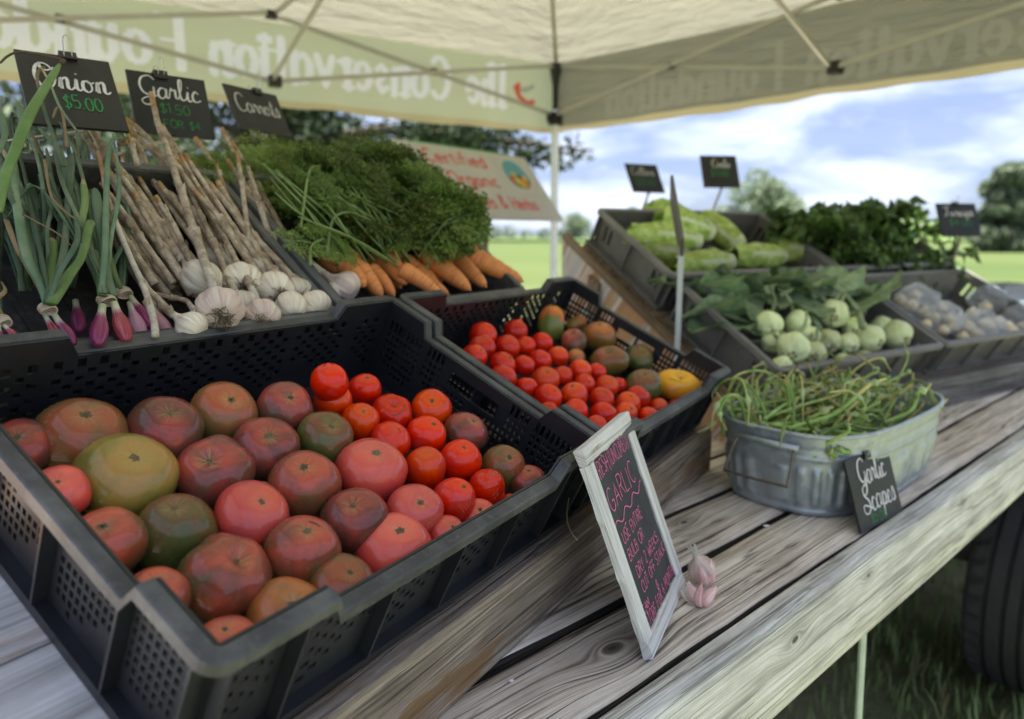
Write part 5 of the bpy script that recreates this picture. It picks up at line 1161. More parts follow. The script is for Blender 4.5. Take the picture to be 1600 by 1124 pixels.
def tubp(u, v, off=0.0):
    a = 2 * pi * u; L_ = .525 + (.575 - .525) * v; W_ = .268 + (.305 - .268) * v; x, y = sup(a, L_, W_); dx, dy = cos(a), sin(a); k = 0
    rib = 0
    if .10 < v < .62: rib = .0062 * (0.5 + .5 * math.tanh(4 * sin(34 * a))) * min(1, (v - .10) * 14, (.62 - v) * 14)
    band = .0035 * (math.exp(-((v - .72) / .022) ** 2) + math.exp(-((v - .045) / .02) ** 2)) - .002 * math.exp(-((v - .83) / .03) ** 2)
    k = rib + band - off; return (x + dx * k, y + dy * k, HT * v)
nv_ = 48; V, F = grid(nU, nv_, lambda u, v: tubp(u, v), True); V2, F2 = grid(nU, nv_, lambda u, v: tubp(u, v, .0025), True)
mb = MB(); mb.add(V, F); mb.add(V2, [f[::-1] for f in F2]); obj('body', mb.mesh('body', M_galv, True), tub)
mb = MB(); P = [tubp(i / nU, 0, .001) for i in range(nU)]; mb.add([(0, 0, .003)] + [(p[0], p[1], .003) for p in P], [(0, i + 1, (i + 1) % nU + 1) for i in range(nU)]); obj('base', mb.mesh('base', M_galv), tub)
P = np.array([tubp(i / nU, 1.0) for i in range(nU)] + [tubp(0, 1.0)]); mb = MB(); mb.tube(P + [0, 0, .001], .0042, 10, cap=False); obj('rolled_rim', mb.mesh('rolled_rim', M_galv, True), tub)
M_wired = simple('tub_handle_wire', (0.17, 0.14, 0.11), 0.4, 0.2, 40, metallic=.7)
for sgn in (-1, 1):
    x = -.327 * sgn * -1 if 0 else sgn * .291
    hp = [(x, -.052, HT * .84), (x + sgn * .012, -.056, HT * .80), (x + sgn * .034, -.060, HT * .50), (x + sgn * .036, -.050, HT * .46), (x + sgn * .036, .050, HT * .46), (x + sgn * .034, .060, HT * .50), (x + sgn * .012, .056, HT * .80), (x, .052, HT * .84)]
    mb = MB(); mb.tube(smoothpath(hp, 4), .0026, 8); h_ = obj('handle', mb.mesh('handle', M_wired, True), tub)
    mb = MB(); mb.tube([(x + sgn * .002, -.060, HT * .86), (x + sgn * .002, .060, HT * .86)], .006, 10); obj('handle_sleeve', mb.mesh('handle_sleeve', M_galv, True), h_)
# ================================================================== produce materials
def streakmat(name, stops, along=3.0, across=26.0, rough=.5, trans=.0, zramp=None, bmp=.15, spec=.4, spotc=None):
    """streaks running along local Z; zramp = colours by height (local Z 0..1)"""
    m, t, o = newmat(name); tcn = N(t, 'ShaderNodeTexCoord'); v = tcn.outputs['Object']; oi = N(t, 'ShaderNodeObjectInfo'); sp = nd(t, 'ShaderNodeSeparateXYZ', {0: v})
    an = nd(t, 'ShaderNodeMath', operation='ARCTAN2'); t.links.new(sp.outputs['Y'], an.inputs[0]); t.links.new(sp.outputs['X'], an.inputs[1])
    rr = math_(t, 'MULTIPLY', oi.outputs['Random'], 41.0)
    cb = nd(t, 'ShaderNodeCombineXYZ', {0: math_(t, 'MULTIPLY', an.outputs[0], across / 6.28), 1: math_(t, 'MULTIPLY', sp.outputs['Z'], along), 2: rr}); n1 = noise(t, cb.outputs[0], 1.0, 5, .65)
    c = ramp(t, n1, stops)
    if zramp is not None:
        zz = math_(t, 'ADD', sp.outputs['Z'], math_(t, 'MULTIPLY', math_(t, 'SUBTRACT', n1, .5), .25)); f = ramp(t, zz, [(p, (k, k, k)) for p, k, _ in zramp]); 
        col = ramp(t, zz, [(p, cc_) for p, _, cc_ in zramp]); c = mix_(t, f, c, col)
    hs = nd(t, 'ShaderNodeHueSaturation', {'Color': c, 'Value': math_(t, 'MULTIPLY_ADD', oi.outputs['Random'], .3, .85)})
    b = bump(t, n1, bmp, .002); p = nd(t, 'ShaderNodeBsdfPrincipled', {'Base Color': hs.outputs[0], 'Roughness': rough, 'Normal': b, 'Specular IOR Level': spec})
    if trans > 0:
        tr = nd(t, 'ShaderNodeBsdfTranslucent', {'Color': hs.outputs[0]}); ms = nd(t, 'ShaderNodeMixShader', {0: trans}); t.links.new(p.outputs[0], ms.inputs[1]); t.links.new(tr.outputs[0], ms.inputs[2]); t.links.new(ms.outputs[0], o.inputs[0])
    else: t.links.new(p.outputs[0], o.inputs[0])
    return m
M_garlic = streakmat('garlic_skin', [(.28, (.40, .30, .24)), (.42, (.64, .56, .44)), (.6, (.80, .73, .60)), (.8, (.86, .82, .72))], .6, 22, .5, bmp=.3)
M_garlicp = streakmat('garlic_skin_pink', [(.28, (.42, .24, .24)), (.46, (.64, .50, .43)), (.7, (.80, .72, .60))], .6, 20, .5, bmp=.3)
def stalkmat(name, c0, c1, c2, s=60.0):
    m, t, o = newmat(name); v, w = objco(t); n1 = noise(t, w, s, 5, .7); n2 = noise(t, w, 14, 5, .65)
    at = N(t, 'ShaderNodeAttribute', attribute_name='along'); c = ramp(t, n1, [(.35, c0), (.52, c1), (.68, c2)]); c = mix_(t, ramp(t, n2, [(.52, (0, 0, 0)), (.70, (.35, .35, .35))]), c, (.13, .10, .075))
    princ(t, o, Base_Color=c, Roughness=.75, Normal=bump(t, n1, .5, .002), Specular_IOR_Level=.25); return m
M_stalk = stalkmat('garlic_stalk_dry', (.24, .17, .11), (.46, .37, .27), (.66, .57, .44))
M_stalkp = stalkmat('garlic_stalk_pale', (.40, .33, .24), (.58, .52, .42), (.70, .66, .57)); M_stalko = stalkmat('garlic_stalk_cut_end', (.26, .14, .06), (.42, .25, .11), (.52, .36, .19))
M_root = simple('dry_roots', (.22, .17, .11), .9, .4, 200)
M_onion = streakmat('red_onion_skin', [(.3, (.13, .008, .045)), (.5, (.25, .02, .10)), (.66, (.38, .07, .20)), (.8, (.58, .28, .38))], .8, 30, .28, zramp=[(.62, 0, (.55, .45, .38)), (.80, .9, (.62, .58, .45)), (.95, 1, (.40, .45, .24))], spec=.55)
M_onionr = streakmat('red_onion_skin_redder', [(.3, (.17, .010, .028)), (.5, (.28, .03, .055)), (.7, (.42, .12, .12))], .8, 26, .25, zramp=[(.64, 0, (.5, .42, .36)), (.82, .9, (.60, .56, .44)), (.96, 1, (.40, .45, .24))], spec=.55)
M_onionp = streakmat('red_onion_skin_pale', [(.3, (.45, .16, .28)), (.5, (.56, .28, .38)), (.7, (.64, .42, .46))], .8, 26, .3, zramp=[(.6, 0, (.6, .5, .42)), (.82, .9, (.62, .58, .45)), (.96, 1, (.42, .47, .26))])
def leafn(name, c0, c1, c2, s=9.0, tr_=.18, rough=.5):
    m, t, o = newmat(name); v, w = objco(t); n1 = noise(t, w, s, 5, .65); n2 = noise(t, w, s * 14, 4, .6); oi = N(t, 'ShaderNodeObjectInfo')
    c = ramp(t, n1, [(.32, c0), (.5, c1), (.7, c2)]); hs = nd(t, 'ShaderNodeHueSaturation', {'Color': c, 'Value': math_(t, 'MULTIPLY_ADD', oi.outputs['Random'], .7, .68), 'Hue': math_(t, 'MULTIPLY_ADD', oi.outputs['Random'], .02, .49)})
    b = bump(t, n2, .25, .002); p = nd(t, 'ShaderNodeBsdfPrincipled', {'Base Color': hs.outputs[0], 'Roughness': rough, 'Normal': b, 'Specular IOR Level': .4}); tr = nd(t, 'ShaderNodeBsdfTranslucent', {'Color': hs.outputs[0]}); ms = nd(t, 'ShaderNodeMixShader', {0: tr_})
    t.links.new(p.outputs[0], ms.inputs[1]); t.links.new(tr.outputs[0], ms.inputs[2]); t.links.new(ms.outputs[0], o.inputs[0]); return m
M_ol = leafn('onion_leaf', (.065, .13, .075), (.14, .22, .13), (.28, .35, .23)); M_olb = leafn('onion_leaf_bright', (.085, .15, .035), (.14, .22, .07), (.24, .30, .13)); M_old = leafn('onion_leaf_dry', (.20, .13, .06), (.34, .25, .14), (.48, .40, .27))
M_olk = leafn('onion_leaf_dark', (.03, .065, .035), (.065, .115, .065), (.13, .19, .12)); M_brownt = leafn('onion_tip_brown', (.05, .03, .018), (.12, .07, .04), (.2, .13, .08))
M_band = simple('rubber_band', (.56, .44, .34), .5, .1, 60)
# ------------------------------------------------------------------ garlic
def PU(px, py, c=.13): return on(px, py, OU0 + UN * c, UN)
def pdep(P): return (np.asarray(P) - EYE) @ np.array([0, cos(PITCH), -sin(PITCH)])
def garlic_bulb_mesh(seed, mat):
    r = random.Random(seed); nl = r.choice([7, 8, 9]); ph = r.uniform(0, 6)
    prof = smoothpath([(0, -.62, 0), (.25, -.66, 0), (.62, -.60, 0), (.93, -.30, 0), (1.0, .05, 0), (.86, .42, 0), (.55, .72, 0), (.30, .98, 0), (.20, 1.3, 0), (.17, 1.6, 0)], 4)
    def f(u, v):
        a = 2 * pi * u; i = v * (len(prof) - 1); k = min(int(i), len(prof) - 2); q = i - k; R = prof[k][0] * (1 - q) + prof[k + 1][0] * q; z = prof[k][1] * (1 - q) + prof[k + 1][1] * q
        mid_ = math.exp(-((z - .0) / .55) ** 2); lobe = 1 - .10 * mid_ * (abs(sin(nl * a / 2 + ph)) ** .5 * -1 + 1) * 1.6 - .015 * mid_ * sin(nl * 3 * a)
        R *= lobe * (1 + .05 * sin(a + ph) * mid_); return (R * cos(a), R * sin(a), z)
    V, F = grid(72, 36, f, True); return mesh('bulb', V, F, mat, True)
GB = [garlic_bulb_mesh(s, m_) for s, m_ in ((1, M_garlic), (2, M_garlic), (3, M_garlicp), (4, M_garlic))]
def roots_mesh(seed, n=70):
    r = random.Random(seed); mb = MB()
    for i in range(n):
        a = r.uniform(0, 2 * pi); q = r.uniform(0, .26); p = np.array([q * cos(a), q * sin(a), -.62]); P = [p]; d = nrm([cos(a) * .8, sin(a) * .8, -1.1])
        for k in range(5): d = nrm(d + np.array([r.uniform(-.8, .8) for _ in range(3)])); P.append(P[-1] + d * r.uniform(.07, .15))
        mb.tube(smoothpath(P, 2), .016, 4, cap=False)
    return mb.mesh('roots', M_root, True)
RTS = [roots_mesh(s) for s in range(3)]
def stalk_tube(P, r0, r1, seed, nodes=3):
    r = random.Random(seed); P = smoothpath(P, 9); n = len(P); R = np.linspace(r0, r1, n); nod = [r.uniform(.15, .9) for _ in range(nodes)]
    s = np.linspace(0, 1, n)
    for q in nod: R = R * (1 + .10 * np.exp(-((s - q) / .015) ** 2) - .05 * (s > q))
    R = R * (1 + np.array([r.uniform(-.05, .05) for _ in range(n)]))
    jit = np.array([[r.uniform(-1, 1) for _ in range(3)] for _ in range(n)]) * r0 * .05; return P + jit, R, nod
def sheath(mb, P, R, s, r, mi):                  # torn dry leaf sheath round a node
    n = len(P); i = int(s * (n - 2)); d = nrm(P[i + 1] - P[i]); a = nrm(np.cross(d, (r.uniform(-1, 1), r.uniform(-1, 1), r.uniform(-1, 1)))); b = np.cross(d, a); V = []; m_ = 8; ln = R[i] * r.uniform(2.5, 6)
    for k in range(m_):
        t_ = pi * 1.5 * k / (m_ - 1); e = a * cos(t_) + b * sin(t_); V += [P[i] + e * R[i] * 1.08, P[i] + e * R[i] * 1.15 + d * ln * r.uniform(.4, 1.0) + e * r.uniform(0, .5) * R[i]]
    mb.add(V, [(2 * k, 2 * k + 2, 2 * k + 3, 2 * k + 1) for k in range(m_ - 1)], mi)
def garlic(bx, by, rp, c, path, lab, seed, sr=8.5, bulb=True, roots=False, axis=None, pale=False, cut=.12, stretch=1.0, mesh_i=None, c2=None):
    B0 = PU(bx, by, c); R = rp / FPX * pdep(B0); c2 = c if c2 is None else c2
    P = []
    for i, q in enumerate(path):
        q = tuple(q); cc = q[2] if len(q) > 2 else c + (c2 - c) * (i + 1) / len(path); P.append(PU(q[0], q[1], cc))
    ax = nrm(P[0] - B0) if axis is None else nrm(axis); ax = nrm(ax - nrm(EYE - B0) * (.55 if roots else .12)); root = empty('garlic', Matrix.Translation(tuple(B0)), **T(lab, 'garlic', 'garlic bulbs on long dry stalks in the grey crate'))
    r = random.Random(seed)
    if bulb:
        ex, ey, ez = basis_from_z(ax, r.uniform(0, 6)); mi = seed % 4 if mesh_i is None else mesh_i; M = frameM((0, 0, 0), np.array(ex) * R, np.array(ey) * R, np.array(ez) * R * stretch)
        obj('bulb', GB[mi], root, M)
        if roots: obj('roots', RTS[seed % 3], root, M)
        P = [B0 + ax * R * 1.35 * stretch] + P
    Pm, Rm, nod = stalk_tube([p - B0 for p in P], sr * .74 / FPX * pdep(B0), sr * .56 / FPX * pdep(B0), seed); n = len(Pm)
    mb = MB(); V, F = tube(Pm, Rm, 9); i1 = int(n * .22); i2 = int(n * (1 - cut)); 
    mi_ = []
    for f in F: k = min(f) // 9; mi_.append(1 if (k < i1 and (bulb or pale)) or pale and k < n * .55 else (2 if k > i2 else 0))
    mb.add(V, F); mb.I = mi_
    for s in nod: sheath(mb, Pm, Rm, s, r, 0)
    obj('stalk', mb.mesh('stalk', [M_stalk, M_stalkp, M_stalko], True), root); return root
G = [
 (342, 484, 38, .150, [(327, 430), (308, 375), (285, 305), (262, 235), (246, 190), (236, 146)], 'roundest garlic bulb at the crate edge, its stalk rising before the Garlic sign', dict(roots=True, sr=11, c2=.17)),
 (376, 440, 33, .120, [(350, 400), (325, 365), (290, 310), (250, 250), (190, 190)], 'garlic bulb with pinkish skin and a beard of dry roots, right of the roundest bulb', dict(roots=True, sr=9, mesh_i=1)),
 (316, 436, 31, .128, [(285, 405), (250, 365), (215, 312), (175, 255), (128, 178), (118, 164)], 'large streaky garlic bulb behind the roundest one, with the thickest grey stalk', dict(sr=13, stretch=1.25, mesh_i=0)),
 (429, 453, 31, .122, [(405, 415), (375, 375), (335, 320), (300, 270), (262, 212), (250, 190)], 'garlic bulb with a tangle of dark roots in the middle of the row', dict(roots=True, sr=9)),
 (410, 493, 29, .135, [(395, 455), (370, 410), (345, 360), (310, 300), (280, 250)], 'garlic bulb lying on the crate rim between the two rooted ones', dict(sr=8, roots=True, axis=None)),
 (300, 512, 27, .140, [(268, 490), (248, 468), (232, 452), (214, 425)], 'small pale garlic bulb lying low beside the onions', dict(sr=8, mesh_i=0)),
 (318, 500, 24, .120, [(290, 470), (262, 464), (236, 458)], 'half hidden garlic bulb behind the small low one', dict(sr=6, mesh_i=1)),
 (492, 478, 26, .130, [(466, 445), (440, 415), (400, 372), (360, 325), (320, 280), (303, 256)], 'small round garlic bulb near the right end of the row', dict(sr=9, mesh_i=3)),
 (540, 450, 27, .128, [(510, 430), (480, 408), (440, 378), (395, 345), (350, 310), (312, 285)], 'rightmost garlic bulb with a long smooth pale stalk', dict(sr=8, pale=True, mesh_i=2)),
 (455, 480, 25, .128, [(440, 445), (425, 425), (395, 380), (370, 340)], 'long necked white garlic bulb between the rooted one and the small round one', dict(sr=9, stretch=1.3, mesh_i=0)),
 (485, 441, 25, .105, [(455, 425), (425, 398), (385, 355), (345, 300), (318, 260)], 'dusky pink garlic bulb behind the small round one', dict(sr=9, mesh_i=2)),
 (345, 405, 27, .100, [(318, 370), (285, 325), (245, 280), (205, 225)], 'garlic bulb half hidden behind the rooted ones', dict(sr=10, mesh_i=1)),
 (400, 415, 24, .095, [(370, 370), (335, 320), (290, 262), (262, 222)], 'garlic bulb deep behind the middle of the row', dict(sr=9, mesh_i=3)),
 (462, 458, 27, .118, [(436, 420), (410, 385), (372, 335), (335, 285), (322, 262)], 'streaky garlic bulb with roots between the white necked one and the pink one', dict(sr=8, roots=True, mesh_i=3)),
 (378, 478, 26, .128, [(362, 445), (340, 395), (318, 345), (290, 285), (268, 240)], 'creamy garlic bulb tucked right behind the roundest one', dict(sr=8, mesh_i=0)),
 (520, 462, 22, .115, [(498, 440), (470, 415), (430, 375), (392, 335)], 'small garlic bulb with rough skin just left of the rightmost one', dict(sr=7, roots=True, mesh_i=3)),
]
for i, (bx, by, rp, c, path, lab, kw) in enumerate(G): garlic(bx, by, rp, c, path, lab, 50 + i, **kw)
ST = [
 ([(243, 526, .15), (240, 500, .152), (226, 452, .155), (205, 405, .158), (182, 350, .162), (166, 300, .165), (160, 265, .168), (153, 238, .17)], 'pale hooked garlic stalk with a broad orange cut end, beside the onions', dict(pale=True, sr=8, cut=.22)),
 ([(395, 420, .11), (388, 370, .13), (382, 320, .15), (376, 275, .17), (371, 238, .18)], 'upright garlic stalk with a pale cut tip in front of the carrot greens', dict(sr=7, cut=.18)),
 ([(432, 400, .11), (415, 350, .14), (400, 300, .16), (387, 260, .18)], 'short upright garlic stalk right of the pale tipped one', dict(sr=7, cut=.05)),
 ([(365, 330, .12), (352, 298, .14), (338, 256, .16)], 'short orange-ended garlic stalk among the carrot greens', dict(sr=5, cut=.7)),
 ([(300, 460, .09), (262, 410, .10), (222, 350, .11), (185, 300, .12), (150, 240, .13), (106, 170, .14)], 'dark garlic stalk crossing under the thickest one', dict(sr=9)),
 ([(290, 440, .07), (240, 380, .08), (205, 330, .09), (180, 300, .10)], 'deep shaded garlic stalk left of the middle', dict(sr=9)),
 ([(240, 480, .08), (215, 420, .10), (196, 370, .11), (176, 330, .12)], 'dry garlic stalk behind the pale hooked one', dict(sr=8)),
 ([(420, 440, .06), (370, 380, .08), (330, 330, .10), (290, 290, .12), (230, 215, .14), (196, 186, .145)], 'long grey garlic stalk running under the upper ones', dict(sr=8)),
 ([(215, 260, .15), (205, 225, .16), (190, 188, .17)], 'forked garlic stalk tip below the Onion sign', dict(sr=6, cut=.6)),
 ([(470, 455, .06), (425, 405, .08), (370, 345, .10), (330, 300, .12), (290, 255, .14)], 'grey garlic stalk against the crate divider', dict(sr=7)),
 ([(250, 500, .05), (225, 440, .07), (210, 380, .08), (200, 330, .1), (190, 260, .13)], 'shaded garlic stalk deep in the pile', dict(sr=9)),
 ([(330, 400, .08), (280, 330, .1), (235, 270, .12), (212, 222, .14), (186, 226, .15)], 'bent garlic stalk with a torn grey sheath', dict(sr=8)),
]
for i, (path, lab, kw) in enumerate(ST):
    garlic(path[0][0], path[0][1], 10, path[0][2], path, lab, 90 + i, bulb=False, **kw)
gS = random.Random(8)
for i in range(40):                              # lower layer of stalks filling the crate
    x0 = gS.uniform(215, 500); y0 = 470 - (x0 - 215) * .12 + gS.uniform(-25, 5); L_ = gS.uniform(.6, 1.0); x1 = x0 - gS.uniform(110, 170) * L_; y1 = y0 - gS.uniform(190, 235) * L_; c = gS.uniform(.05, .125)
    garlic(x0, y0, 10, c, [(x0, y0, c), ((x0 * 2 + x1) / 3 + gS.uniform(-6, 6), (y0 * 2 + y1) / 3, c + .012), ((x0 + 2 * x1) / 3 + gS.uniform(-6, 6), (y0 + 2 * y1) / 3, c + .025), (x1, y1, c + .04)], 'shaded garlic stalk in the lower layer of the pile', 130 + i, bulb=False, sr=gS.uniform(6.5, 10))
# ------------------------------------------------------------------ onions
def onion_bulb_mesh(seed, mat):
    r = random.Random(seed); prof = smoothpath([(0, 0, 0), (.08, .01, 0), (.17, .10, 0), (.225, .30, 0), (.205, .50, 0), (.14, .68, 0), (.105, .82, 0), (.10, 1.0, 0)], 4)
    def f(u, v):
        a = 2 * pi * u; i = v * (len(prof) - 1); k = min(int(i), len(prof) - 2); q = i - k; R = prof[k][0] * (1 - q) + prof[k + 1][0] * q; z = prof[k][1] * (1 - q) + prof[k + 1][1] * q
        return (R * cos(a) * (1 + .04 * sin(3 * a + seed)), R * sin(a), z)
    V, F = grid(36, 29, f, True); return mesh('onion_bulb', V, F, mat, True)
OB = [onion_bulb_mesh(1, M_onion), onion_bulb_mesh(2, M_onionr), onion_bulb_mesh(3, M_onionp)]
def oleaf(root, B0, pts, w0, w1, mat, seed, flat=.45, tip=None):
    r = random.Random(seed); P = [PU(*q) - B0 for q in pts]; P = smoothpath(P, 7); n = len(P); d = pdep(B0) / FPX; s = np.linspace(0, 1, n)
    R = (w0 + (w1 - w0) * s) * d * (1 + .10 * np.sin(s * 9 + seed)) * np.where(s > .93, 1 - (s - .93) * 8, 1); fl = flat
    V, F = tube(P, R, 9, fl); mi = []
    for f in F: k = min(f) // 9; mi.append(1 if (tip is not None and k > n * tip) else 0)
    return obj('leaf', mesh('leaf', V, F, [mat, M_old], True, mi), root)
def onion_bunch(band, bulbs, leaves, lab, seed, bw=9):
    B0 = PU(*band); root = empty('onion_bunch', Matrix.Translation(tuple(B0)), **T(lab, 'onions', 'bunches of red onions tied with rubber bands'))
    for (n0, n1, mi, wf) in bulbs:
        A = PU(*n0); Bt = PU(*n1); L_ = np.linalg.norm(A - Bt); ax = nrm(A - Bt); ex, ey, ez = basis_from_z(ax, seed); k = L_; obj('onion_bulb', OB[mi], root, frameM(Bt - B0, np.array(ex) * k * wf * .78, np.array(ey) * k * wf * .78, np.array(ez) * k))
    if bw:
        mb = MB(); ax = UV; a, b = UU, UN; d = pdep(B0) / FPX
        for j in range(5):
            P = [(a * cos(t_) * bw * d * (1.35) + b * sin(t_) * bw * d * .9 + ax * ((j - 2) * .0016 + .0012 * sin(t_ * 2 + j))) for t_ in np.linspace(0, 2 * pi, 25)]; mb.tube(P, .0010, 5, cap=False)
        obj('rubber_band', mb.mesh('rubber_band', M_band, True), root)
    for i, (pts, w0, w1, mk, tip) in enumerate(leaves): oleaf(root, B0, pts, w0, w1, mk, seed * 10 + i, tip=tip)
    return root
r_ = random.Random(12)
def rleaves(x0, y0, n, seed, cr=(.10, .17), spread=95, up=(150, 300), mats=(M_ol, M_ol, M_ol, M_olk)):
    r = random.Random(seed); out = []
    for i in range(n):
        L_ = r.uniform(*up); xe = x0 - 25 + r.uniform(-spread, spread * .75); c0 = r.uniform(*cr); kx = r.uniform(-25, 25)
        pts = [(x0 + r.uniform(-6, 6), y0, c0), (x0 + (xe - x0) * .25 + kx * .4, y0 - L_ * .33, c0 + r.uniform(0, .02)), (x0 + (xe - x0) * .6 + kx, y0 - L_ * .68, c0 + r.uniform(0, .04)), (xe, y0 - L_, c0 + r.uniform(-.02, .05))]
        if r.random() < .35: pts.append((xe + r.uniform(-45, 45), y0 - L_ + r.uniform(-10, 60), c0 + r.uniform(-.02, .05)))
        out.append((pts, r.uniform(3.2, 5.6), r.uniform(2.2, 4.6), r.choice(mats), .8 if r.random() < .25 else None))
    return out
onion_bunch((74, 483, .150), [((85, 492, .15), (116, 540, .14), 0, 1.0), ((70, 492, .145), (97, 541, .145), 1, .65)],
 [([(76, 478, .152), (58, 440, .155), (38, 405, .158), (24, 380, .16)], 7, 6, M_old, .5), ([(76, 478, .155), (62, 440, .16), (42, 400, .165), (30, 340, .17), (22, 290, .175), (20, 240, .18)], 9, 8, M_ol, None),
  ([(78, 476, .158), (82, 440, .162), (84, 395, .166), (80, 372, .17)], 8, 7, M_olb, .85), ([(80, 476, .16), (92, 430, .165), (100, 390, .17), (108, 300, .175), (112, 240, .18)], 7, 6, M_ol, None), ([(80, 474, .165), (108, 430, .17), (128, 400, .175), (140, 350, .18), (148, 352, .18)], 9, 7, M_olb, .9),
  ([(85, 440, .12), (95, 330, .14), (70, 260, .15), (40, 200, .16), (28, 160, .17)], 6, 5, M_ol, None)] + rleaves(75, 474, 17, 3), 'bunch of red onions with a thin pale rubber band, left of the two bigger bunches', 21, 9)
onion_bunch((166, 469, .150), [((160, 478, .155), (152, 540, .15), 0, .85), ((178, 474, .15), (198, 534, .145), 1, .95)],
 [([(164, 462, .155), (150, 420, .16), (136, 380, .165), (128, 350, .17), (133, 315, .172), (130, 280, .175)], 7, 6, M_olb, .9), ([(160, 462, .16), (154, 425, .165), (148, 390, .168)], 7, 5, M_olb, None),
  ([(174, 462, .155), (167, 430, .16), (160, 370, .165), (152, 320, .17), (149, 295, .172)], 10, 9, M_ol, None), ([(170, 462, .12), (140, 380, .13), (110, 300, .15), (95, 240, .16), (60, 200, .17)], 7, 6, M_ol, None)] + rleaves(163, 458, 14, 4), 'bunch of two big purple onions with a twisted white rubber band in the middle', 22, 10)
onion_bunch((193, 458, .125), [((203, 474, .12), (222, 530, .118), 2, .85), ((204, 464, .125), (240, 514, .12), 0, .85), ((236, 478, .10), (264, 528, .10), 2, .9)],
 [([(190, 452, .13), (180, 430, .135), (172, 400, .14), (160, 340, .145)], 6, 5, M_olb, None)] + rleaves(188, 452, 11, 5, (.05, .10)), 'bunch of paler pinkish purple onions beside the garlic', 23, 9)
onion_bunch((4, 502, .150), [((6, 508, .15), (26, 530, .145), 1, 1.3), ((-4, 508, .15), (-2, 548, .145), 0, 1.1)],
 [([(2, 495, .152), (-6, 470, .158), (8, 455, .16), (2, 440, .16)], 5, 3, M_old, .1)] + rleaves(-5, 490, 12, 6, spread=60), 'bunch of red onions cut by the left edge of the picture', 24, 8)
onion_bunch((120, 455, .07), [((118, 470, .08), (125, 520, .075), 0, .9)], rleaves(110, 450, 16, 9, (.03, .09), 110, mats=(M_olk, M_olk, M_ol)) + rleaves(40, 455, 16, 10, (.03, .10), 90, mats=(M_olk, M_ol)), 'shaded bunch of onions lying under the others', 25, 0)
hero = [([(-8, 330, .20), (8, 275, .215), (24, 235, .23), (45, 182, .245), (70, 138, .255), (94, 100, .265)], 10, 7, M_olb, None)]
hb = onion_bunch((-6, 330, .20), [], hero + [([(-10, 250, .18), (8, 210, .19), (-2, 170, .2), (2, 150, .2)], 6, 4, M_ol, None), ([(10, 345, .19), (30, 400, .19)], 5, 3, M_old, .0), ([(120, 205, .19), (95, 170, .2), (78, 130, .21), (64, 105, .22)], 5, 4, M_ol, .7), ([(100, 260, .19), (84, 215, .2), (66, 160, .21), (58, 118, .215), (70, 104, .22)], 5, 3, M_ol, .6), ([(105, 230, .2), (98, 180, .2), (90, 168, .2), (82, 185, .2)], 3, 2, M_old, .1), ([(70, 250, .19), (78, 300, .19), (92, 322, .19), (120, 345, .18)], 3, 2, M_old, .0), ([(35, 335, .19), (90, 365, .19), (112, 385, .18)], 3.5, 2, M_old, .0)], 'bent bright green onion leaf reaching up in front of the Onion sign', 26, 0)
P = [PU(94, 100, .265), PU(98, 94, .266), PU(78, 89, .262), PU(52, 84, .26), PU(28, 82, .258), PU(12, 88, .255), PU(0, 99, .255)]; B0 = np.array(hb.matrix_basis.translation)
Vt, Ft = tube(smoothpath([p - B0 for p in P], 5), np.linspace(6, 2, 31) * pdep(B0) / FPX, 8, .35); obj('dry_tip', mesh('dry_tip', Vt, Ft, M_brownt, True), hb)
# ------------------------------------------------------------------ carrots
m, t, o = newmat('carrot_skin'); v, w = objco(t); tcn = N(t, 'ShaderNodeTexCoord'); sp = nd(t, 'ShaderNodeSeparateXYZ', {0: tcn.outputs['Object']}); oi = N(t, 'ShaderNodeObjectInfo')
cb = nd(t, 'ShaderNodeCombineXYZ', {0: math_(t, 'MULTIPLY', sp.outputs['X'], 6.0), 1: math_(t, 'MULTIPLY', sp.outputs['Y'], 6.0), 2: math_(t, 'MULTIPLY_ADD', sp.outputs['Z'], 34.0, math_(t, 'MULTIPLY', oi.outputs['Random'], 50.0))}); rg = noise(t, cb.outputs[0], 1.0, 3, .6); n1 = noise(t, w, 60, 4, .6)
c = ramp(t, rg, [(.30, (.42, .12, .030)), (.42, (.80, .25, .060)), (.7, (.88, .35, .11))]); c = mix_(t, math_(t, 'MULTIPLY', n1, .35), c, (.66, .33, .15)); princ(t, o, Base_Color=c, Roughness=.5, Normal=bump(t, rg, .35, .002), Specular_IOR_Level=.4); M_carrot = m
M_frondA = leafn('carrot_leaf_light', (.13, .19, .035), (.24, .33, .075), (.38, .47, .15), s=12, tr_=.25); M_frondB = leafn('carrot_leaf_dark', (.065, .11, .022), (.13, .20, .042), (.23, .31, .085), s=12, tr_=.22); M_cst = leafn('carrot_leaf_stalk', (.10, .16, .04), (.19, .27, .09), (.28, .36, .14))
def carrot_mesh(seed):
    r = random.Random(seed); prof = smoothpath([(0, 1.0, 0), (.05, 1.0, 0), (.105, .975, 0), (.13, .93, 0), (.128, .8, 0), (.112, .5, 0), (.085, .2, 0), (.055, .06, 0), (.02, -.0, 0), (0, -.04, 0)], 5)
    def f(u, v):
        a = 2 * pi * u; i = v * (len(prof) - 1); k = min(int(i), len(prof) - 2); q = i - k; R = prof[k][0] * (1 - q) + prof[k + 1][0] * q; z = prof[k][1] * (1 - q) + prof[k + 1][1] * q
        bend = .03 * sin(z * 3 + seed); R *= 1 + .03 * sin(z * 40 + 2 * sin(a + seed)) * (sin(a * 2 + seed) > -.3) + .03 * sin(2 * a + seed); return (R * cos(a) + bend, R * sin(a), z)
    V, F = grid(28, 60, f, True); return mesh('root', V, F[:], M_carrot, True)
CM = [carrot_mesh(s) for s in range(4)]
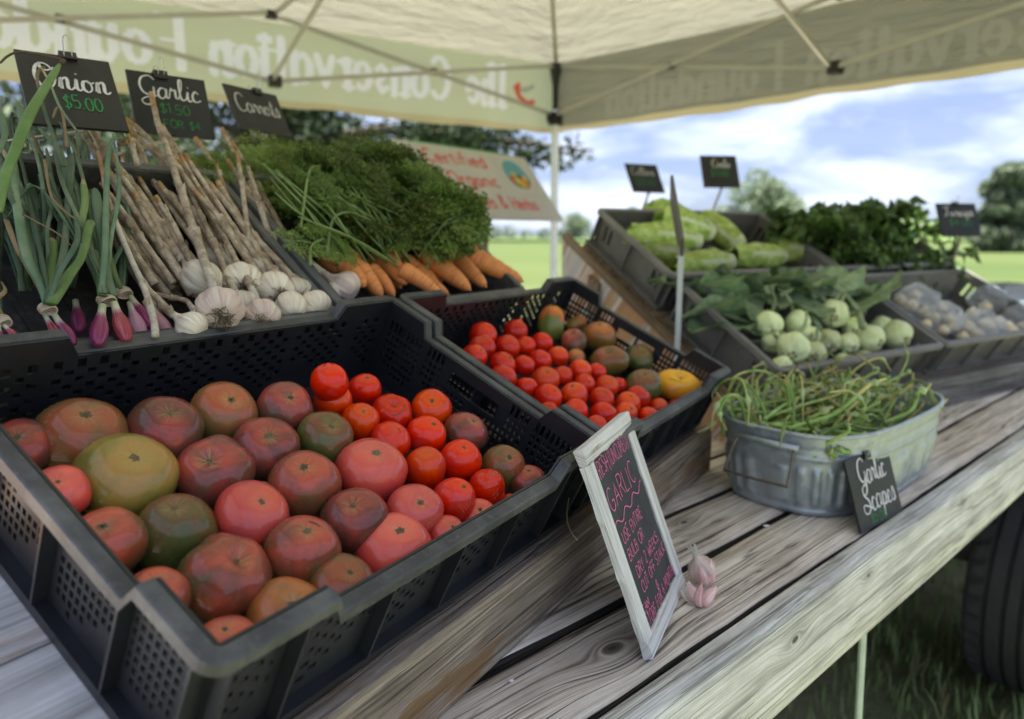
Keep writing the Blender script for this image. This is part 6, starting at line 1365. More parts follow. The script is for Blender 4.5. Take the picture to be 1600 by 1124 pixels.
def frond_mesh(seed, mat, n1=13, fine=1.0):
    """one carrot leaf, length 1 along X: arching stalk, paired feathery side leaves"""
    r = random.Random(seed); mb = MB(); bend = r.uniform(.1, .35); P = smoothpath([(0, 0, 0), (.35, .02 * r.uniform(-1, 1), .08), (.7, .05 * r.uniform(-1, 1), .06), (1.0, .08 * r.uniform(-1, 1), .06 - bend)], 8); n = len(P); mb.tube(P, np.linspace(.013, .004, n), 5, mi=1)
    Vq = []; 
    for i in range(n1):
        s = .26 + .74 * i / n1; k = int(s * (n - 1)); b0 = P[k]; T_ = nrm(P[min(n - 1, k + 1)] - P[k]); L1 = .26 * sin(pi * min(1, (s - .16) / .95)) ** .8 * r.uniform(.75, 1.2) + .03
        for sd in (-1, 1):
            d1 = nrm(T_ * .65 + np.array([0, sd, r.uniform(-.25, .35)])); e = b0 + d1 * L1 + np.array([0, 0, -.05 * r.random()]); mb.tube([b0, (b0 + e) / 2 + [0, 0, .01], e], [.003, .0025, .0012], 3, mi=1, cap=False)
            n2 = max(4, int(9 * L1 / .26))
            for j in range(n2):
                q = .2 + .8 * j / n2; c0 = b0 + (e - b0) * q + np.array([0, 0, .01 * sin(pi * q)]); L2 = L1 * .42 * sin(pi * min(1, q * .8 + .2)) + .012
                for s2 in (-1, 1):
                    d2 = nrm(d1 * .8 + np.cross(d1, (0, 0, 1)) * s2 * .8 + np.array([0, 0, r.uniform(-.6, .6)]))
                    for m_ in range(4):
                        c1 = c0 + d2 * L2 * (m_ + .4) / 4; d3 = nrm(d2 * .9 + np.array([r.uniform(-1, 1), r.uniform(-1, 1), r.uniform(-1, 1)]) * .9); ln = .020 * r.uniform(.7, 1.5) * fine; wv = nrm(np.cross(d3, (r.uniform(-1, 1), r.uniform(-1, 1), 1))) * .0075 * fine
                        Vq += [c1 - wv * .5, c1 + d3 * ln * .5 - wv, c1 + d3 * ln, c1 + d3 * ln * .5 + wv]
    k = len(Vq) // 4; mb.add(Vq, np.arange(4 * k).reshape(-1, 4).tolist(), 0); return mb.mesh('leaf', [mat, M_cst], False)
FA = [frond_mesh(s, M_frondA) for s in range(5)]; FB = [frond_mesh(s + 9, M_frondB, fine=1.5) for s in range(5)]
CAR = [((549, 404), (558, 423), 24, .09, 'small carrot end behind the blunt one at the left'), ((543, 417), (566, 448), 28, .125, 'blunt carrot at the left end of the carrots'), ((560, 420), (596, 460), 30, .12, 'short thick carrot second from the left in front'), ((580, 425), (616, 462), 24, .11, 'thin carrot wedged behind the short thick one'),
 ((585, 408), (626, 450), 24, .09, 'carrot lying behind the third from the left'), ((606, 410), (632, 446), 32, .115, 'stubby carrot with a knobbly tip in the middle'), ((616, 396), (682, 440), 26, .10, 'slender carrot leaning over the ones in the middle'), ((632, 425), (690, 462), 26, .135, 'carrot along the front rim in the middle'), ((640, 410), (700, 460), 22, .11, 'long thin carrot right of the middle'),
 ((668, 400), (734, 454), 33, .12, 'thickest carrot right of the middle'), ((706, 392), (756, 450), 28, .12, 'carrot with a clean top second from the right'), ((738, 400), (816, 440), 31, .125, 'rightmost carrot lying against the crate wall'), ((655, 403), (690, 440), 24, .09, 'carrot half hidden behind the thickest one'), ((505, 405), (530, 425), 22, .06, 'carrot in the shade beside the crate divider')]
gC = random.Random(31); outline_top = [(300, 240), (340, 212), (400, 192), (470, 212), (520, 205), (560, 190), (620, 222), (655, 280), (685, 350), (700, 390)]
def ytop(x): return float(np.interp(x, [p[0] for p in outline_top], [p[1] for p in outline_top]))
croots = []
for i, (a, b, wp, c, lab) in enumerate(CAR):
    A = PU(*a, c); Bt = PU(*b, c + .004); ax = nrm(A - Bt); L_ = np.linalg.norm(A - Bt) * 1.12; R = wp / 2 / FPX * pdep(A) / .13 * 1.08
    root = empty('carrot', Matrix.Translation(tuple(A)), **T(lab, 'carrot', 'carrots in the grey crate')); ex, ey, ez = basis_from_z(ax, i * 1.3); obj('root', CM[i % 4], root, frameM(Bt - A, np.array(ex) * R, np.array(ey) * R, np.array(ez) * L_)); croots.append((root, A, a))
def place_frond(root, A, base, end, k, light):
    d = end - base; L_ = np.linalg.norm(d); x = nrm(d); up = nrm(UN * .7 + np.array([gC.uniform(-.6, .6), gC.uniform(-.6, .6), .4])); y = nrm(np.cross(up, x)); z = np.cross(x, y)
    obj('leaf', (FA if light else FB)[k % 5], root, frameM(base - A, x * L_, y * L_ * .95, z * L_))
def ymax(x): return float(np.interp(x, [300, 420, 520, 600, 700, 760], [262, 308, 366, 362, 345, 340]))
for i in range(175):
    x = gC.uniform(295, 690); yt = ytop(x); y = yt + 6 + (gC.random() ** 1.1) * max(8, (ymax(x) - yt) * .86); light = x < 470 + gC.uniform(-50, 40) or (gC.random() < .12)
    fy = (y - yt) / (400 - yt); ce = (.10 if x < 480 else .125) + gC.uniform(.0, .10) * (1 - fy * .5) * (1 if x > 430 else .5); E_ = PU(x, y, ce)
    bx = x + gC.uniform(35, 120); by = min(ymax(bx) + 4, y + gC.uniform(50, 120)); B_ = PU(bx, by, ce - .035)
    if np.linalg.norm(E_ - B_) > .26: B_ = E_ + (B_ - E_) * .26 / np.linalg.norm(E_ - B_)
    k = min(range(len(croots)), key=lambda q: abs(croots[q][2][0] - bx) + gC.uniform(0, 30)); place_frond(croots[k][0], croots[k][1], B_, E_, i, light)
for (x, y, bx, by) in ((450, 370, 548, 415), (505, 395, 562, 425), (480, 350, 556, 418), (530, 375, 560, 415), (610, 380, 640, 408), (650, 340, 700, 395), (690, 380, 738, 402), (665, 372, 712, 398)):
    k = min(range(len(croots)), key=lambda q: abs(croots[q][2][0] - bx)); place_frond(croots[k][0], croots[k][1], PU(bx, by, .13), PU(x, y, .17), 1, x < 600)
for i, pts in enumerate(([(470, 355, .18), (483, 270, .20), (500, 260, .20)], [(510, 400, .17), (520, 345, .19), (545, 332, .19), (580, 345, .18)], [(485, 415, .16), (487, 385, .17), (505, 373, .17)])):
    k = 0; A = croots[k][1]; Vt, Ft = tube(smoothpath([PU(*p) - A for p in pts], 6), .0022, 6); obj('leaf_stalk', mesh('leaf_stalk', Vt, Ft, M_cst, True), croots[k][0])

for i in range(30):                                  # pale leaf stalks lying on top of the foliage
    k = gC.randrange(len(croots)); root, A, a = croots[k]; ex_ = a[0] - gC.uniform(60, 190); ey_ = max(ytop(ex_) + 12, a[1] - gC.uniform(70, 170)); c0 = .14
    if ex_ < 305: continue
    pts = [PU(a[0], a[1], .125), PU((a[0] * 2 + ex_) / 3 + gC.uniform(-8, 8), (a[1] * 2 + ey_) / 3 - 8, .165), PU((a[0] + 2 * ex_) / 3 + gC.uniform(-8, 8), (a[1] + 2 * ey_) / 3 - 6, .19), PU(ex_, ey_, .19)]
    if (a[0] + ex_) / 2 < 470: continue
    Vt, Ft = tube(smoothpath([p - A for p in pts], 5), np.linspace(.0024, .0012, 16), 5); obj('leaf_stalk', mesh('leaf_stalk', Vt, Ft, M_cst, True), root)
# ================================================================== greens on the right rack
def PR_(px, py, c=.12): return on(px, py, OR + RN * c, RN)
M_kale = leafn('kale_leaf', (.035, .075, .018), (.090, .165, .040), (.20, .29, .085), s=14, tr_=.2); M_kaler = leafn('kale_midrib', (.10, .16, .06), (.18, .25, .11), (.26, .34, .17))
M_let = leafn('lettuce_leaf', (.22, .32, .06), (.42, .54, .13), (.64, .72, .30), s=8, tr_=.25); M_letr = leafn('lettuce_rib', (.45, .50, .28), (.58, .62, .40), (.68, .70, .52))
M_koh = leafn('kohlrabi_skin', (.56, .64, .30), (.68, .75, .40), (.78, .82, .55), s=3, tr_=.0); M_kohs = simple('kohlrabi_root_scar', (.22, .15, .09), .8, .4, 12)
M_kleaf = leafn('kohlrabi_leaf', (.11, .18, .10), (.23, .33, .18), (.38, .48, .31), s=7, tr_=.2); M_kvein = leafn('kohlrabi_leaf_vein', (.20, .28, .14), (.32, .40, .22), (.42, .48, .3))
def ruffle_leaf(nm, seed, mat, rib, wdt=.42, ruf=.10, freq=9, cup=.2, droop=.35, nu=26, nv=22, stem=.25):
    """leaf of length 1 along X with a curled margin and a thick midrib"""
    r = random.Random(seed); ph = [r.uniform(0, 6) for _ in range(6)]
    def f(u, v):
        x = stem + (1 - stem) * v; w_ = wdt * (sin(pi * min(1, v * .9 + .08)) ** .7) * (1 + .10 * sin(v * 13 + ph[0])); s = (u - .5) * 2; e = abs(s) ** 2.2
        y = s * w_ * (1 - ruf * .8 * e); z = cup * w_ * abs(s) ** 1.6 - droop * v * v + e * ruf * (sin(freq * v * 6.28 * .5 + ph[1] + s) + .6 * sin(freq * 2.3 * v * 3 + ph[2] * (1 if s > 0 else 2)) ) + .012 * sin(14 * v + ph[3]) * abs(s)
        return (x + e * ruf * .5 * sin(freq * v * 5 + ph[4]), y, z)
    V, F = grid(nu, nv, f); mb = MB(); mb.add(V, F, 0)
    P = [(0, 0, .0)] + [(stem + (1 - stem) * v, 0, -droop * v * v - .008) for v in np.linspace(0, .92, 8)]; mb.tube(P, np.linspace(.028, .006, 9), 6, mi=1)
    return mb.mesh(nm, [mat, rib], True)
KL = [ruffle_leaf('leaf', s, M_kale, M_kaler, .34, .15, 8) for s in range(5)]
gK = random.Random(51)
def leaf_at(root, P0, base, end, me, width=1.0, roll=0.0):
    d = end - base; L_ = np.linalg.norm(d); x = d / L_; up = nrm(UZ + np.array([gK.uniform(-.5, .5), gK.uniform(-.5, .5), 0]) * (1 + roll)); y = nrm(np.cross(up, x)); z = np.cross(x, y); return obj('leaf', me, root, frameM(base - P0, x * L_, y * L_ * width, z * L_))
kxs = [(1262, 370, 'left end of the kale, beside the lettuce crate'), (1320, 355, 'second from the left along the top'), (1385, 350, 'highest one in the middle of the kale'), (1440, 365, 'right end next to the Turnips sign'), (1300, 398, 'front left of the kale crate'), (1370, 402, 'front middle of the kale crate'), (1435, 405, 'front right, hanging over the bag crate')]
for i, (px, py, lab) in enumerate(kxs):
    c = .15 if i < 4 else .11; P0 = PR_(px, py + 12, c - .05); root = empty('kale_bunch', Matrix.Translation(tuple(P0)), **T('dark green curly kale bunch, ' + lab, 'kale', 'bunches of dark green kale'))
    for k in range(15):
        a = gK.uniform(0, 2 * pi); el = gK.uniform(-.05, 1.25) if i < 4 else gK.uniform(-.3, .8); L_ = gK.uniform(.13, .19); d = np.array([cos(a) * cos(el), sin(a) * cos(el), sin(el)]); st = P0 - d * .015
        leaf_at(root, P0, st, P0 + d * L_, KL[(i + k) % 5], gK.uniform(.8, 1.2))
# lettuce heads
def head_mesh(seed):
    r = random.Random(seed); mb = MB()
    for k in range(9):
        a0 = k * 2.4 + r.uniform(-.2, .2); rad = .13 + .10 * (k / 9); ph = r.uniform(0, 6); L_ = r.uniform(.85, 1.05)
        def f(u, v, a0=a0, rad=rad, ph=ph, L_=L_):
            s = (u - .5) * 2; R = rad * (.45 + .9 * sin(pi * min(1, v * .75 + .08))) + .02 * sin(10 * v + ph) * abs(s) + (.03 * v * sin(17 * v + 5 * s + ph)) * abs(s) ** 1.5; a = a0 + s * (1.15 - .25 * v); 
            return (v * L_, R * cos(a), R * sin(a))
        V, F = grid(15, 16, f); mi_ = [1 if (abs(((fi % 14) - 6.5)) < 1.2 and fi // 14 < 12) or fi // 14 < 2 else 0 for fi in range(len(F))]
        n0 = mb.n; mb.add(V, F); mb.I[-len(F):] = mi_
    mb.tube([(-.03, 0, 0), (.06, 0, 0)], [.05, .075], 12, mi=1); return mb.mesh('head', [M_let, M_letr], True)
HM = [head_mesh(s) for s in range(3)]
LT = [((1090, 352), (1030, 332), .085, 'pale green lettuce head at the back, top of the pile'), ((1090, 378), (985, 366), .095, 'pale green lettuce head at the left, its tip over the crate side'), ((1112, 366), (1040, 345), .105, 'pale green lettuce head lying across the middle of the pile'), ((1160, 388), (1104, 345), .085, 'pale green lettuce head slanting down at the right of the pile'),
 ((1140, 410), (1035, 420), .085, 'pale green lettuce head lowest in the front left'), ((1222, 402), (1150, 402), .075, 'pale green lettuce head in the front right corner'), ((1262, 400), (1218, 392), .07, 'small yellowish lettuce head against the right wall of the crate'), ((1070, 400), (1000, 392), .06, 'shaded lettuce head under the left one')]
for i, (a, b, c, lab) in enumerate(LT):
    A = PR_(*a, c); Bt = PR_(*b, c + .01); root = empty('lettuce_head', Matrix.Translation(tuple(A)), **T(lab, 'lettuce', 'pale green lettuce heads')); d = Bt - A; L_ = max(.19, min(.28, np.linalg.norm(d) * 1.2)); x = nrm(d); y = nrm(np.cross(UZ, x)); z = np.cross(x, y); k = .165; obj('head', HM[i % 3], root, frameM((0, 0, 0), x * L_, y * k, z * k))
for i, (a, b) in enumerate((((1010, 372), (985, 352)), ((1180, 405), (1240, 418)), ((1235, 380), (1270, 398)), ((1020, 350), (995, 340)))):
    pass
# kohlrabi
def koh_mesh(seed):
    r = random.Random(seed); ph = r.uniform(0, 6)
    def f(u, v): a = 2 * pi * u; b = pi * v; R = sin(b) ** .9; return (R * cos(a) * (1 + .05 * sin(3 * a + ph)), R * sin(a) * (1 + .04 * sin(5 * a + ph)), -cos(b) * .9 + .05 * sin(4 * a + 3 * b))
    V, F = grid(32, 20, f, True); mb = MB(); mb.add(V, F, 0); V, F = grid(12, 4, lambda u, v: (.28 * (1 - v * .5) * cos(2 * pi * u), .28 * (1 - v * .5) * sin(2 * pi * u), -.88 - .06 * v), True); mb.add(V, F, 1)
    return mb.mesh('bulb', [M_koh, M_kohs], True)
KM = [koh_mesh(s) for s in range(3)]
KO = [(1201, 507, 22, .10), (1246, 504, 20, .10), (1302, 491, 23, .115), (1238, 544, 26, .105), (1271, 553, 20, .09), (1294, 533, 19, .085), (1325, 537, 17, .085), (1358, 530, 23, .095), (1400, 523, 24, .10), (1222, 573, 17, .075), (1316, 565, 13, .06), (1351, 561, 14, .06), (1207, 535, 18, .07), (1262, 528, 19, .085), (1335, 512, 18, .10), (1378, 512, 18, .095), (1285, 575, 13, .055)]
kw = ['topmost left kohlrabi', 'kohlrabi second from the left in the upper row', 'highest kohlrabi in the middle', 'biggest kohlrabi with a brown root scar at the front left', 'small kohlrabi right of the biggest one', 'kohlrabi in the middle of the front row', 'narrow kohlrabi with a dark scar, right of the middle', 'round kohlrabi fourth from the right end', 'rightmost kohlrabi with a leaf stalk stub', 'kohlrabi at the front rim on the left', 'pale kohlrabi half under the others in front', 'small kohlrabi at the front rim on the right', 'kohlrabi behind the biggest one', 'small kohlrabi between the biggest one and the middle of the front row', 'kohlrabi right under the highest one', 'kohlrabi between the two at the right end', 'small kohlrabi at the front rim in the middle']
for i, (px, py, rp_, c) in enumerate(KO):
    P = PR_(px, py, c); R = rp_ / FPX * pdep(P); ax = nrm(np.array([gK.uniform(-.5, .5), .7 + gK.uniform(0, .4), gK.uniform(.1, .6)])); root = empty('kohlrabi', Matrix.Translation(tuple(P)), **T(kw[i] + ', pale green', 'kohlrabi', 'pale green kohlrabi')); ex, ey, ez = basis_from_z(ax, i); obj('bulb', KM[i % 3], root, frameM((0, 0, 0), np.array(ex) * R, np.array(ey) * R, np.array(ez) * R))
    for k in range(3):
        a = gK.uniform(0, 6.3); d = nrm(ax + (np.array(ex) * cos(a) + np.array(ey) * sin(a)) * .8); s0 = d * R * .9; mb = MB(); mb.tube(smoothpath([s0, s0 + d * .04, s0 + nrm(d + ax) * .09], 3), [.005] * 3 + [.004] * 4, 6); obj('leaf_stalk', mb.mesh('leaf_stalk', M_kvein, True), root)
KLF = [ruffle_leaf('leaf', 70 + s, M_kleaf, M_kvein, .36, .05, 4, cup=.25, droop=.25) for s in range(4)]
LF = [(1120, 478, 1075, 446, .09), (1165, 470, 1105, 440, .115), (1160, 500, 1095, 475, .10), (1210, 470, 1160, 430, .13), (1270, 462, 1200, 425, .15), (1290, 470, 1240, 420, .16), (1330, 470, 1290, 418, .17), (1345, 500, 1330, 430, .16), (1200, 490, 1140, 458, .12), (1250, 480, 1190, 450, .13), (1180, 520, 1130, 500, .09), (1350, 480, 1352, 440, .14), (1310, 460, 1330, 425, .17), (1230, 455, 1270, 428, .16), (1150, 455, 1190, 430, .13), (1300, 480, 1255, 462, .14)]
kroots = [o for o in bpy.data.objects if o.name.startswith('kohlrabi') and o.type == 'EMPTY']
for i, (x0, y0, x1, y1, c) in enumerate(LF):
    A = PR_(x0, y0, c - .02); Bt = PR_(x1, y1, c); par = min(kroots, key=lambda o: (Vector(tuple(A)) - o.matrix_basis.translation).length); P0 = np.array(par.matrix_basis.translation); d = Bt - A; L_ = max(.19, np.linalg.norm(d)); Bt = A + nrm(d) * L_; leaf_at(par, P0, A - nrm(d) * .04, Bt, KLF[i % 4], 1.15)
# clear bags with cream coloured turnips
m, t, o = newmat('clear_plastic_film'); v, w = objco(t); n1 = noise(t, w, 24, 5, .7); gl = nd(t, 'ShaderNodeBsdfGlossy', {'Color': (.85, .9, .95, 1), 'Roughness': .18, 'Normal': bump(t, n1, .9, .01)}); tp_ = nd(t, 'ShaderNodeBsdfTransparent', {'Color': (.97, .98, .99, 1)}); df0 = nd(t, 'ShaderNodeBsdfDiffuse', {'Color': (.92, .94, .96, 1)}); dft = nd(t, 'ShaderNodeBsdfTranslucent', {'Color': (.95, .96, .98, 1)}); df = nd(t, 'ShaderNodeMixShader', {0: .3}); t.links.new(df0.outputs[0], df.inputs[1]); t.links.new(dft.outputs[0], df.inputs[2])
fr_ = nd(t, 'ShaderNodeLayerWeight', {'Blend': .25, 'Normal': bump(t, n1, .9, .01)}); m1 = nd(t, 'ShaderNodeMixShader', {0: math_(t, 'MULTIPLY_ADD', fr_.outputs[1], .25, .04, clamp=True)}); t.links.new(tp_.outputs[0], m1.inputs[1]); t.links.new(gl.outputs[0], m1.inputs[2])
m2 = nd(t, 'ShaderNodeMixShader', {0: ramp(t, math_(t, 'ABSOLUTE', math_(t, 'SUBTRACT', n1, .5)), [(.0, (.85, .85, .85)), (.028, (.10, .10, .10))])}); t.links.new(m1.outputs[0], m2.inputs[1]); t.links.new(df.outputs[0], m2.inputs[2]); t.links.new(m2.outputs[0], o.inputs[0]); M_film = m  # white streaks along the creases paint in the film's highlights
M_turn = simple('turnip_cream', (.82, .70, .48), .5, .15, 12)
def bag_mesh(seed):
    r = random.Random(seed); ph = [r.uniform(0, 6) for _ in range(9)]
    def f(u, v):
        a = 2 * pi * u; b = pi * v; R = 1 + .16 * sin(3 * a + ph[0] + 2 * b) + .12 * sin(5 * a - 3 * b + ph[1]) + .10 * sin(9 * b + ph[2] + 4 * a) + .06 * sin(13 * a + 7 * b + ph[3]) + .06 * sin(21 * a - 11 * b + ph[5]) + .05 * abs(sin(17 * a + 9 * b + 3 * sin(5 * b + ph[6]))) + .05 * abs(sin(23 * b - 8 * a + ph[7]))
        s = sin(b) ** .8; z = -cos(b); 
        if z > .5: s *= 1 - .5 * (z - .5); z *= 1 + .5 * abs(sin(2 * a + ph[4])) * (z - .5)
        return (R * s * cos(a), R * s * sin(a), z * .75 * (1 + .1 * sin(4 * a)))
    V, F = grid(64, 40, f, True); return mesh('film', V, F, M_film, True)
BM = [bag_mesh(s) for s in range(3)]
BG = [((1430, 470), .062, 'crumpled clear plastic bag standing at the back left of its crate'), ((1475, 498), .060, 'clear plastic bag in the middle, in front of the standing one'), ((1528, 512), .066, 'clear plastic bag with cream turnips showing at the front'), ((1545, 470), .062, 'clear plastic bag lying against the back wall'), ((1595, 500), .066, 'clear plastic bag at the right edge of the picture')]
for i, ((px, py), R, lab) in enumerate(BG):
    P = PR_(px, py, .07); root = empty('plastic_bag', Matrix.Translation(tuple(P)) @ rotM('Z', i * 1.1), **T(lab, 'plastic bag', 'clear plastic bags')); obj('film', BM[i % 3], root, Matrix.Diagonal((R, R * .9, R, 1)))
TN = [(1425, 478, 10), (1445, 488, 10), (1485, 500, 11), (1470, 480, 10), (1500, 500, 10), (1560, 505, 11), (1575, 512, 10), (1540, 480, 10), (1560, 470, 10), (1520, 490, 10), (1408, 470, 9), (1590, 490, 10), (1430, 462, 9), (1512, 512, 12), (1541, 508, 12), (1527, 526, 12), (1505, 527, 9), (1555, 524, 9), (1460, 497, 9), (1475, 517, 9), (1490, 512, 9), (1585, 520, 9), (1598, 512, 10), (1448, 507, 8)]
KMt = []
for i, (px, py, rp_) in enumerate(TN):
    P = PR_(px, py, .055); R = rp_ / FPX * pdep(P); 
    if not KMt:
        V, F = grid(24, 16, lambda u, v: (sin(pi * v) * cos(2 * pi * u) * (1 + .05 * sin(6 * pi * u)), sin(pi * v) * sin(2 * pi * u), -cos(pi * v) * .85 + .25 * math.exp(-((v - 1) / .1) ** 2)), True); KMt.append(mesh('turnip', V, F, M_turn, True))
    obj('turnip', KMt[0], None, frameM(P, (R, 0, 0), (0, R, 0), (0, 0, R)), **T('small cream turnip showing through the clear plastic bags', 'turnip', 'cream turnips in the clear bags'))
# ------------------------------------------------------------------ garlic scapes in the tub
M_sc = leafn('scape_green', (.13, .22, .045), (.27, .40, .10), (.46, .56, .20), s=18, tr_=.1); M_scy = leafn('scape_yellow', (.30, .28, .08), (.44, .40, .14), (.55, .50, .22), s=18, tr_=.1); M_scb = leafn('scape_bud', (.28, .38, .15), (.42, .52, .25), (.55, .62, .36), s=10, tr_=.2)
gZ = random.Random(91); Mti = Mt
def scape(i, pts, r0, yellow):
    P = smoothpath(pts, 7); n = len(P); s = np.linspace(0, 1, n); b = gZ.uniform(.68, .82); R = r0 * 1.18 * (1 - .45 * s) * (1 + 1.9 * np.exp(-((s - b) / .035) ** 2)); V, F = tube(P, R, 7); mi = []
    for f in F: q = (min(f) // 7) / n; mi.append(2 if abs(q - b) < .055 else (1 if q > b or yellow and q > .35 else 0))
    o0 = P[0]; me = mesh('garlic_scape', V - o0, F, [M_sc, M_scy, M_scb], True, mi); return obj('garlic_scape', me, None, Mt @ Matrix.Translation(tuple(o0)), **T('%s garlic scape %s' % ('yellowing' if yellow else 'green', 'curling up above the rim of the tub' if i >= 200 else 'lying in the heap inside the tub'), 'garlic scape', 'garlic scapes heaped in the galvanised tub'))
for i in range(92):                                  # the heap: mostly lengthwise, tangled
    x = gZ.uniform(-.27, .10); y = gZ.uniform(-.11, .11); a = gZ.choice([0, 0, 0, pi]) + gZ.uniform(-.7, .7); L_ = gZ.uniform(.14, .28); z = gZ.uniform(.085, .165) - .10 * max(0, x + .02); d = np.array([cos(a), sin(a), gZ.uniform(-.1, .25)])
    p0 = np.array([x, y, z]); pts = [p0, p0 + d * L_ * .4 + [0, 0, gZ.uniform(0, .02)], p0 + d * L_ * .7 + [gZ.uniform(-.03, .03), gZ.uniform(-.03, .03), gZ.uniform(0, .04)]]
    e = pts[-1]; th = gZ.uniform(0, 6.3)
    for k in range(gZ.choice([1, 2, 3])): th += gZ.uniform(.5, 1.1); pts.append(e + np.array([cos(th), sin(th) * .6, .5 * abs(sin(th))]) * .035 * (k + 1) * .8)
    pts = [np.array([max(-.262, min(.262, p[0])), max(-.128, min(.128, p[1])), max(.02, p[2])]) for p in pts]
    scape(i, pts, gZ.uniform(.0026, .0040), gZ.random() < .25)
for i in range(16):                                  # straight cut ends at the left
    x = gZ.uniform(-.28, -.10); y = gZ.uniform(-.12, .06); a = gZ.uniform(-.5, .5) - .6; p0 = np.array([x, y, gZ.uniform(.12, .15)]); d = np.array([cos(a), sin(a), -.1]); L_ = gZ.uniform(.09, .13); q3 = [p0, p0 + d * .05, p0 + d * L_]; scape(100 + i, [np.array([max(-.25, min(.25, p[0])), max(-.12, min(.125, p[1])), p[2]]) for p in q3], .0036, False)
for i in range(34):                                  # loops that stand above the rim
    x = gZ.uniform(-.27, .16); y = gZ.uniform(-.10, .12); h = gZ.uniform(.05, .12); w_ = gZ.uniform(.02, .06); th = gZ.uniform(0, 6.3); u_ = np.array([cos(th), sin(th), 0]); b0 = np.array([x, y, .11])
    pts = [b0, b0 + [0, 0, h * .6] + u_ * w_ * .2, b0 + [0, 0, h] + u_ * w_ * .8, b0 + [0, 0, h * 1.02] + u_ * w_ * 1.5, b0 + [0, 0, h * .7] + u_ * w_ * 2.0, b0 + [0, 0, h * .35] + u_ * w_ * (1.9 + gZ.uniform(-.5, .8))]
    scape(200 + i, pts, gZ.uniform(.0018, .0032), gZ.random() < .6)
def tl(px, py, d): return np.array(Mt.inverted() @ Vector(tuple(atd(px, py, d))))
for pts, y_ in (([(1245, 655, 1.45), (1225, 600, 1.46), (1190, 580, 1.44), (1150, 588, 1.42), (1136, 620, 1.41), (1128, 650, 1.40), (1105, 668, 1.40), (1090, 676, 1.40)], True), ([(1380, 640, 1.5), (1405, 590, 1.52), (1418, 560, 1.54), (1412, 535, 1.55)], False), ([(1290, 650, 1.45), (1310, 610, 1.48), (1340, 575, 1.5), (1375, 560, 1.5), (1392, 580, 1.5)], True), ([(1370, 680, 1.44), (1390, 640, 1.46), (1405, 612, 1.47), (1402, 604, 1.47)], False), ([(1375, 672, 1.44), (1410, 662, 1.46), (1436, 640, 1.48), (1444, 628, 1.49)], True), ([(1465, 640, 1.5), (1450, 615, 1.5), (1436, 600, 1.5)], True), ([(1180, 650, 1.42), (1175, 600, 1.44), (1180, 575, 1.45)], True)):
    scape(300, [tl(*p) for p in pts], .0024, y_)
# ------------------------------------------------------------------ broken garlic on the deck
M_clove = streakmat('clove_skin_pink', [(.3, (.62, .24, .26)), (.5, (.78, .48, .44)), (.7, (.88, .74, .66))], .8, 14, .4); M_paper = streakmat('garlic_paper', [(.3, (.62, .55, .50)), (.5, (.80, .76, .70)), (.75, (.88, .86, .82))], 1.0, 18, .6, trans=.25, bmp=.4)
def clove_mesh(seed, mat):
    r = random.Random(seed); prof = smoothpath([(0, -.9, 0), (.30, -.86, 0), (.46, -.5, 0), (.48, 0, 0), (.34, .5, 0), (.12, .9, 0), (.03, 1.15, 0), (0, 1.2, 0)], 4)
    def f(u, v):
        a = 2 * pi * u; i = v * (len(prof) - 1); k = min(int(i), len(prof) - 2); q = i - k; R = prof[k][0] * (1 - q) + prof[k + 1][0] * q; z = prof[k][1] * (1 - q) + prof[k + 1][1] * q; y = R * sin(a); 
        if y < 0: y *= .55
        return (R * cos(a) * (1 + .06 * abs(sin(a))), y + .12 * (1 - z * z * .8), z)
    V, F = grid(30, 29, f, True); return mesh('clove', V, F, mat, True)
CL = [clove_mesh(s, M_clove) for s in range(2)]
def paper(root, seed, R, n=4, lean=(0, 0, 1)):
    r = random.Random(seed)
    for k in range(n):
        a0 = k * 6.28 / n + r.uniform(-.4, .4); ph = r.uniform(0, 6)
        def f(u, v, a0=a0, ph=ph): a = a0 + (u - .5) * 1.5; q = 1.12 + .10 * sin(5 * v + ph) + .05 * sin(11 * u + ph); rr = R * .62 * q * sin(pi * (.12 + v * .62)) ** .6; z = R * (-.75 + 1.9 * v) + .1 * R * sin(7 * u + ph); return (rr * cos(a), rr * sin(a), z)
        V, F = grid(12, 12, f); obj('husk', mesh('husk', V, F, M_paper, True), root)
def clv(root, p, ax, R, k, spin=0): ex, ey, ez = basis_from_z(ax, spin); obj('clove', CL[k], root, frameM(p, np.array(ex) * R, np.array(ey) * R, np.array(ez) * R))
Pg = onz(1096, 912, DECKZ); right = np.array([1, 0, 0]); toC = nrm([-.15, -1, .2]); root = empty('garlic_bulb', Matrix.Translation((Pg[0], Pg[1] + .004, DECKZ + .021)), **T('broken pink and white garlic bulb with papery neck, on the deck beside the chalkboard', 'garlic'))
lean = nrm([-.42, -.15, .88])
ex, ey, ez = basis_from_z(lean, .8); obj('bulb', GB[2], root, frameM(np.array([0, 0, .001]), np.array(ex) * .0205, np.array(ey) * .0205, np.array(ez) * .0195))
clv(root, np.array([.0115, -.0075, -.001]), nrm([-.05, -.1, .95]), .0185, 0, 2.6); clv(root, np.array([-.002, -.0135, -.004]), nrm([-.3, -.1, .9]), .0165, 1, 3.4)
mb = MB(); r = random.Random(2)
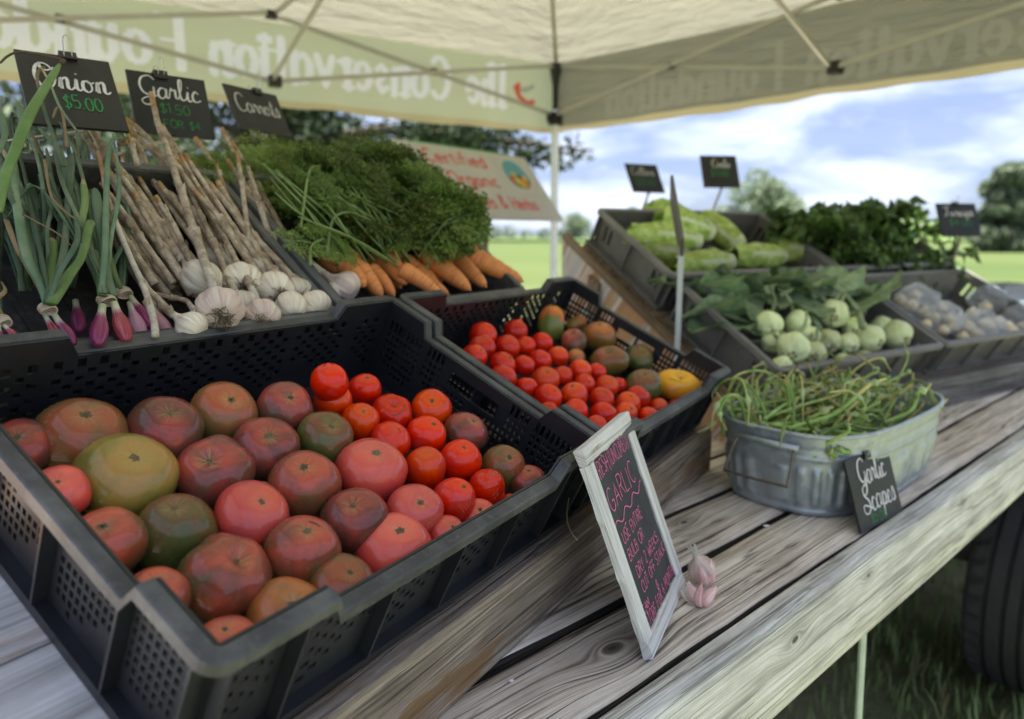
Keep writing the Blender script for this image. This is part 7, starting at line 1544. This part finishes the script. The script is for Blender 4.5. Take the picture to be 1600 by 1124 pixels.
for k in range(9):
    a = r.uniform(0, 6.3); q = np.array([cos(a), sin(a), 0]); mb.tube(smoothpath([q * .002 + lean * .018, q * .003 + lean * .030, q * .0065 + lean * r.uniform(.036, .048)], 3), np.linspace(.0036, .0020, 7), 6, flat=.35)
obj('neck', mb.mesh('neck', M_paper, True), root)
def flap(root, c, ax, a0, a1, R0, R1, L_, seed, nm='husk'):
    ex, ey, ez = [np.array(q) for q in basis_from_z(ax, 0)]; r = random.Random(seed); ph = r.uniform(0, 6)
    def f(u, v): a = a0 + (a1 - a0) * u; R = (R0 + (R1 - R0) * v) * (.35 + .75 * sin(pi * (.12 + .62 * v))) * (1 + .06 * sin(9 * u + ph)); return c + (ex * cos(a) + ey * sin(a)) * R + ez * L_ * (v - .45 + .06 * sin(8 * u + ph))
    V, F = grid(14, 12, f); obj(nm, mesh(nm, V, F, M_paper, True), root)
Pg = onz(1101, 946, DECKZ); root = empty('garlic_clove', Matrix.Translation((Pg[0], Pg[1], DECKZ + .0125)), **T('deep pink garlic clove in torn white skin, nearest the viewer beside the chalkboard foot', 'garlic clove'))
for q, (x, y, ax_) in enumerate(((.006, 0, (.5, .3, .6)), (-.004, .002, (.1, .4, .7)), (-.012, .006, (-.5, .3, .6)))): clv(root, np.array([x, y, 0]), nrm(ax_), .0165, q % 2, 2.4 - q)
flap(root, np.array([-.007, .003, .001]), nrm([-.5, .2, .6]), 2.0, 3.9, .0165, .018, .032, 60)
# small debris on the deck
M_crumb = simple('dried_crumbs', (.75, .72, .66), .7, .2, 60)
for (px, py, s, lab) in ((798, 1063, .0028, 'tiny white crumb on the grey deck left of the knot'), (1198, 822, .0040, 'small white bird dropping on the deck below the tub')):
    P = onz(px, py, DECKZ + .001); rr = random.Random(px); V, F = grid(8, 6, lambda u, v: tuple((1 + rr.uniform(-.3, .3)) * q for q in (sin(pi * v) * cos(6.28 * u) * s * 1.6, sin(pi * v) * sin(6.28 * u) * s, -cos(pi * v) * s * .5)), True); obj('crumb', mesh('crumb', V, F, M_crumb, True), None, Matrix.Translation(tuple(P)), **T(lab, 'crumb'))
